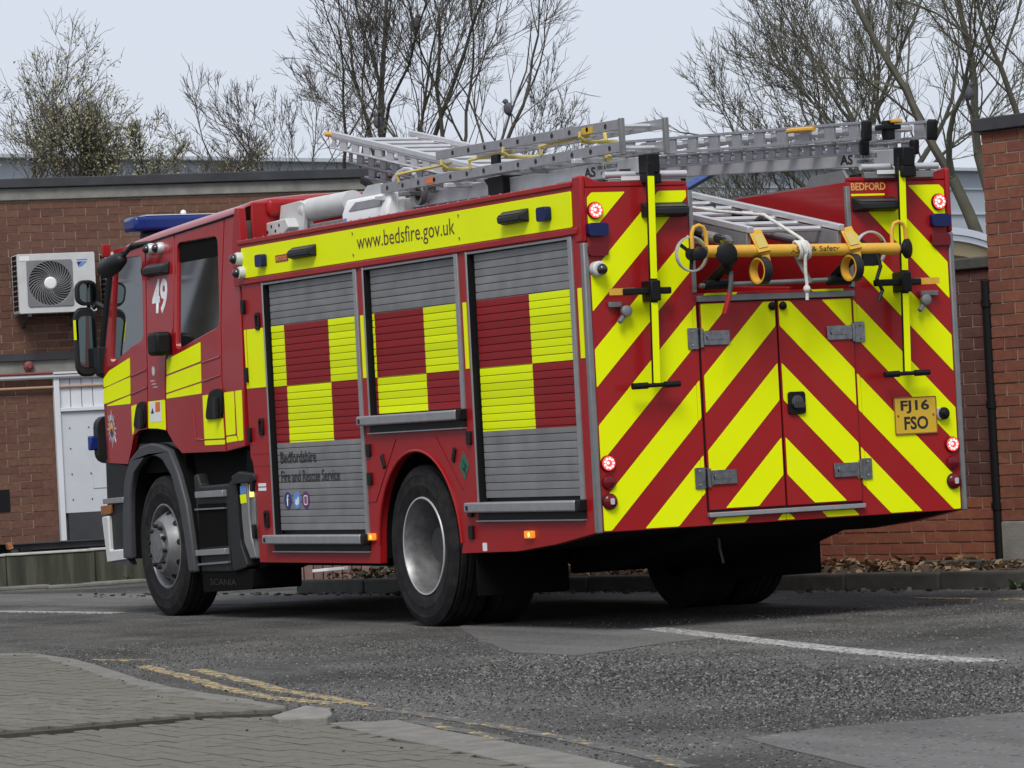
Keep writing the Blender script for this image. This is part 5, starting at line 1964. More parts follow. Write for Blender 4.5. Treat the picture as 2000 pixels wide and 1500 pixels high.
# ---------------------------------------------------------------- wheels
def wheel(u, y_out, sgn, front):
    """sgn: +1 left flank. tyre, dished or hubbed rim"""
    ax = (0, sgn, 0)
    R0, Wd = 0.515, 0.285
    c = (u, y_out - sgn * Wd, R0 - 0.003)
    t = MB()
    prof = [(0.0, 0.30), (0.01, 0.33), (0.0, 0.40), (0.005, 0.46), (0.02, 0.495), (0.04, 0.512)]
    for k in range(4):
        z = 0.055 + k * 0.052
        prof += [(z, 0.515), (z + 0.034, 0.515), (z + 0.036, 0.500), (z + 0.046, 0.500)]
    prof += [(0.262, 0.508), (0.274, 0.490), (0.283, 0.462), (0.2865, 0.455), (0.2865, 0.445), (0.2845, 0.442), (0.287, 0.42), (0.2855, 0.395), (0.2875, 0.390), (0.2855, 0.380), (0.281, 0.365), (0.272, 0.325), (0.265, 0.308), (0.24, 0.300)]
    t.lathe(c, ax, prof, 64, closed=True)
    w = t.build('wheel', 'tyre', FE, smooth=30)
    r = MB()
    if front:
        r.lathe(c, ax, [(0.262, 0.312), (0.27, 0.312), (0.272, 0.300), (0.262, 0.292), (0.215, 0.284), (0.20, 0.276), (0.205, 0.27), (0.26, 0.235), (0.30, 0.205), (0.318, 0.19), (0.320, 0.168), (0.318, 0.118)], 48, caps=False)
    else:
        r.lathe(c, ax, [(0.262, 0.312), (0.272, 0.312), (0.274, 0.300), (0.262, 0.292), (0.215, 0.284), (0.16, 0.278), (0.10, 0.268), (0.055, 0.262)], 48, caps=False)
    rim_o = r.build('rim', 'rim', w, smooth=30)
    if not front:
        MB().lathe(c, ax, [(0.056, 0.2615), (0.04, 0.24), (0.035, 0.19), (0.06, 0.165), (0.062, 0.125)], 48, caps=False).build('wheel_disc', 'disc', rim_o, smooth=30)
        MB().lathe(c, ax, [(0.270, 0.300), (0.2765, 0.302), (0.2765, 0.311), (0.270, 0.313)], 48, closed=True).build('rim_lip', 'alu_white', rim_o, smooth=30)
    h = MB()
    if front:
        h.lathe(c, ax, [(0.30, 0.128), (0.326, 0.126), (0.338, 0.118), (0.338, 0.10), (0.342, 0.0)], 36)
    else:
        h.lathe(c, ax, [(0.03, 0.126), (0.15, 0.122), (0.165, 0.11), (0.170, 0.0)], 32)
    h.build('hub', 'rim' if front else 'disc', rim_o, smooth=40)
    nb = MB()
    d0 = 0.318 if front else 0.06
    for i in range(10):
        a = 2 * math.pi * (i + 0.3) / 10
        p = Vector((u + 0.152 * math.cos(a), c[1] + sgn * d0, c[2] + 0.152 * math.sin(a)))
        nb.cyl(p, p + Vector((0, sgn * 0.030, 0)), 0.017, n=6)
    explode(nb, 'wheel_nut', 'plastic' if front else 'alu_dull', rim_o)
    hh = MB()
    for i in range(10):
        a = 2 * math.pi * (i + 0.8) / 10
        rad, dd = (0.243, 0.2475) if front else (0.215, 0.042)
        p = Vector((u + rad * math.cos(a), c[1] + sgn * dd, c[2] + rad * math.sin(a)))
        rdir_ = Vector((math.cos(a), 0, math.sin(a)))
        nrm = (Vector((0, sgn, 0)) * 0.66 + rdir_ * 0.75).normalized() if front else Vector((0, sgn, 0))
        hh.lathe(p, nrm, [(-0.004, 0.025), (0.004, 0.025)], 12)
    explode(hh, 'hand_hole', 'black', rim_o)
    return w


wheel(2.555, -0.045, 1, False)
wheel(2.555, -2.455, -1, False)
# inner twins of the rear axle
for y, s in ((-0.375, 1), (-2.125, -1)):
    t = MB()
    t.lathe((2.555, y - s * 0.28, 0.512), (0, s, 0), [(0, 0.30), (0.0, 0.46), (0.03, 0.512), (0.25, 0.512), (0.28, 0.46), (0.28, 0.30)], 40, closed=True)
    t.build('inner_tyre', 'tyre', FE, smooth=30)
wheel(7.02, -0.005, 1, True)
wheel(7.02, -2.495, -1, True)

# ---------------------------------------------------------------- cab
def ins(w):
    return max(0.0, w - 1.95) * 0.085


def cabs(u, w, t):
    return (u, -ins(w) + t, w)


def cabr(u, w, t):
    return (u, -2.5 + ins(w) - t, w)


def uc(w):
    pts = [(1.10, 8.03), (1.35, 8.055), (1.85, 8.055), (2.1, 8.01), (2.74, 7.86), (2.95, 7.78)]
    for (a, x), (b, y) in zip(pts, pts[1:]):
        if w <= b:
            return x + (y - x) * (max(w, a) - a) / (b - a)
    return pts[-1][1]


GUT = [(7.941, 2.737), (7.568, 2.751), (7.172, 2.766), (6.652, 2.791), (6.098, 2.816), (5.562, 2.844)]
front_edge = [(uc(w), w) for w in (1.14, 1.25, 1.4, 1.6, 1.8, 1.95, 2.1, 2.3, 2.5, 2.62, 2.70)]
FWIN = rpoly([(7.891, 2.672), (7.313, 2.662), (7.221, 2.034), (7.411, 2.001), (7.920, 1.881)], 0.07, 4)
RWIN = rpoly([(6.594, 2.705), (5.804, 2.703), (5.709, 2.063), (5.892, 2.035), (6.550, 1.926)], 0.07, 4)
door_f = front_edge + [GUT[0], GUT[1], (7.257, 2.760), (7.209, 2.425), (7.159, 1.994), (7.170, 1.745), (7.187, 1.557), (7.213, 1.377), (7.385, 1.370), (7.508, 1.335), (7.578, 1.226), (7.659, 1.125)]
pillar = [(7.236, 2.763), (6.667, 2.788), (6.632, 2.392), (6.619, 2.096), (6.662, 1.979), (6.763, 1.879), (6.800, 1.732), (6.821, 1.546), (6.829, 1.349), (7.003, 1.372), (7.192, 1.377), (7.176, 1.557), (7.154, 1.745), (7.143, 1.993), (7.193, 2.424)]
door_c = [(6.647, 2.788), (6.098, 2.814), (5.696, 2.833), (5.709, 2.340), (5.703, 2.052), (5.697, 1.835), (5.710, 1.674), (5.699, 1.475), (5.692, 1.179), (6.535, 1.182), (6.688, 1.252), (6.810, 1.341), (6.806, 1.546), (6.784, 1.731), (6.748, 1.875), (6.646, 1.975), (6.604, 2.091), (6.616, 2.392)]
rear_p = [(5.677, 2.833), (5.543, 2.839), (5.447, 2.840), (5.387, 2.535), (5.313, 2.033), (5.308, 1.606), (5.325, 1.207), (5.673, 1.179), (5.680, 1.475), (5.691, 1.673), (5.678, 1.835), (5.683, 2.051), (5.690, 2.339)]


def inset_hole(h, s):
    cx = sum(p[0] for p in h) / len(h)
    cy = sum(p[1] for p in h) / len(h)
    return [(cx + (p[0] - cx) * s, cy + (p[1] - cy) * s) for p in h]


cd_f = MB().prism([door_f, FWIN[::-1]], cabs, -0.04, 0.0).build('cab_door', 'red_gloss', FE, bevel=0.006, seg=3)
MB().prism(pillar, cabs, -0.04, 0.002).build('cab_pillar', 'red_gloss', FE, bevel=0.010, seg=3)
cd_c = MB().prism([door_c, RWIN[::-1]], cabs, -0.04, 0.0).build('crew_door', 'red_gloss', FE, bevel=0.006, seg=3)
MB().prism(rear_p, cabs, -0.04, 0.0).build('cab_rear_panel', 'red_gloss', FE, bevel=0.008, seg=3)
big = [(uc(w) - 0.01, w) for w in (1.30, 1.6, 1.95, 2.3, 2.68)] + [(7.7, 2.70), (5.609, 2.823), (5.370, 1.223), (6.491, 1.203), (6.776, 1.358), (7.459, 1.376), (7.75, 1.30)]
MB().prism([big, inset_hole(FWIN, 0.955)[::-1], inset_hole(RWIN, 0.955)[::-1]], cabs, -0.055, -0.034).build('cab_inner_frame', 'black', FE)
# right flank in one piece
allr = front_edge + [GUT[0], GUT[3], (5.447, 2.840), (5.325, 1.207), (6.534, 1.190), (6.810, 1.341), (7.003, 1.372), (7.385, 1.370), (7.659, 1.125)]
MB().prism([allr, FWIN[::-1], RWIN[::-1]], cabr, -0.04, 0.0).build('cab_flank', 'red', FE, bevel=0.006)
for fn, par in ((cabs, cd_f), (cabr, FE)):
    MB().prism(inset_hole(FWIN, 1.01), fn, -0.026, -0.020).build('window_glass', 'glass', par)
for fn, par in ((cabs, cd_c), (cabr, FE)):
    MB().prism(inset_hole(RWIN, 1.01), fn, -0.026, -0.020).build('window_glass', 'glass', par)
# dark top part of the crew window
dk = rpoly([(6.584, 2.701), (5.813, 2.700), (5.784, 2.561), (6.573, 2.559)], 0.03, 3)
MB().prism(dk, cabs, -0.0195, -0.016).build('window_blind', 'chassis', cd_c)

# front of the cab: rounded corners, grille below, screen above
def front_rows(levels, rad=0.30):
    rows_ = []
    for w in levels:
        i_ = ins(w)
        row = []
        for k in range(9):
            a = R_(90 * k / 8)
            row.append((uc(w) + rad * math.sin(a), -i_ - rad + rad * math.cos(a), w))
        for k in range(1, 6):
            y = -i_ - rad - (2.5 - 2 * i_ - 2 * rad) * k / 6
            row.append((uc(w) + rad + 0.05 * math.sin(math.pi * k / 6), y, w))
        for k in range(9):
            a = R_(90 - 90 * k / 8)
            row.append((uc(w) + rad * math.sin(a), -2.5 + i_ + rad - rad * math.cos(a), w))
        rows_.append(row)
    return rows_


MB().grid(front_rows((1.14, 1.25, 1.4, 1.6, 1.8, 1.93))).build('cab_front', 'red_gloss', FE, smooth=60)
MB().grid(front_rows((1.931, 2.1, 2.3, 2.5, 2.62))).build('windscreen', 'glass', FE, smooth=60)
MB().grid(front_rows((2.621, 2.68, 2.72))).build('screen_header', 'red_gloss', FE, smooth=60)
b = MB()
b.tube([cabs(uc(w) - 0.0 + 0.10, w, -0.02) for w in (1.9, 2.1, 2.3, 2.5, 2.66)], 0.035, 8)
b.tube([cabr(uc(w) - 0.0 + 0.10, w, -0.02) for w in (1.9, 2.1, 2.3, 2.5, 2.66)], 0.035, 8)
explode(b, 'screen_pillar', 'black', FE)

# roof with a rolled edge
def wg(u):
    pts = [(5.30, 2.845), (5.60, 2.825), (6.60, 2.78), (7.25, 2.745), (7.90, 2.70), (8.2, 2.66)]
    for (a, x), (b_, y) in zip(pts, pts[1:]):
        if u <= b_:
            return x + (y - x) * (max(u, a) - a) / (b_ - a)
    return pts[-1][1]


rows_ = []
PRO = [(0.0, 0.0), (0.004, 0.020), (0.018, 0.042), (0.045, 0.060), (0.10, 0.078), (0.22, 0.098), (0.50, 0.120), (0.85, 0.130), (1.18, 0.134)]
for u in (5.335, 5.36, 5.42, 5.6, 6.0, 6.4, 6.8, 7.2, 7.5, 7.7, 7.85, 7.97, 8.06, 8.12):
    k = 1.0
    if u < 5.42:
        k = {5.335: 0.62, 5.36: 0.88}.get(u, 1.0)
    if u > 7.45:
        k = max(0.0, 1 - ((u - 7.45) / 0.68) ** 2.2)
    g = wg(u)
    i_ = ins(g) + 0.002
    # front corners of the roof curve inwards
    fi = max(0.0, (u - 7.80)) ** 2 * 2.2
    half = 1.25 - i_ - fi
    row = []
    for s, dz in PRO:
        row.append((u, -1.25 + half - s * half / 1.18, g + dz * k))
    for s, dz in PRO[-2::-1]:
        row.append((u, -1.25 - half + s * half / 1.18, g + dz * k))
    rows_.append(row)
roof = MB().grid(rows_)
roof.build('cab_roof', 'red_gloss', FE, smooth=50)
b = MB()
b.tube([(u, -ins(wg(u)) + 0.006, wg(u) - 0.004) for u in (5.36, 5.8, 6.4, 7.0, 7.5, 7.85)], 0.008, 6)
b.build('drip_rail', 'black', FE)
# rear bulkhead of the cab and its raised fin
MB().box((5.335, -2.36, 1.25), (5.365, -0.14, 2.905)).build('cab_bulkhead', 'red', FE, bevel=0.01)
MB().prism([(5.382, 2.644), (5.313, 2.864), (5.247, 2.859), (5.222, 2.633), (5.247, 2.315), (5.398, 2.323)], side, -0.06, -0.005).build('cab_fin', 'red', FE, bevel=0.004)
for k in range(3):
    v0 = 0.25 + k * 0.62
    MB().box((5.29, -v0 - 0.56, 2.80), (5.46, -v0, 2.925 - 0.012 * (k % 2))).build('roof_rib', 'red', FE, bevel=0.035, seg=3)

# interior
b = MB()
b.box((5.37, -2.44, 1.22), (8.1, -0.06, 1.27))
b.box((5.37, -2.40, 1.271), (5.40, -0.10, 2.78))
b.box((6.35, -1.9, 1.272), (7.7, -0.6, 1.55))
b.build('cab_floor', 'interior', FE, smooth=0)
for (u, v) in ((6.95, 0.45), (6.95, 1.95), (5.55, 0.45), (5.55, 1.15), (5.55, 1.9)):
    s = MB()
    s.box((u - 0.05, -v - 0.23, 1.55), (u + 0.42, -v + 0.23, 1.70))
    s.obox((u - 0.06, -v, 2.02), (0.07, 0, 0.02), (0, 0.22, 0), (-0.05, 0, 0.36))
    s.box((u - 0.18, -v - 0.13, 2.38), (u - 0.08, -v + 0.13, 2.56))
    s.build('seat', 'seat', FE, bevel=0.04, seg=3)
sw = MB()
sw.tube([(7.62 + 0.10 * math.cos(a) * 0.5, -1.95 + 0.22 * math.sin(a), 1.98 + 0.20 * math.cos(a)) for a in [2 * math.pi * i / 24 for i in range(24)]], 0.016, 6, closed=True)
sw.build('steering_wheel', 'black', FE)
MB().prism([(7.75, 1.5), (8.2, 1.5), (8.2, 1.93), (7.9, 1.93), (7.72, 1.80)], lambda u, w, t: (u, t, w), -2.35, -0.15).build('dashboard', 'plastic', FE, bevel=0.03)
MB().box((6.0, -0.75, 2.28), (6.06, -0.45, 2.42)).build('data_terminal', 'off_white', FE, bevel=0.01)
b = MB()
b.cyl((5.45, -0.22, 2.02), (6.6, -0.22, 2.10), 0.014, n=8)
b.build('grab_rail', 'yellow', FE)
b = MB()
b.cyl((5.95, -0.30, 1.3), (5.95, -0.30, 2.75), 0.018, n=8)
b.cyl((7.25, -0.35, 1.6), (7.25, -0.35, 2.6), 0.016, n=8)
explode(b, 'grab_pole', 'alu', FE)

# livery on the cab flank
def ctape(pts, parent=FE, t=0.0026):
    return MB().prism(rpoly(pts, 0.01, 2), cabs, 0.0004, t).build('reflective_tape', 'yellow', parent)


ctape([(7.961, 1.832), (7.503, 1.914), (7.513, 1.781), (8.000, 1.720), (8.090, 1.713), (8.092, 1.775)], cd_f)
ctape([(8.103, 1.702), (7.515, 1.770), (7.528, 1.644), (8.098, 1.586)], cd_f)
ctape([(8.043, 1.576), (7.529, 1.635), (7.533, 1.572), (8.011, 1.570)], cd_f)
ctape([(7.520, 1.553), (7.410, 1.564), (7.495, 1.354), (7.529, 1.340)], cd_f)
ctape([(6.749, 1.868), (6.065, 1.967), (6.076, 1.829), (6.764, 1.760)], cd_c)
ctape([(6.766, 1.747), (6.078, 1.815), (6.086, 1.687), (6.784, 1.627)], cd_c)
ctape([(6.785, 1.616), (6.087, 1.676), (6.093, 1.600), (6.790, 1.586)], cd_c)
ctape([(7.168, 1.576), (6.822, 1.580), (6.833, 1.360), (7.002, 1.375), (7.186, 1.380)])
ctape([(6.075, 1.585), (5.937, 1.588), (6.020, 1.416), (5.708, 1.414), (5.698, 1.273), (6.080, 1.275)], cd_c)
ctape([(6.081, 1.264), (5.695, 1.262), (5.695, 1.230), (6.076, 1.231)], cd_c)
ctape([(5.663, 1.593), (5.480, 1.596), (5.488, 1.297), (5.662, 1.290)])
ctape([(5.456, 1.597), (5.337, 1.600), (5.348, 1.251), (5.433, 1.247), (5.456, 1.289)])
ctape([(5.659, 1.280), (5.485, 1.286), (5.448, 1.248), (5.659, 1.240)])
# number 49 on the pillar
tx = text('49', 'fleet_number', 'white', FE, (0, 0, 0), (1, 0, 0), (0, 0, 1), 1.0, 1.0, bold=0.03)
n0, n1 = (7.053, 2.323), (6.749, 2.306)
for v in tx.data.vertices:
    w = 2.208 + v.co.z * 0.258
    u = n0[0] + (n1[0] - n0[0]) * v.co.x
    v.co = cabs(u, w, 0.0035)
# brigade crest: eight pointed star with a coloured centre
cu_, cw_ = (7.959, 1.396)
star = []
for i in range(32):
    a = 2 * math.pi * i / 32
    rr_ = (0.145, 0.075, 0.115, 0.075)[i % 4]
    star.append((cu_ + rr_ * 0.72 * math.sin(a), cw_ + rr_ * math.cos(a)))
cr_ = MB().prism(star, cabs, 0.0004, 0.003).build('crest', 'crest_silver', FE)
MB().prism(circle(cu_, cw_, 0.045, 18, 0.065), cabs, 0.0034, 0.0044).build('crest_ring', 'icon_navy', cr_)
MB().prism(circle(cu_, cw_, 0.036, 18, 0.052), cabs, 0.0047, 0.0054).build('crest_centre', 'text_gold', cr_)
MB().prism([(cu_ - 0.03, cw_ - 0.045), (cu_ + 0.03, cw_ - 0.045), (cu_ + 0.022, cw_ - 0.005), (cu_ - 0.02, cw_ + 0.004)], cabs, 0.0057, 0.0063).build('crest_shield', 'red_lens', cr_)
# warning label and small stickers on the pillar
wl = MB().prism([(7.132, 1.567), (6.901, 1.571), (6.912, 1.422), (7.132, 1.424)], cabs, 0.003, 0.0045).build('warning_label', 'white', FE)
MB().prism([(7.011, 1.567), (6.917, 1.568), (6.922, 1.497), (7.017, 1.494)], cabs, 0.0048, 0.0055).build('label_block', 'orange', wl)
MB().prism([(7.112, 1.487), (7.075, 1.528), (7.049, 1.486)], cabs, 0.0048, 0.0055).build('label_mark', 'text_black', wl)
MB().prism(circle(*(7.025, 1.796), 0.03, 14, 0.035), cabs, 0.0024, 0.0034).build('sticker', 'off_white', FE)
bb_ = MB()
for (x0, y0) in ((7.098, 1.728), (7.070, 1.704), (7.042, 1.681)):
    bb_.prism([(x0, y0), (x0 - 0.09, y0), (x0 - 0.09, y0 - 0.006), (x0, y0 - 0.006)], cabs, 0.0024, 0.0032)
explode(bb_, 'sticker_line', 'off_white', FE)
# handles, cameras, lamps on the cab flank
for poly, par in (([(6.011, 1.412), (5.926, 1.598), (5.794, 1.626), (5.669, 1.618), (5.697, 1.421), (5.785, 1.413)], cd_c), ([(7.468, 1.391), (7.379, 1.556), (7.279, 1.583), (7.206, 1.573), (7.211, 1.392), (7.340, 1.380)], cd_f)):
    h = MB().prism(rpoly(poly, 0.05, 3), cabs, 0.0030, 0.018).build('door_handle', 'black', par, bevel=0.008)
    cx = sum(p[0] for p in poly) / len(poly) - 0.04
    cy = sum(p[1] for p in poly) / len(poly)
    MB().prism(rrect(cx - 0.03, cy - 0.10, cx + 0.015, cy + 0.05, 0.012, 3), cabs, 0.019, 0.045).build('grip', 'plastic', h, bevel=0.008)
for (u, w) in ((7.071, 2.692), (6.882, 2.687)):
    p = Vector(cabs(u, w, 0.0))
    hh = MB()
    hh.lathe(p, (0, 1, 0), [(0, 0.046), (0.03, 0.044), (0.045, 0.036)], 18)
    hh = hh.build('camera_housing', 'alu_white', FE, smooth=40)
    MB().ball(p + Vector((0.01, 0.048, 0)), 0.033, 14).build('camera_dome', 'black_gloss', hh, smooth=80)
(a0, _), (a1, _) = (6.723, 2.509), (7.165, 2.536)
scene_lamp(FE, lambda x, z, t: cabs(x, z, t + 0.004), a0, a1, 2.49, 2.585)
(a0, w0_) = (6.714, 1.989)
MB().box((a0 - 0.10, 0.0, w0_ - 0.09), (a0 + 0.09, 0.13, w0_ + 0.08)).build('mirror_repeater', 'black', FE, bevel=0.03, seg=3)

# rear-view mirrors on their arms
def mirror(cv, cw, hw, hh, u, label, glass_frac=0.8):
    m_ = MB()
    pr = []
    for d, k in ((0.0, 0.93), (0.03, 1.0), (0.07, 0.92), (0.12, 0.6), (0.14, 0.2)):
        pr.append([(u + d, -(cv + x * k), cw + z * k) for x, z in rrect(-hw, -hh, hw, hh, hw * 0.75, 5)])
    n = len(pr[0])
    vs = [p for r in pr for p in r]
    fs = [tuple(range(n))] + [tuple(range((len(pr) - 1) * n, len(pr) * n))]
    for j in range(len(pr) - 1):
        for i in range(n):
            fs.append((j * n + i, j * n + (i + 1) % n, (j + 1) * n + (i + 1) % n, (j + 1) * n + i))
    m_.add(vs, fs)
    o = m_.build('mirror', 'plastic', FE, smooth=50)
    g = MB()
    g.prism(rrect(-hw * glass_frac, -hh * glass_frac, hw * glass_frac, hh * glass_frac, hw * 0.5, 4), lambda x, z, t: (u - t, -(cv + x), cw + z), 0.001, 0.006)
    g.build('mirror_glass', 'mirror', o)
    return o


mb1 = mirror((-0.076, 2.066)[0], (-0.076, 2.066)[1], 0.088, 0.262, 8.2, 'big', 0.74)
mb2 = mirror((-0.052, 2.438)[0], (-0.052, 2.438)[1], 0.088, 0.098, 8.2, 'small', 0.74)
q = (-0.161, 2.158)
MB().box((8.20, -q[0] - 0.02, q[1] - 0.075), (8.24, -q[0] + 0.004, q[1] + 0.075)).build('reflective_tape', 'yellow', mb1)
arm = MB()
mv0 = (-0.013, 2.329)
arm.tube([(8.22, -mv0[0], mv0[1] - 0.01), (8.20, -0.02, mv0[1] + 0.02), (8.08, -0.04, mv0[1] - 0.02)], 0.022, 8)
mv1 = (0.021, 1.822)
arm.tube([(8.24, -mv1[0] + 0.05, mv1[1] + 0.08), (8.22, -mv1[0], mv1[1]), (8.10, 0.0, mv1[1] - 0.01)], 0.030, 8)
arm.tube([(8.24, -mv0[0] + 0.02, mv0[1] + 0.12), (8.22, -mv0[0] + 0.03, mv0[1] - 0.2)], 0.016, 8)
mv2 = (0.016, 1.917)
arm.box((8.08, -mv2[0] - 0.055, mv2[1] - 0.10), (8.22, -mv2[0] + 0.05, mv2[1] + 0.10))
arm.build('mirror_arm', 'plastic', FE, bevel=0.01)
# kerb mirror over the door
k0, k1 = (7.699, 2.576), (7.275, 2.641)
km = MB()
P_, Q_ = Vector((k0[0], 0.10, k0[1])), Vector((k1[0], 0.10, k1[1]))
L_ = (Q_ - P_).length
km.lathe(P_, Q_ - P_, [(0, 0.0), (0.004, 0.05), (0.06, 0.075), (L_ * 0.55, 0.072), (L_ * 0.9, 0.05), (L_, 0.0)], 14)
km = km.build('kerb_mirror', 'plastic', FE, smooth=50)
MB().tube([Q_ - (Q_ - P_) * 0.2, Q_ + Vector((-0.10, -0.04, 0.09)), Vector((Q_.x - 0.12, -0.06, Q_.z + 0.10))], 0.019, 8).build('mirror_stalk', 'plastic', km)
# blue light bar on the cab roof
lbp = (8.182, 2.949)
lb = MB()
lb.box((lbp[0] - 0.13, -2.20, lbp[1] - 0.065), (lbp[0] + 0.13, -0.30, lbp[1] + 0.050))
lb = lb.build('light_bar', 'blue_bar', FE, bevel=0.03, seg=3)
b = MB()
b.box((lbp[0] - 0.09, -2.14, lbp[1] - 0.15), (lbp[0] + 0.09, -0.42, lbp[1] - 0.066))
b.build('bar_foot', 'black', lb, bevel=0.01)
b = MB()
b.box((lbp[0] - 0.11, -2.14, lbp[1] + 0.051), (lbp[0] + 0.11, -0.40, lbp[1] + 0.060))
b.build('bar_cover', 'alu_white', lb, bevel=0.004)
MB().ball((lbp[0], -0.75, lbp[1] + 0.075), 0.025, 8).build('bar_bolt', 'white', lb)

# front fender, bumper, steps
fo = [(7.807, 0.417), (7.776, 0.770), (7.710, 0.999), (7.566, 1.161), (7.349, 1.248), (7.134, 1.270), (6.957, 1.258), (6.755, 1.216), (6.596, 1.039), (6.465, 0.816), (6.398, 0.576), (6.354, 0.326)]
fi_ = [(6.474, 0.325), (6.530, 0.576), (6.607, 0.817), (6.731, 1.023), (6.891, 1.137), (7.011, 1.169), (7.157, 1.180), (7.288, 1.156), (7.472, 1.072), (7.580, 0.921), (7.619, 0.731), (7.632, 0.418)]
MB().prism(fo + fi_, side, -0.62, -0.031).build('wheel_well', 'chassis', FE)
MB().prism([(6.62, 1.05), (7.62, 1.05), (7.62, 1.42), (6.62, 1.42)], side, -0.5, -0.06).build('arch_shade_plate', 'chassis', FE)  # black plate standing in for the shade inside the arch
fend = MB().prism(fo + fi_, side, -0.03, 0.022).build('front_fender', 'plastic_grey', FE, bevel=0.015, seg=3)
MB().prism([(7.807, 0.417), (7.776, 0.770), (7.660, 1.113), (8.182, 1.173), (8.190, 0.967), (8.203, 0.734), (8.179, 0.443)], side, -0.4, -0.012).build('bumper', 'plastic', FE, bevel=0.02)
b = MB()
b.prism([(8.216, 0.870), (7.771, 0.881), (7.766, 0.839), (8.211, 0.832)], side, -0.012, 0.012)
b.build('step_tread', 'alu', FE, bevel=0.003)
MB().prism([(8.269, 0.817), (8.044, 0.826), (8.054, 0.757), (8.268, 0.750)], side, -0.010, 0.012).build('indicator', 'amber_dull', FE, bevel=0.006)
b = MB()
b.prism([(8.236, 0.735), (8.101, 0.742), (8.095, 0.482), (7.752, 0.494), (7.741, 0.417), (8.164, 0.393)], side, -0.05, 0.018)
b.build('bumper_corner', 'off_white', FE, bevel=0.01)
MB().prism([(8.142, 0.393), (7.741, 0.417), (7.704, 0.372), (7.944, 0.378)], side, -0.05, 0.010).build('bumper_lip', 'plastic_grey', FE)
b = MB()
b.box((8.0, -2.45, 0.45), (8.33, -0.06, 1.10))
b.build('bumper_beam', 'plastic', FE, bevel=0.06, seg=3)
# dark area behind the front wheel with the crew steps
MB().prism([(6.574, 1.190), (5.336, 1.201), (5.238, 1.088), (5.196, 0.379), (5.532, 0.331), (6.334, 0.326), (6.438, 0.723)], side, -0.45, -0.10).build('step_well', 'chassis', FE)
st = MB().prism([(6.396, 1.017), (6.333, 1.035), (6.286, 0.942), (5.753, 0.953), (5.697, 0.935), (5.743, 0.329), (6.334, 0.326), (6.363, 0.686)], side, -0.30, -0.02).build('crew_steps', 'plastic', FE, bevel=0.02)
MB().prism([(6.304, 0.814), (5.791, 0.817), (5.794, 0.517), (6.329, 0.502)], side, -0.0195, -0.012).build('step_recess', 'chassis', st)
for q in ([(6.302, 0.902), (5.768, 0.910), (5.765, 0.863), (6.298, 0.858)], [(6.351, 0.484), (5.778, 0.499), (5.774, 0.456), (6.347, 0.443)]):
    MB().prism(q, side, -0.06, 0.012).build('step_tread', 'alu', st, bevel=0.003)
for q in ([(6.349, 0.781), (5.776, 0.788), (5.777, 0.777), (6.351, 0.770)], [(6.345, 0.388), (5.752, 0.409), (5.754, 0.394), (6.347, 0.374)]):
    MB().prism(q, side, -0.02, 0.0).build('step_edge', 'alu_dull', st)
MB().prism(rpoly([(6.342, 0.341), (5.377, 0.353), (5.388, 0.210), (6.334, 0.179)], 0.03), side, -0.40, -0.03).build('mudflap', 'chassis', FE, bevel=0.01)
t0 = (6.187, 0.235)
text('SCANIA', 'maker_name', 'emboss', FE, (t0[0], -0.0275, t0[1]), (-1, 0, 0), (0, 0, 1), 0.50, 0.045, bold=0.01)
# air intake stacks between cab and body
sk = MB().prism(rpoly([(5.724, 0.949), (5.553, 1.004), (5.550, 0.753), (5.541, 0.538), (5.413, 0.367), (5.705, 0.330)], 0.05), side, -0.35, -0.01).build('intake_stack', 'plastic', FE, bevel=0.03, seg=3)
MB().prism([(5.462, 0.974), (5.338, 0.976), (5.337, 0.716), (5.319, 0.574), (5.235, 0.432), (5.349, 0.424), (5.446, 0.538), (5.469, 0.717)], side, -0.30, -0.004).build('stack_cover', 'alu_dull', sk, bevel=0.01)
MB().prism([(5.255, 0.964), (5.190, 0.963), (5.215, 0.645), (5.188, 0.432), (5.217, 0.425), (5.267, 0.538), (5.271, 0.716)], side, -0.30, 0.002).build('stack_cover', 'alu_dull', sk, bevel=0.006)
MB().prism([(5.572, 1.005), (5.434, 1.035), (5.155, 1.016), (5.143, 0.963), (5.446, 0.953), (5.562, 0.940)], side, -0.32, 0.02).build('stack_cap', 'plastic', sk, bevel=0.012)
MB().prism([(5.468, 0.932), (5.354, 0.934), (5.361, 0.880), (5.466, 0.874)], side, -0.0035, -0.002).build('sticker', 'icon_blue', sk)
MB().prism([(5.476, 0.871), (5.362, 0.877), (5.361, 0.816), (5.466, 0.810)], side, -0.0035, -0.002).build('sticker', 'yellow', sk)
MB().prism([(5.259, 0.940), (5.203, 0.939), (5.204, 0.857), (5.261, 0.854)], side, 0.0025, 0.012).build('side_marker', 'amber_lit', sk)
MB().prism([(5.339, 1.179), (5.271, 1.121), (5.189, 1.105), (5.192, 1.017), (5.307, 1.001), (5.375, 1.055)], side, -0.3, -0.02).build('hose_bracket', 'chassis', FE)


gv = (0.019, 1.320)[0]
MB().prism(rrect(gv, 1.14, 2.5 - gv, 1.50, 0.08, 4), lambda p_, w_, t: (8.34 + t, -p_, w_), 0.0, 0.09).build('front_grille', 'plastic', FE, bevel=0.02)
q = (-0.015, 1.298)
MB().box((8.35, -q[0] - 0.06, q[1] - 0.055), (8.42, -q[0] + 0.02, q[1] + 0.055)).build('blue_repeater', 'blue_bar', FE, bevel=0.012)
q = (0.017, 2.739)
MB().box((7.93, -q[0] - 0.035, q[1] - 0.05), (7.97, -q[0] + 0.03, q[1] + 0.045)).build('marker_bracket', 'red', FE, bevel=0.006)

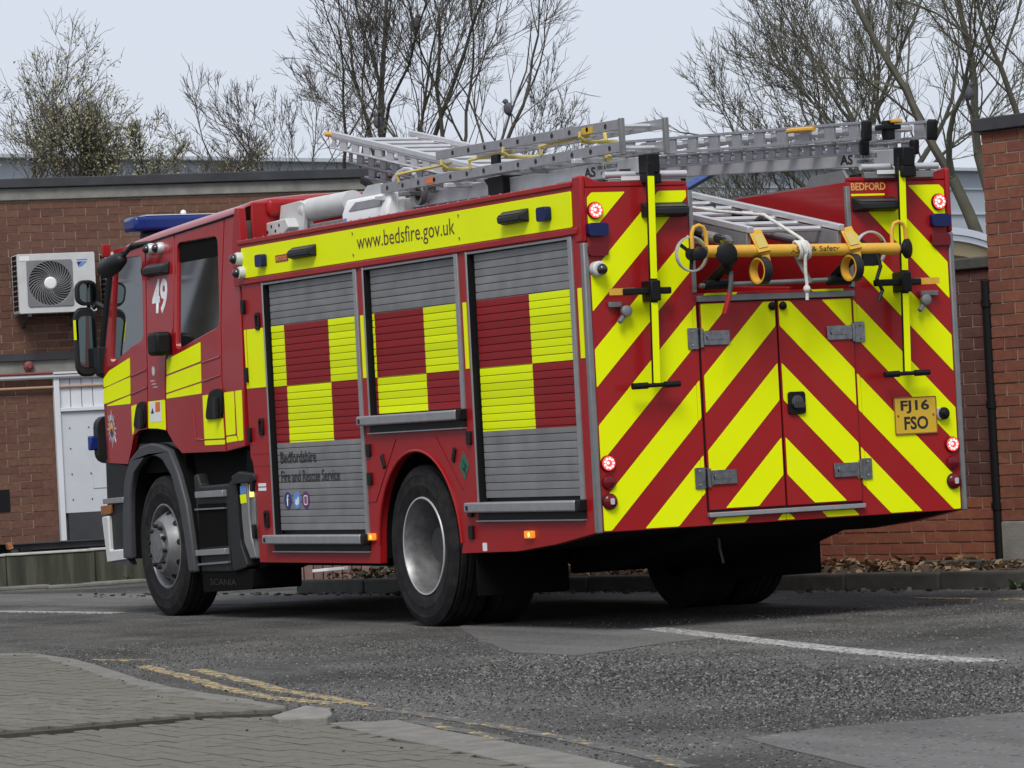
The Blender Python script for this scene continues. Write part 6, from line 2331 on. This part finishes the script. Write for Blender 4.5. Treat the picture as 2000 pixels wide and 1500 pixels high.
# pressed creases across the red parts of the cab flank
for par, (p, q) in ((cd_c, ((6.052, 1.817), (5.705, 1.847))), (cd_c, ((6.071, 1.683), (5.714, 1.717))), (cd_f, ((7.493, 1.773), (7.171, 1.813))), (cd_f, ((7.512, 1.640), (7.179, 1.682)))):
    a_, b__ = Vector(cabs(p[0], p[1], 0.0)), Vector(cabs(q[0], q[1], 0.0))
    MB().tube([a_ + (b__ - a_) * k / 6 for k in range(7)], 0.008, 8).build('pressed_crease', 'red_gloss', par, smooth=60)
for (p, q) in (((6.258, 1.492), (6.248, 1.279)), ((6.248, 1.279), (6.081, 1.268))):
    a_, b__ = Vector(cabs(p[0], p[1], 0.0)), Vector(cabs(q[0], q[1], 0.0))
    MB().tube([a_ + (b__ - a_) * k / 6 for k in range(7)], 0.007, 8).build('pressed_crease', 'red_gloss', cd_c, smooth=60)
# ---------------------------------------------------------------- roof gear: light mast, gantries
# lamp mast lying on the roof behind the cab
mast = MB()
mast.prism([(5.328, 2.677), (5.255, 2.869), (4.914, 2.879), (4.828, 2.851), (4.871, 2.664)], lambda u, w, t: (u, t, w), -0.36, -0.33)
mast.build('mast_bracket', 'off_white', FE, bevel=0.004)
ca_, cb_ = (4.950, 2.817), (4.158, 2.793)
c = MB()
A_, B_ = Vector((ca_[0], -0.40, ca_[1] - 0.005)), Vector((cb_[0], -0.40, ca_[1] - 0.005))
L_ = (B_ - A_).length
c.lathe(A_, B_ - A_, [(0, 0.0), (0.001, 0.075), (0.08, 0.080), (0.09, 0.072), (0.12, 0.072), (0.13, 0.080), (L_, 0.080)], 24)
c.build('mast_tube', 'off_white', FE, smooth=35)
b = MB()
bu0, bu1 = (4.695, 2.695)[0], (4.029, 2.682)[0]
b.box((bu1, -0.50, 2.625), (bu0, -0.30, 2.70))
b.build('mast_base', 'alu_dull', FE, bevel=0.008)
lu0, lu1 = (4.082, 2.721)[0], (3.338, 2.680)[0]
lh = MB()
lh.prism([(-0.28, 2.63), (-0.275, 2.72), (-0.315, 2.82), (-0.52, 2.82), (-0.56, 2.70), (-0.56, 2.63)], lambda y, w, t: (t, y, w), lu1, lu0)
lh = lh.build('mast_lamp_head', 'white', FE, bevel=0.02, seg=3)
MB().prism([(lu1 + 0.09, 2.735), (lu0 - 0.12, 2.735), (lu0 - 0.19, 2.79), (lu1 + 0.13, 2.79)], lambda u, w, t: (u, -0.275 - (w - 2.72) * 0.4 + t, w), 0.002, 0.008).build('lamp_window', 'alu_dull', lh, bevel=0.002)
MB().prism([(lu0 - 0.05, 2.82), (lu0 - 0.20, 2.90), (lu0 - 0.42, 2.90), (lu1 + 0.10, 2.82)], lambda u, w, t: (u, t, w), -0.40, -0.385).build('lifting_plate', 'alu_white', lh, bevel=0.003)
MB().prism(rrect(lu0 - 0.08, 2.645, lu0 - 0.02, 2.695, 0.005, 1), side, -0.2785, -0.2765).build('sticker', 'icon_blue', lh)
cp0 = (5.670, 2.747)
cp = MB()
u0_ = (5.679, 2.748)[0]
u1_ = (4.947, 2.696)[0]
cp.prism([(u0_, 2.655), (u0_ - 0.05, 2.75), (u1_ + 0.05, 2.765), (u1_, 2.70), (u1_ + 0.1, 2.66)], lambda u, w, t: (u, t, w), -0.45, -0.25)
cp = cp.build('deck_fitting', 'off_white', FE, bevel=0.008)
dots = MB()
for k in range(8):
    uu = u0_ - 0.08 - 0.07 * k
    dots.cyl((uu, -0.2495, 2.69 + 0.035 * (k % 2)), (uu, -0.247, 2.69 + 0.035 * (k % 2)), 0.012, n=8)
explode(dots, 'fitting_hole', 'black', cp)
# clutter lying on the roof deck near the lip
b = MB()
for k, (u, v, s) in enumerate(((2.95, 0.30, 0.10), (2.6, 0.25, 0.07), (2.2, 0.33, 0.09), (1.5, 0.28, 0.08))):
    b.box((u - s, -v - 0.06, 2.601), (u + s, -v + 0.05, 2.66))
explode(b, 'deck_block', 'black', FE, bevel=0.01)
b = MB()
b.box((0.75, -0.50, 2.601), (1.55, -0.22, 2.66))
b.build('deck_locker', 'alu_white', FE, bevel=0.01)
b = MB()
b.tube([(3.2, -0.25, 2.62), (2.9, -0.22, 2.64), (2.6, -0.27, 2.63), (2.4, -0.24, 2.64)], 0.03, 8)
b.build('stowed_line', 'red', FE)


def gantry(v, u0, u1, z0, z1, zoff):
    """box beam with end cap, printed maker's name, roller yoke"""
    g = MB()
    g.beam((u0, -v, z0), (u1, -v, z1), 0.06, 0.095)
    o = g.build('ladder_gantry', 'alu_white', FE, bevel=0.004)
    sl = (z1 - z0) / (u1 - u0)
    MB().beam((u0 - 0.115, -v, z0 - 0.115 * sl), (u0 - 0.001, -v, z0), 0.085, 0.115).build('end_cap', 'black', o, bevel=0.008)
    ex = Vector((-1, 0, -sl)).normalized()
    ey = Vector((-sl, 0, 1)).normalized()

    def at(u, dz):
        return (u, -v + 0.0315, z0 + (u - u0) * sl + dz)
    text('AS', 'maker_mark', 'text_black', o, at(u0 + (0.72 if v < 1 else 0.64), -0.03), ex, ey, 0.15, 0.06, bold=0.03)
    text('FIRE & RESCUE', 'maker_text', 'text_black', o, at(u0 + (0.54 if v < 1 else 0.46), 0.006), ex, ey, 0.26, 0.024, bold=0.01)
    text('EQUIPMENT', 'maker_text', 'text_black', o, at(u0 + (0.50 if v < 1 else 0.44), -0.027), ex, ey, 0.20, 0.022, bold=0.01)
    MB().beam((u0 + 0.12 if v < 1 else u0 + 0.24, -v + 0.0312, z0 - 0.03 + 0.01), (u0 + (0.26 if v < 1 else 0.38), -v + 0.0312, z0 - 0.03 + 0.018), 0.002, 0.014).build('maker_line', 'text_maroon', o)
    # yoke and rollers at the rear
    y = MB()
    y.box((u0 - 0.11, -v - 0.05, 2.60), (u0 - 0.02, -v + 0.05, z0 - 0.058))
    y.box((u0 + 0.05, -v - 0.30, 2.603), (u0 + 0.16, -v + 0.26, 2.64))
    explode(y, 'gantry_yoke', 'black', o, bevel=0.008)
    r = MB()
    r.cyl((u0 + 0.02, -v + 0.26, z0 - 0.055), (u0 + 0.02, -v + 0.06, z0 - 0.055), 0.02, n=12)
    r.cyl((u0 + 0.02, -v - 0.06, z0 - 0.055), (u0 + 0.02, -v - 0.28, z0 - 0.055), 0.02, n=12)
    explode(r, 'roller', 'alu_white', o)
    p = MB()
    p.box((u0 + 0.005, -v - 0.24, 2.603), (u0 + 0.055, -v + 0.24, z0 - 0.085))
    p.build('roller_plate', 'alu_dull', o, bevel=0.004)
    k = MB()
    k.prism([(0.10, 2.601), (0.62, 2.601), (0.55, 2.66), (0.16, z0 - 0.06)], lambda u, w, t: (u0 + u, t, w), -v + 0.28, -v + 0.30)
    k.build('side_cheek', 'alu_dull', o, bevel=0.004)
    tg = MB().prism([(v - 0.16, 2.628), (v - 0.03, 2.628), (v - 0.03, 2.652), (v - 0.16, 2.652)], lambda p_, q_, t: (u0 - 0.002 - t, -p_, q_), 0.0, 0.004).build('warning_label', 'white', o)
    return o


g1 = gantry(0.45, 0.04, 3.50, 2.718, 2.754, 0)
g2 = gantry(2.14, -0.03, 3.60, 2.728, 2.926, 0)
# mid bracket, wheel, strut and lamp block at the head of the left gantry
b = MB()
b.box((1.78, -0.53, 2.603), (2.0, -0.37, 2.80))
b.prism([(1.95, 2.80), (2.12, 2.80), (2.02, 2.72), (1.95, 2.72)], lambda u, w, t: (u, t, w), -0.5, -0.40)
b.build('gantry_bracket', 'black', g1, bevel=0.006)
hb = (3.342, 2.748)
b = MB()
b.box((hb[0] - 0.09, -0.50, 2.66), (hb[0] + 0.06, -0.36, 2.77))
b.build('buffer_block', 'off_white', g1, bevel=0.008)
b = MB()
b.prism([(3.571, 2.782), (3.518, 2.873), (3.231, 2.884), (3.219, 2.789), (3.335, 2.704), (3.442, 2.698)], lambda u, w, t: (u, t, w), -0.48, -0.44)
b.prism([(2.951, 2.782), (2.845, 2.873), (2.781, 2.874), (2.841, 2.773)], lambda u, w, t: (u, t, w), -0.40, -0.385)
explode(b, 'head_plate', 'alu_dull', g1, bevel=0.004)
wq = (3.028, 2.778)
b = MB()
b.lathe((wq[0], -0.36, wq[1]), (0, -1, 0), [(0, 0.045), (0.0, 0.068), (0.02, 0.075), (0.04, 0.068), (0.04, 0.045)], 20, closed=True)
b.build('guide_wheel', 'alu_dull', g1, smooth=40)
b = MB()
arc = [(3.530, 2.908), (3.451, 2.949), (3.342, 2.967), (3.238, 2.955), (3.187, 2.913), (3.172, 2.835)]
b.tube([(u, -0.42, w) for u, w in arc], 0.014, 8)
b.build('guard_hoop', 'alu_white', g1)


# cross members, stowed poles and struts around the gantries
for k, u in enumerate((0.55, 1.25, 2.35, 3.05, 3.42)):
    MB().beam((u, -0.24, 2.783), (u, -0.80, 2.783), 0.045, 0.03).build('cross_member', 'alu_dull' if k % 2 else 'alu_white', g1, bevel=0.004)
for k, (v, r_, u0, u1) in enumerate(((0.68, 0.020, 0.25, 3.6), (0.74, 0.016, 0.35, 3.3), (0.38, 0.013, 0.6, 3.2))):
    MB().cyl((u0, -v, 2.815), (u1, -v, 2.822), r_, n=10).build('stowed_pole', 'alu_white', g1)
for v in (0.98, 1.52):
    MB().beam((5.30, -v, 3.04), (4.15, -v, 2.62), 0.03, 0.045).build('support_strut', 'black', g1, bevel=0.004)
MB().beam((3.30, -0.40, 2.79), (3.12, -0.40, 2.90), 0.02, 0.05).build('support_strut', 'alu_dull', g1, bevel=0.003)
for u in (3.66, 3.9):
    MB().box((u - 0.035, -0.52, 2.603), (u + 0.035, -0.36, 2.70)).build('deck_bracket', 'alu_dull', FE, bevel=0.006)

# ---------------------------------------------------------------- ladders (carried on the gantries, things of their own)
def stile(mb, p, q, h, th, holes=0.0, hole_len=0.6, phase=0.0, up=(0, 0, 1)):
    """ladder side: plain box, or two flanges with webs between rectangular openings"""
    p, q = Vector(p), Vector(q)
    d = (q - p)
    L_ = d.length
    d.normalize()
    s = d.cross(Vector(up)).normalized()
    n = s.cross(d).normalized()
    if not holes:
        mb.beam(p, q, th, h)
        return
    f = h * 0.16
    for sg in (-1, 1):
        mb.obox((p + q) / 2 + n * sg * (h / 2 - f / 2), d * L_ / 2, s * th / 2, n * f / 2)
    x = phase
    while x < L_:
        w = min(holes * (1 - hole_len), L_ - x)
        mb.obox(p + d * (x + w / 2), d * w / 2, s * th * 0.30, n * (h / 2 - f))
        x += holes


# short two-section ladder on the left gantry
LA = thing('short_ladder', 'short grey two-section ladder with yellow hooks on the left roof gantry', 'ladder', (1.8, -0.45, 2.78))
for v in (0.30, 0.59):
    m_ = MB()
    stile(m_, (0.03, -v, 2.825), (3.45, -v, 2.845), 0.062, 0.022)
    m_.build('lower_stile', 'ladder_grey', LA, bevel=0.002)
    m_ = MB()
    stile(m_, (0.02, -v, 2.955), (2.57, -v, 2.990), 0.060, 0.022)
    m_.build('upper_stile', 'ladder_grey', LA, bevel=0.002)
    m_ = MB()
    m_.box((0.0, -v - 0.014, 2.775), (0.035, -v + 0.014, 2.99))
    m_.build('end_bracket', 'alu_dull', LA, bevel=0.003)
rv = MB()
for i in range(11):
    u = 0.20 + 0.235 * i
    if u < 2.5:
        MB().cyl((u, -0.59, 2.955 + (u - 0.02) * 0.0137), (u, -0.30, 2.955 + (u - 0.02) * 0.0137), 0.014, n=8).build('rung', 'alu_white', LA)
        rv.lathe((u, -0.2895, 2.955 + (u - 0.02) * 0.0137), (0, 1, 0), [(0, 0.017), (0.003, 0.017)], 6)
for i in range(14):
    u = 0.16 + 0.245 * i
    MB().cyl((u, -0.59, 2.825 + u * 0.0058), (u, -0.30, 2.825 + u * 0.0058), 0.014, n=8).build('rung', 'alu_white', LA)
    rv.lathe((u, -0.2895, 2.825 + u * 0.0058), (0, 1, 0), [(0, 0.017), (0.003, 0.017)], 6)
explode(rv, 'rung_end', 'plastic', LA)
for (u0, u1) in ((0.50, 1.05), (1.55, 2.05), (2.45, 3.15)):
    hk = MB()
    hk.tube([(u0, -0.31, 2.90), (u0, -0.27, 2.925), (u0, -0.275, 2.955)], 0.011, 6)
    hk.tube([(u1, -0.285, 2.865), (u1, -0.275, 2.915), (u1 - 0.06, -0.32, 2.925), (u0, -0.34, 2.93)], 0.011, 6)
    hk.tube([(u0 - 0.04, -0.50, 2.89), (u0 + 0.02, -0.33, 2.895), (u0 + 0.02, -0.285, 2.90)], 0.011, 6)
    explode(hk, 'hook', 'hook_yellow', LA)
MB().box((2.60, -0.288, 2.822), (2.74, -0.2865, 2.858)).build('sticker', 'orange', LA)
MB().box((0.36, -0.288, 2.935), (0.50, -0.2865, 2.975)).build('sticker', 'plate_yellow', LA)
MB().box((1.70, -0.33, 2.862), (1.80, -0.305, 2.925)).build('rubber_pad', 'black', LA, bevel=0.004)
b = MB()
b.tube([(0.62, -0.50, 2.96), (0.55, -0.47, 2.90), (0.50, -0.46, 2.82)], 0.012, 6)
b.tube([(0.60, -0.47, 2.86), (0.48, -0.45, 2.79)], 0.022, 6)
explode(b, 'hold_down_strap', 'hook_yellow', LA)
adopt(LA)

# two-section extension ladder with pierced sides on the right gantry
LB = thing('extension_ladder', 'silver extension ladder with pierced sides and black rubber feet on the right gantry', 'ladder', (1.5, -2.14, 2.80))
SL = 0.0512


def zb(u, z):
    return z + SL * u


for v, ph in ((1.91, 0.06), (2.37, 0.06)):
    m_ = MB()
    stile(m_, (-0.02, -v, zb(-0.02, 2.892)), (3.40, -v, zb(3.40, 2.892)), 0.112, 0.030, 0.29, 0.62, 0.05)
    m_.build('upper_stile', 'ladder_grey', LB, bevel=0.002)
    MB().beam((-0.085, -v, zb(-0.08, 2.888)), (-0.021, -v, zb(-0.02, 2.892)), 0.05, 0.125).build('rubber_foot', 'black', LB, bevel=0.014, seg=3)
for v in (1.965, 2.315):
    m_ = MB()
    stile(m_, (0.10, -v, zb(0.10, 2.792)), (3.55, -v, zb(3.55, 2.792)), 0.078, 0.028, 0.145, 0.42, 0.03)
    m_.build('lower_stile', 'ladder_grey', LB, bevel=0.002)
    MB().beam((0.045, -v, zb(0.04, 2.790)), (0.099, -v, zb(0.10, 2.792)), 0.046, 0.09).build('rubber_foot', 'black', LB, bevel=0.012, seg=3)
for i in range(12):
    u = 0.20 + 0.29 * i
    MB().beam((u, -1.91, zb(u, 2.905)), (u, -2.37, zb(u, 2.905)), 0.075, 0.035).build('rung', 'alu_white', LB, bevel=0.008)
    MB().beam((u + 0.10, -1.965, zb(u, 2.785)), (u + 0.10, -2.315, zb(u, 2.785)), 0.06, 0.03).build('rung', 'alu_white', LB, bevel=0.008)
MB().tube([(0.52, -1.885, zb(0.5, 2.925)), (0.60, -1.875, zb(0.6, 2.925)), (0.76, -1.875, zb(0.76, 2.925)), (0.84, -1.885, zb(0.8, 2.925))], 0.016, 8).build('grab_handle', 'orange_yellow', LB)
lk = MB()
lk.box((0.03, -2.16, 2.84), (0.09, -2.10, 2.955))
lk.box((0.02, -2.20, 2.90), (0.12, -2.07, 2.93))
lk.build('pawl_lock', 'black', LB, bevel=0.006)
MB().box((0.0, -2.20, 2.938), (0.07, -2.13, 2.962)).build('pawl_tip', 'orange_yellow', LB, bevel=0.006)
adopt(LB)

# long three-section ladder lying on a slope in the roof trough
LC = thing('long_ladder', 'long silver three-section ladder sloping out of the central roof trough over the cab', 'ladder', (-0.3, -1.25, 2.25))
C0 = Vector((-0.30, 0, 2.30))
CS = Vector((5.98, 0, 1.098)).normalized()
CN = Vector((-CS.z, 0, CS.x))


def cl(s, v, n):
    p = C0 + CS * s + CN * n
    return Vector((p.x, -v, p.z))


LEN = 6.08
for v in (0.945, 1.555):
    m_ = MB()
    m_.beam(cl(0, v, 0.0), cl(LEN, v, 0.0), 0.040, 0.036, up=CN)
    stile(m_, cl(2.6, v, -0.06), cl(LEN, v, -0.06), 0.085, 0.032, 0.20, 0.5, 0.04, up=CN)
    m_.build('outer_stile', 'alu_white', LC, bevel=0.004)
    m_ = MB()
    m_.beam(cl(0.02, v, -0.075), cl(2.6, v, -0.075), 0.030, 0.10, up=CN)
    m_.build('stile_web', 'ladder_grey', LC, bevel=0.003)
    if v < 1:
        MB().beam(cl(LEN - 0.02, v, 0.0), cl(LEN + 0.12, v, -0.01), 0.05, 0.036, up=CN).build('tip_guard', 'orange_yellow', LC, bevel=0.014)
for v0, s0, s1, n in ((0.995, 1.2, LEN - 0.18, -0.145), (1.045, 1.5, LEN - 0.36, -0.235)):
    for v in (v0, 2.5 - v0):
        m_ = MB()
        stile(m_, cl(s0, v, n), cl(s1, v, n), 0.085, 0.030, 0.20, 0.5, 0.06, up=CN)
        m_.build('inner_stile', 'ladder_grey', LC, bevel=0.003)  # darker grey than the outer stiles, standing in for shade inside the stack
for i in range(22):
    s = 0.22 + 0.272 * i
    MB().cyl(cl(s, 0.945, -0.03), cl(s, 1.555, -0.03), 0.017, n=8).build('rung', 'alu_white', LC)
    if 1.3 < s < LEN - 0.3:
        MB().cyl(cl(s + 0.07, 0.995, -0.145), cl(s + 0.07, 1.505, -0.145), 0.015, n=8).build('rung', 'alu_white', LC)
    if 1.6 < s < LEN - 0.5:
        MB().cyl(cl(s + 0.13, 1.045, -0.235), cl(s + 0.13, 1.455, -0.235), 0.015, n=8).build('rung', 'alu_white', LC)
# props: round poles along the ladder, banded
pp = MB()
pp.cyl(cl(0.05, 0.80, -0.06), cl(2.8, 0.86, -0.06), 0.028, n=10)
pp = pp.build('prop_pole', 'plastic', LC)
for i in range(6):
    MB().cyl(cl(0.14 + 0.30 * i, 0.802 + 0.007 * i, -0.06), cl(0.28 + 0.30 * i, 0.804 + 0.007 * i, -0.06), 0.0295, n=10).build('pale_band', 'hose', pp)
MB().lathe(cl(0.05, 0.80, -0.06), -CS, [(0, 0.03), (0.05, 0.03), (0.10, 0.006)], 10).build('pole_tip', 'steel', pp)
pz = MB()
pz.cyl(cl(0.25, 1.42, -0.10), cl(2.8, 1.30, -0.10), 0.022, n=10)
pz.cyl(cl(0.3, 1.60, -0.16), cl(2.8, 1.58, -0.14), 0.020, n=10)
explode(pz, 'inner_pole', 'alu_dull', LC)
fl = MB()
for i in range(9):
    s = 0.7 + 0.33 * i
    fl.ball(cl(s, 1.42, -0.03), 0.05, 8, (1.4, 0.8, 0.6))
explode(fl, 'hose_coil', 'plastic', LC, smooth=60)
# yellow stabiliser bar across the back
YB = -0.30


def yb(v, w, t=0.0):
    return Vector((YB - t, -v, w))


bar = MB()
bar.cyl(yb(0.64, 2.183), yb(1.93, 2.165), 0.036, n=18)
bar = bar.build('stabiliser_bar', 'orange_yellow', LC, smooth=40)
for v, w in ((0.585, 2.186), (1.995, 2.163)):
    e = MB()
    e.cyl(yb(v + (0.06 if v < 1 else -0.06), w), yb(v, w), 0.026, n=12)
    e.build('bar_end', 'plastic_grey', bar)
e = MB()
e.lathe(yb(1.985, 2.163, 0.0), (-0.75, -0.66, 0), [(-0.02, 0.03), (0.0, 0.058), (0.022, 0.060), (0.03, 0.048)], 20)
e.build('rubber_foot', 'black', bar, smooth=40)
e = MB()
e.lathe(yb(0.755, 2.165, 0.03), (-0.9, 0.3, 0), [(-0.02, 0.03), (0.0, 0.062), (0.022, 0.064), (0.03, 0.05)], 20)
e.cyl(yb(0.755, 2.165, 0.0), yb(0.80, 2.05, -0.02), 0.03, 0.022, 10)
e.build('rubber_foot', 'black', bar, smooth=40)
e = MB()
e.lathe(yb(0.585, 2.17, 0.02), (-0.9, 0.3, 0), [(-0.02, 0.03), (0.0, 0.040), (0.022, 0.042), (0.03, 0.03)], 16)
e.build('rubber_foot', 'black', bar, smooth=40)
MB().tube([yb(0.800, 2.06, 0.0), yb(0.785, 2.0, 0.02), yb(0.765, 1.93, 0.03)], 0.014, 8).build('release_lever', 'plastic_grey', bar)
MB().tube([yb(0.765, 1.935, 0.03), yb(0.745, 1.88, 0.035), yb(0.725, 1.815, 0.03)], 0.015, 8, r2=0.019).build('lever_grip', 'red', bar)
for v in (0.60, 1.945):
    hp = MB()
    wz = 2.20 if v < 1 else 2.19
    pts = [yb(v - 0.048, wz), yb(v - 0.046, wz + 0.09), yb(v - 0.03, wz + 0.125), yb(v + 0.0, wz + 0.135), yb(v + 0.03, wz + 0.125), yb(v + 0.046, wz + 0.09), yb(v + 0.048, wz)]
    hp.tube(pts, 0.012, 8)
    hp.build('hand_loop', 'orange_yellow', bar)
for v in (0.592, 1.80):
    w_ = MB()
    w_.lathe(yb(v, 2.175, -0.10), (-1, 0, 0), [(0, 0.094), (0.0, 0.103), (0.02, 0.106), (0.03, 0.103), (0.03, 0.095)], 32, closed=True)
    w_ = w_.build('prop_wheel', 'alu_white', LC, smooth=40)
    MB().lathe(yb(v, 2.175, -0.09), (-1, 0, 0), [(0, 0.0), (0.0, 0.04), (0.03, 0.04), (0.04, 0.0)], 16).build('wheel_hub', 'plastic', w_)
    sp = MB()
    for k in range(3):
        a = 2 * math.pi * k / 3 + 0.4
        sp.beam(yb(v, 2.175, -0.08), yb(v + 0.09 * math.cos(a), 2.175 + 0.09 * math.sin(a), -0.08), 0.02, 0.01, up=(1, 0, 0))
    sp.build('spoke', 'plastic', w_)
for v in (0.985, 1.60):
    p = MB()
    e0, e1 = yb(v - 0.005, 2.300, -0.02), yb(v + 0.020, 2.170, 0.045)
    p.beam(e0, e1, 0.085, 0.008, up=(-1, 0, 0.5))
    p = p.build('bracket_plate', 'orange_yellow', bar, bevel=0.002)
    MB().beam(e0 + Vector((-0.004, 0, 0.004)) + (e1 - e0) * 0.25, e0 + Vector((-0.004, 0, 0.004)) + (e1 - e0) * 0.85, 0.062, 0.008, up=(-1, 0, 0.5)).build('bracket_label', 'hook_yellow', p)
    lp_ = MB()
    vv = v - 0.005
    lp_.lathe(yb(vv + 0.0, 2.06, 0.03), (-0.12, 0.99, 0), [(-0.026, 0.066), (-0.026, 0.078), (0.026, 0.078), (0.026, 0.066)], 28, closed=True)
    lp_.build('locking_ring', 'orange_yellow', bar, smooth=35)
    MB().beam(yb(v + 0.03, 2.15, 0.03), yb(v + 0.045, 2.06, 0.03), 0.05, 0.012, up=(-1, 0, 0)).build('ring_strap', 'orange_yellow', bar)
    MB().lathe(yb(vv, 2.06, 0.03), (-0.12, 0.99, 0), [(-0.027, 0.0785), (-0.027, 0.083), (0.027, 0.083), (0.027, 0.0785)], 28, closed=True).build('rubber_band', 'plastic', bar, smooth=35)
def bar_text(s, v0, wd_, nm):
    t_ = text(s, nm, 'text_black', bar, (0, 0, 0), (1, 0, 0), (0, 0, 1), wd_, 0.040, bold=0.01)
    for vx in t_.data.vertices:
        v, h = v0 + vx.co.x, (vx.co.z - 0.020)
        a = h / 0.036
        vx.co = (YB - 0.0368 * math.cos(a), -v, 2.174 + 0.0368 * math.sin(a))
bar_text('AS F', 1.185, 0.10, 'maker_name')
bar_text('& Safety', 1.325, 0.19, 'maker_name')
b = MB()
b.beam(cl(0.05, 1.25, -0.12), yb(1.33, 1.98), 0.06, 0.02)
b.cyl((-0.06, -0.72, 1.995), (-0.06, -1.70, 2.005), 0.015, n=8)
b.build('ladder_foot_bracket', 'alu_dull', LC, bevel=0.003)
b = MB()
for v in (0.83, 1.66):
    b.beam(yb(v, 2.15), (0.0, -v, 2.02), 0.04, 0.05)
    b.cyl((-0.06, -v + 0.08, 1.998), (-0.06, -v - 0.08, 2.0), 0.03, n=10)
explode(b, 'cradle_arm', 'black', LC, bevel=0.008)
b = MB()
b.tube([yb(1.78, 2.15, 0.01), yb(1.79, 2.06, 0.03), yb(1.76, 1.99, 0.03), yb(1.80, 1.92, 0.02), yb(1.77, 1.86, 0.02)], 0.012, 6)
b.box((YB - 0.02, -1.80, 2.07), (YB + 0.05, -1.68, 2.14))
b.build('securing_cable', 'black', LC)
b = MB()
b.beam((0.15, -1.45, 1.96), (0.9, -1.05, 2.02), 0.05, 0.04)
b.build('stowed_bar', 'red', LC, bevel=0.006)
adopt(LC)

# rope tying the ladder down
rp = MB()
rp.tube([cl(1.9, 0.95, 0.02), cl(1.2, 1.00, 0.03), cl(0.7, 1.10, 0.03), cl(0.3, 1.20, 0.05), yb(1.28, 2.24), yb(1.285, 2.21, 0.04), yb(1.29, 2.17, 0.046), yb(1.28, 2.13, 0.035), yb(1.285, 2.05, 0.02), yb(1.29, 1.98, 0.02), yb(1.288, 1.93, 0.02), yb(1.286, 1.88, 0.02)], 0.0105, 8)
RP = rp.build('rope', 'rope', smooth=50)
tag(RP, 'white tie-down rope knotted round the yellow bar at the back of the engine', 'rope')
kn2 = MB()
for k in range(3):
    kn2.tube([yb(1.25 + 0.028 * k, 2.175) + Vector((0.048 * math.sin(a) * 0.95, 0.01 * math.cos(a), 0.048 * math.cos(a))) for a in [2 * math.pi * i / 16 for i in range(16)]], 0.012, 6, closed=True)
kn2.ball(yb(1.288, 1.945, 0.02), 0.024, 8)
kn2.build('knot', 'rope', RP, smooth=60)

# blue pole seen above the trough
bp2 = MB()
e0, e1 = Vector((5.790, -3.769, 2.935)), Vector((4.775, -3.567, 3.034))
bp2.beam(e0 - (e1 - e0) * 1.0, e1 + (e1 - e0) * 0.3, 0.05, 0.05)
BB = tag(bp2.build('blue_beam', 'blue_paint', bevel=0.004), 'blue painted beam leaning up behind the engine, seen below the right gantry', 'beam')
pb_ = e0 - (e1 - e0) * 0.9
MB().beam((pb_.x, pb_.y, 0.0), (pb_.x, pb_.y, pb_.z - 0.03), 0.05, 0.05, up=(1, 0, 0)).build('post', 'blue_paint', BB, bevel=0.004)

# ---------------------------------------------------------------- across the road (only mirrored in the cab windows)
hs_ = thing('rendered_house', 'pale rendered house across the road, mirrored in the cab windows only', 'house', (27, 12.5, 0))
hb_ = MB()
hb_.box((20, 13.0, 0), (48, 20, 9.0))
hb_.build('wall', 'white', hs_, smooth=0)
hr = MB()
hr.prism([(13.0 - 0.4, 9.0), (20.4, 9.0), (16.5, 11.8)], lambda y, z, t: (t, y, z), 19.6, 48.4)
hr.build('roof', 'concrete', hs_, smooth=0)
for k in range(8):
    for z0 in (0.9, 3.6, 6.3):
        wn_ = MB().box((21.2 + k * 3.2, 12.96, z0), (22.6 + k * 3.2, 12.998, z0 + 1.4)).build('window', 'black_gloss', hs_)
        MB().box((21.1 + k * 3.2, 12.92, z0 - 0.08), (22.7 + k * 3.2, 12.958, z0 - 0.01)).build('sill', 'white', wn_)
adopt(hs_)
for k, (x, y, sd_) in enumerate(((21.5, 6.02, 5), (23.6, 6.75, 6), (22.6, 5.95, 8))):
    tree('bare_tree', ('nearest', 'middle', 'farthest')[k] + ' of the bare trees across the road, mirrored in the cab windows only', (x, y), [(0, 5, 1.8, 0.9), (180, 20, 1.6, 0.7), (60, 18, 1.6, 0.7)], 90 + k, 'bark', r0=0.075, z_min=4.6, depth=4, spread=0.42)
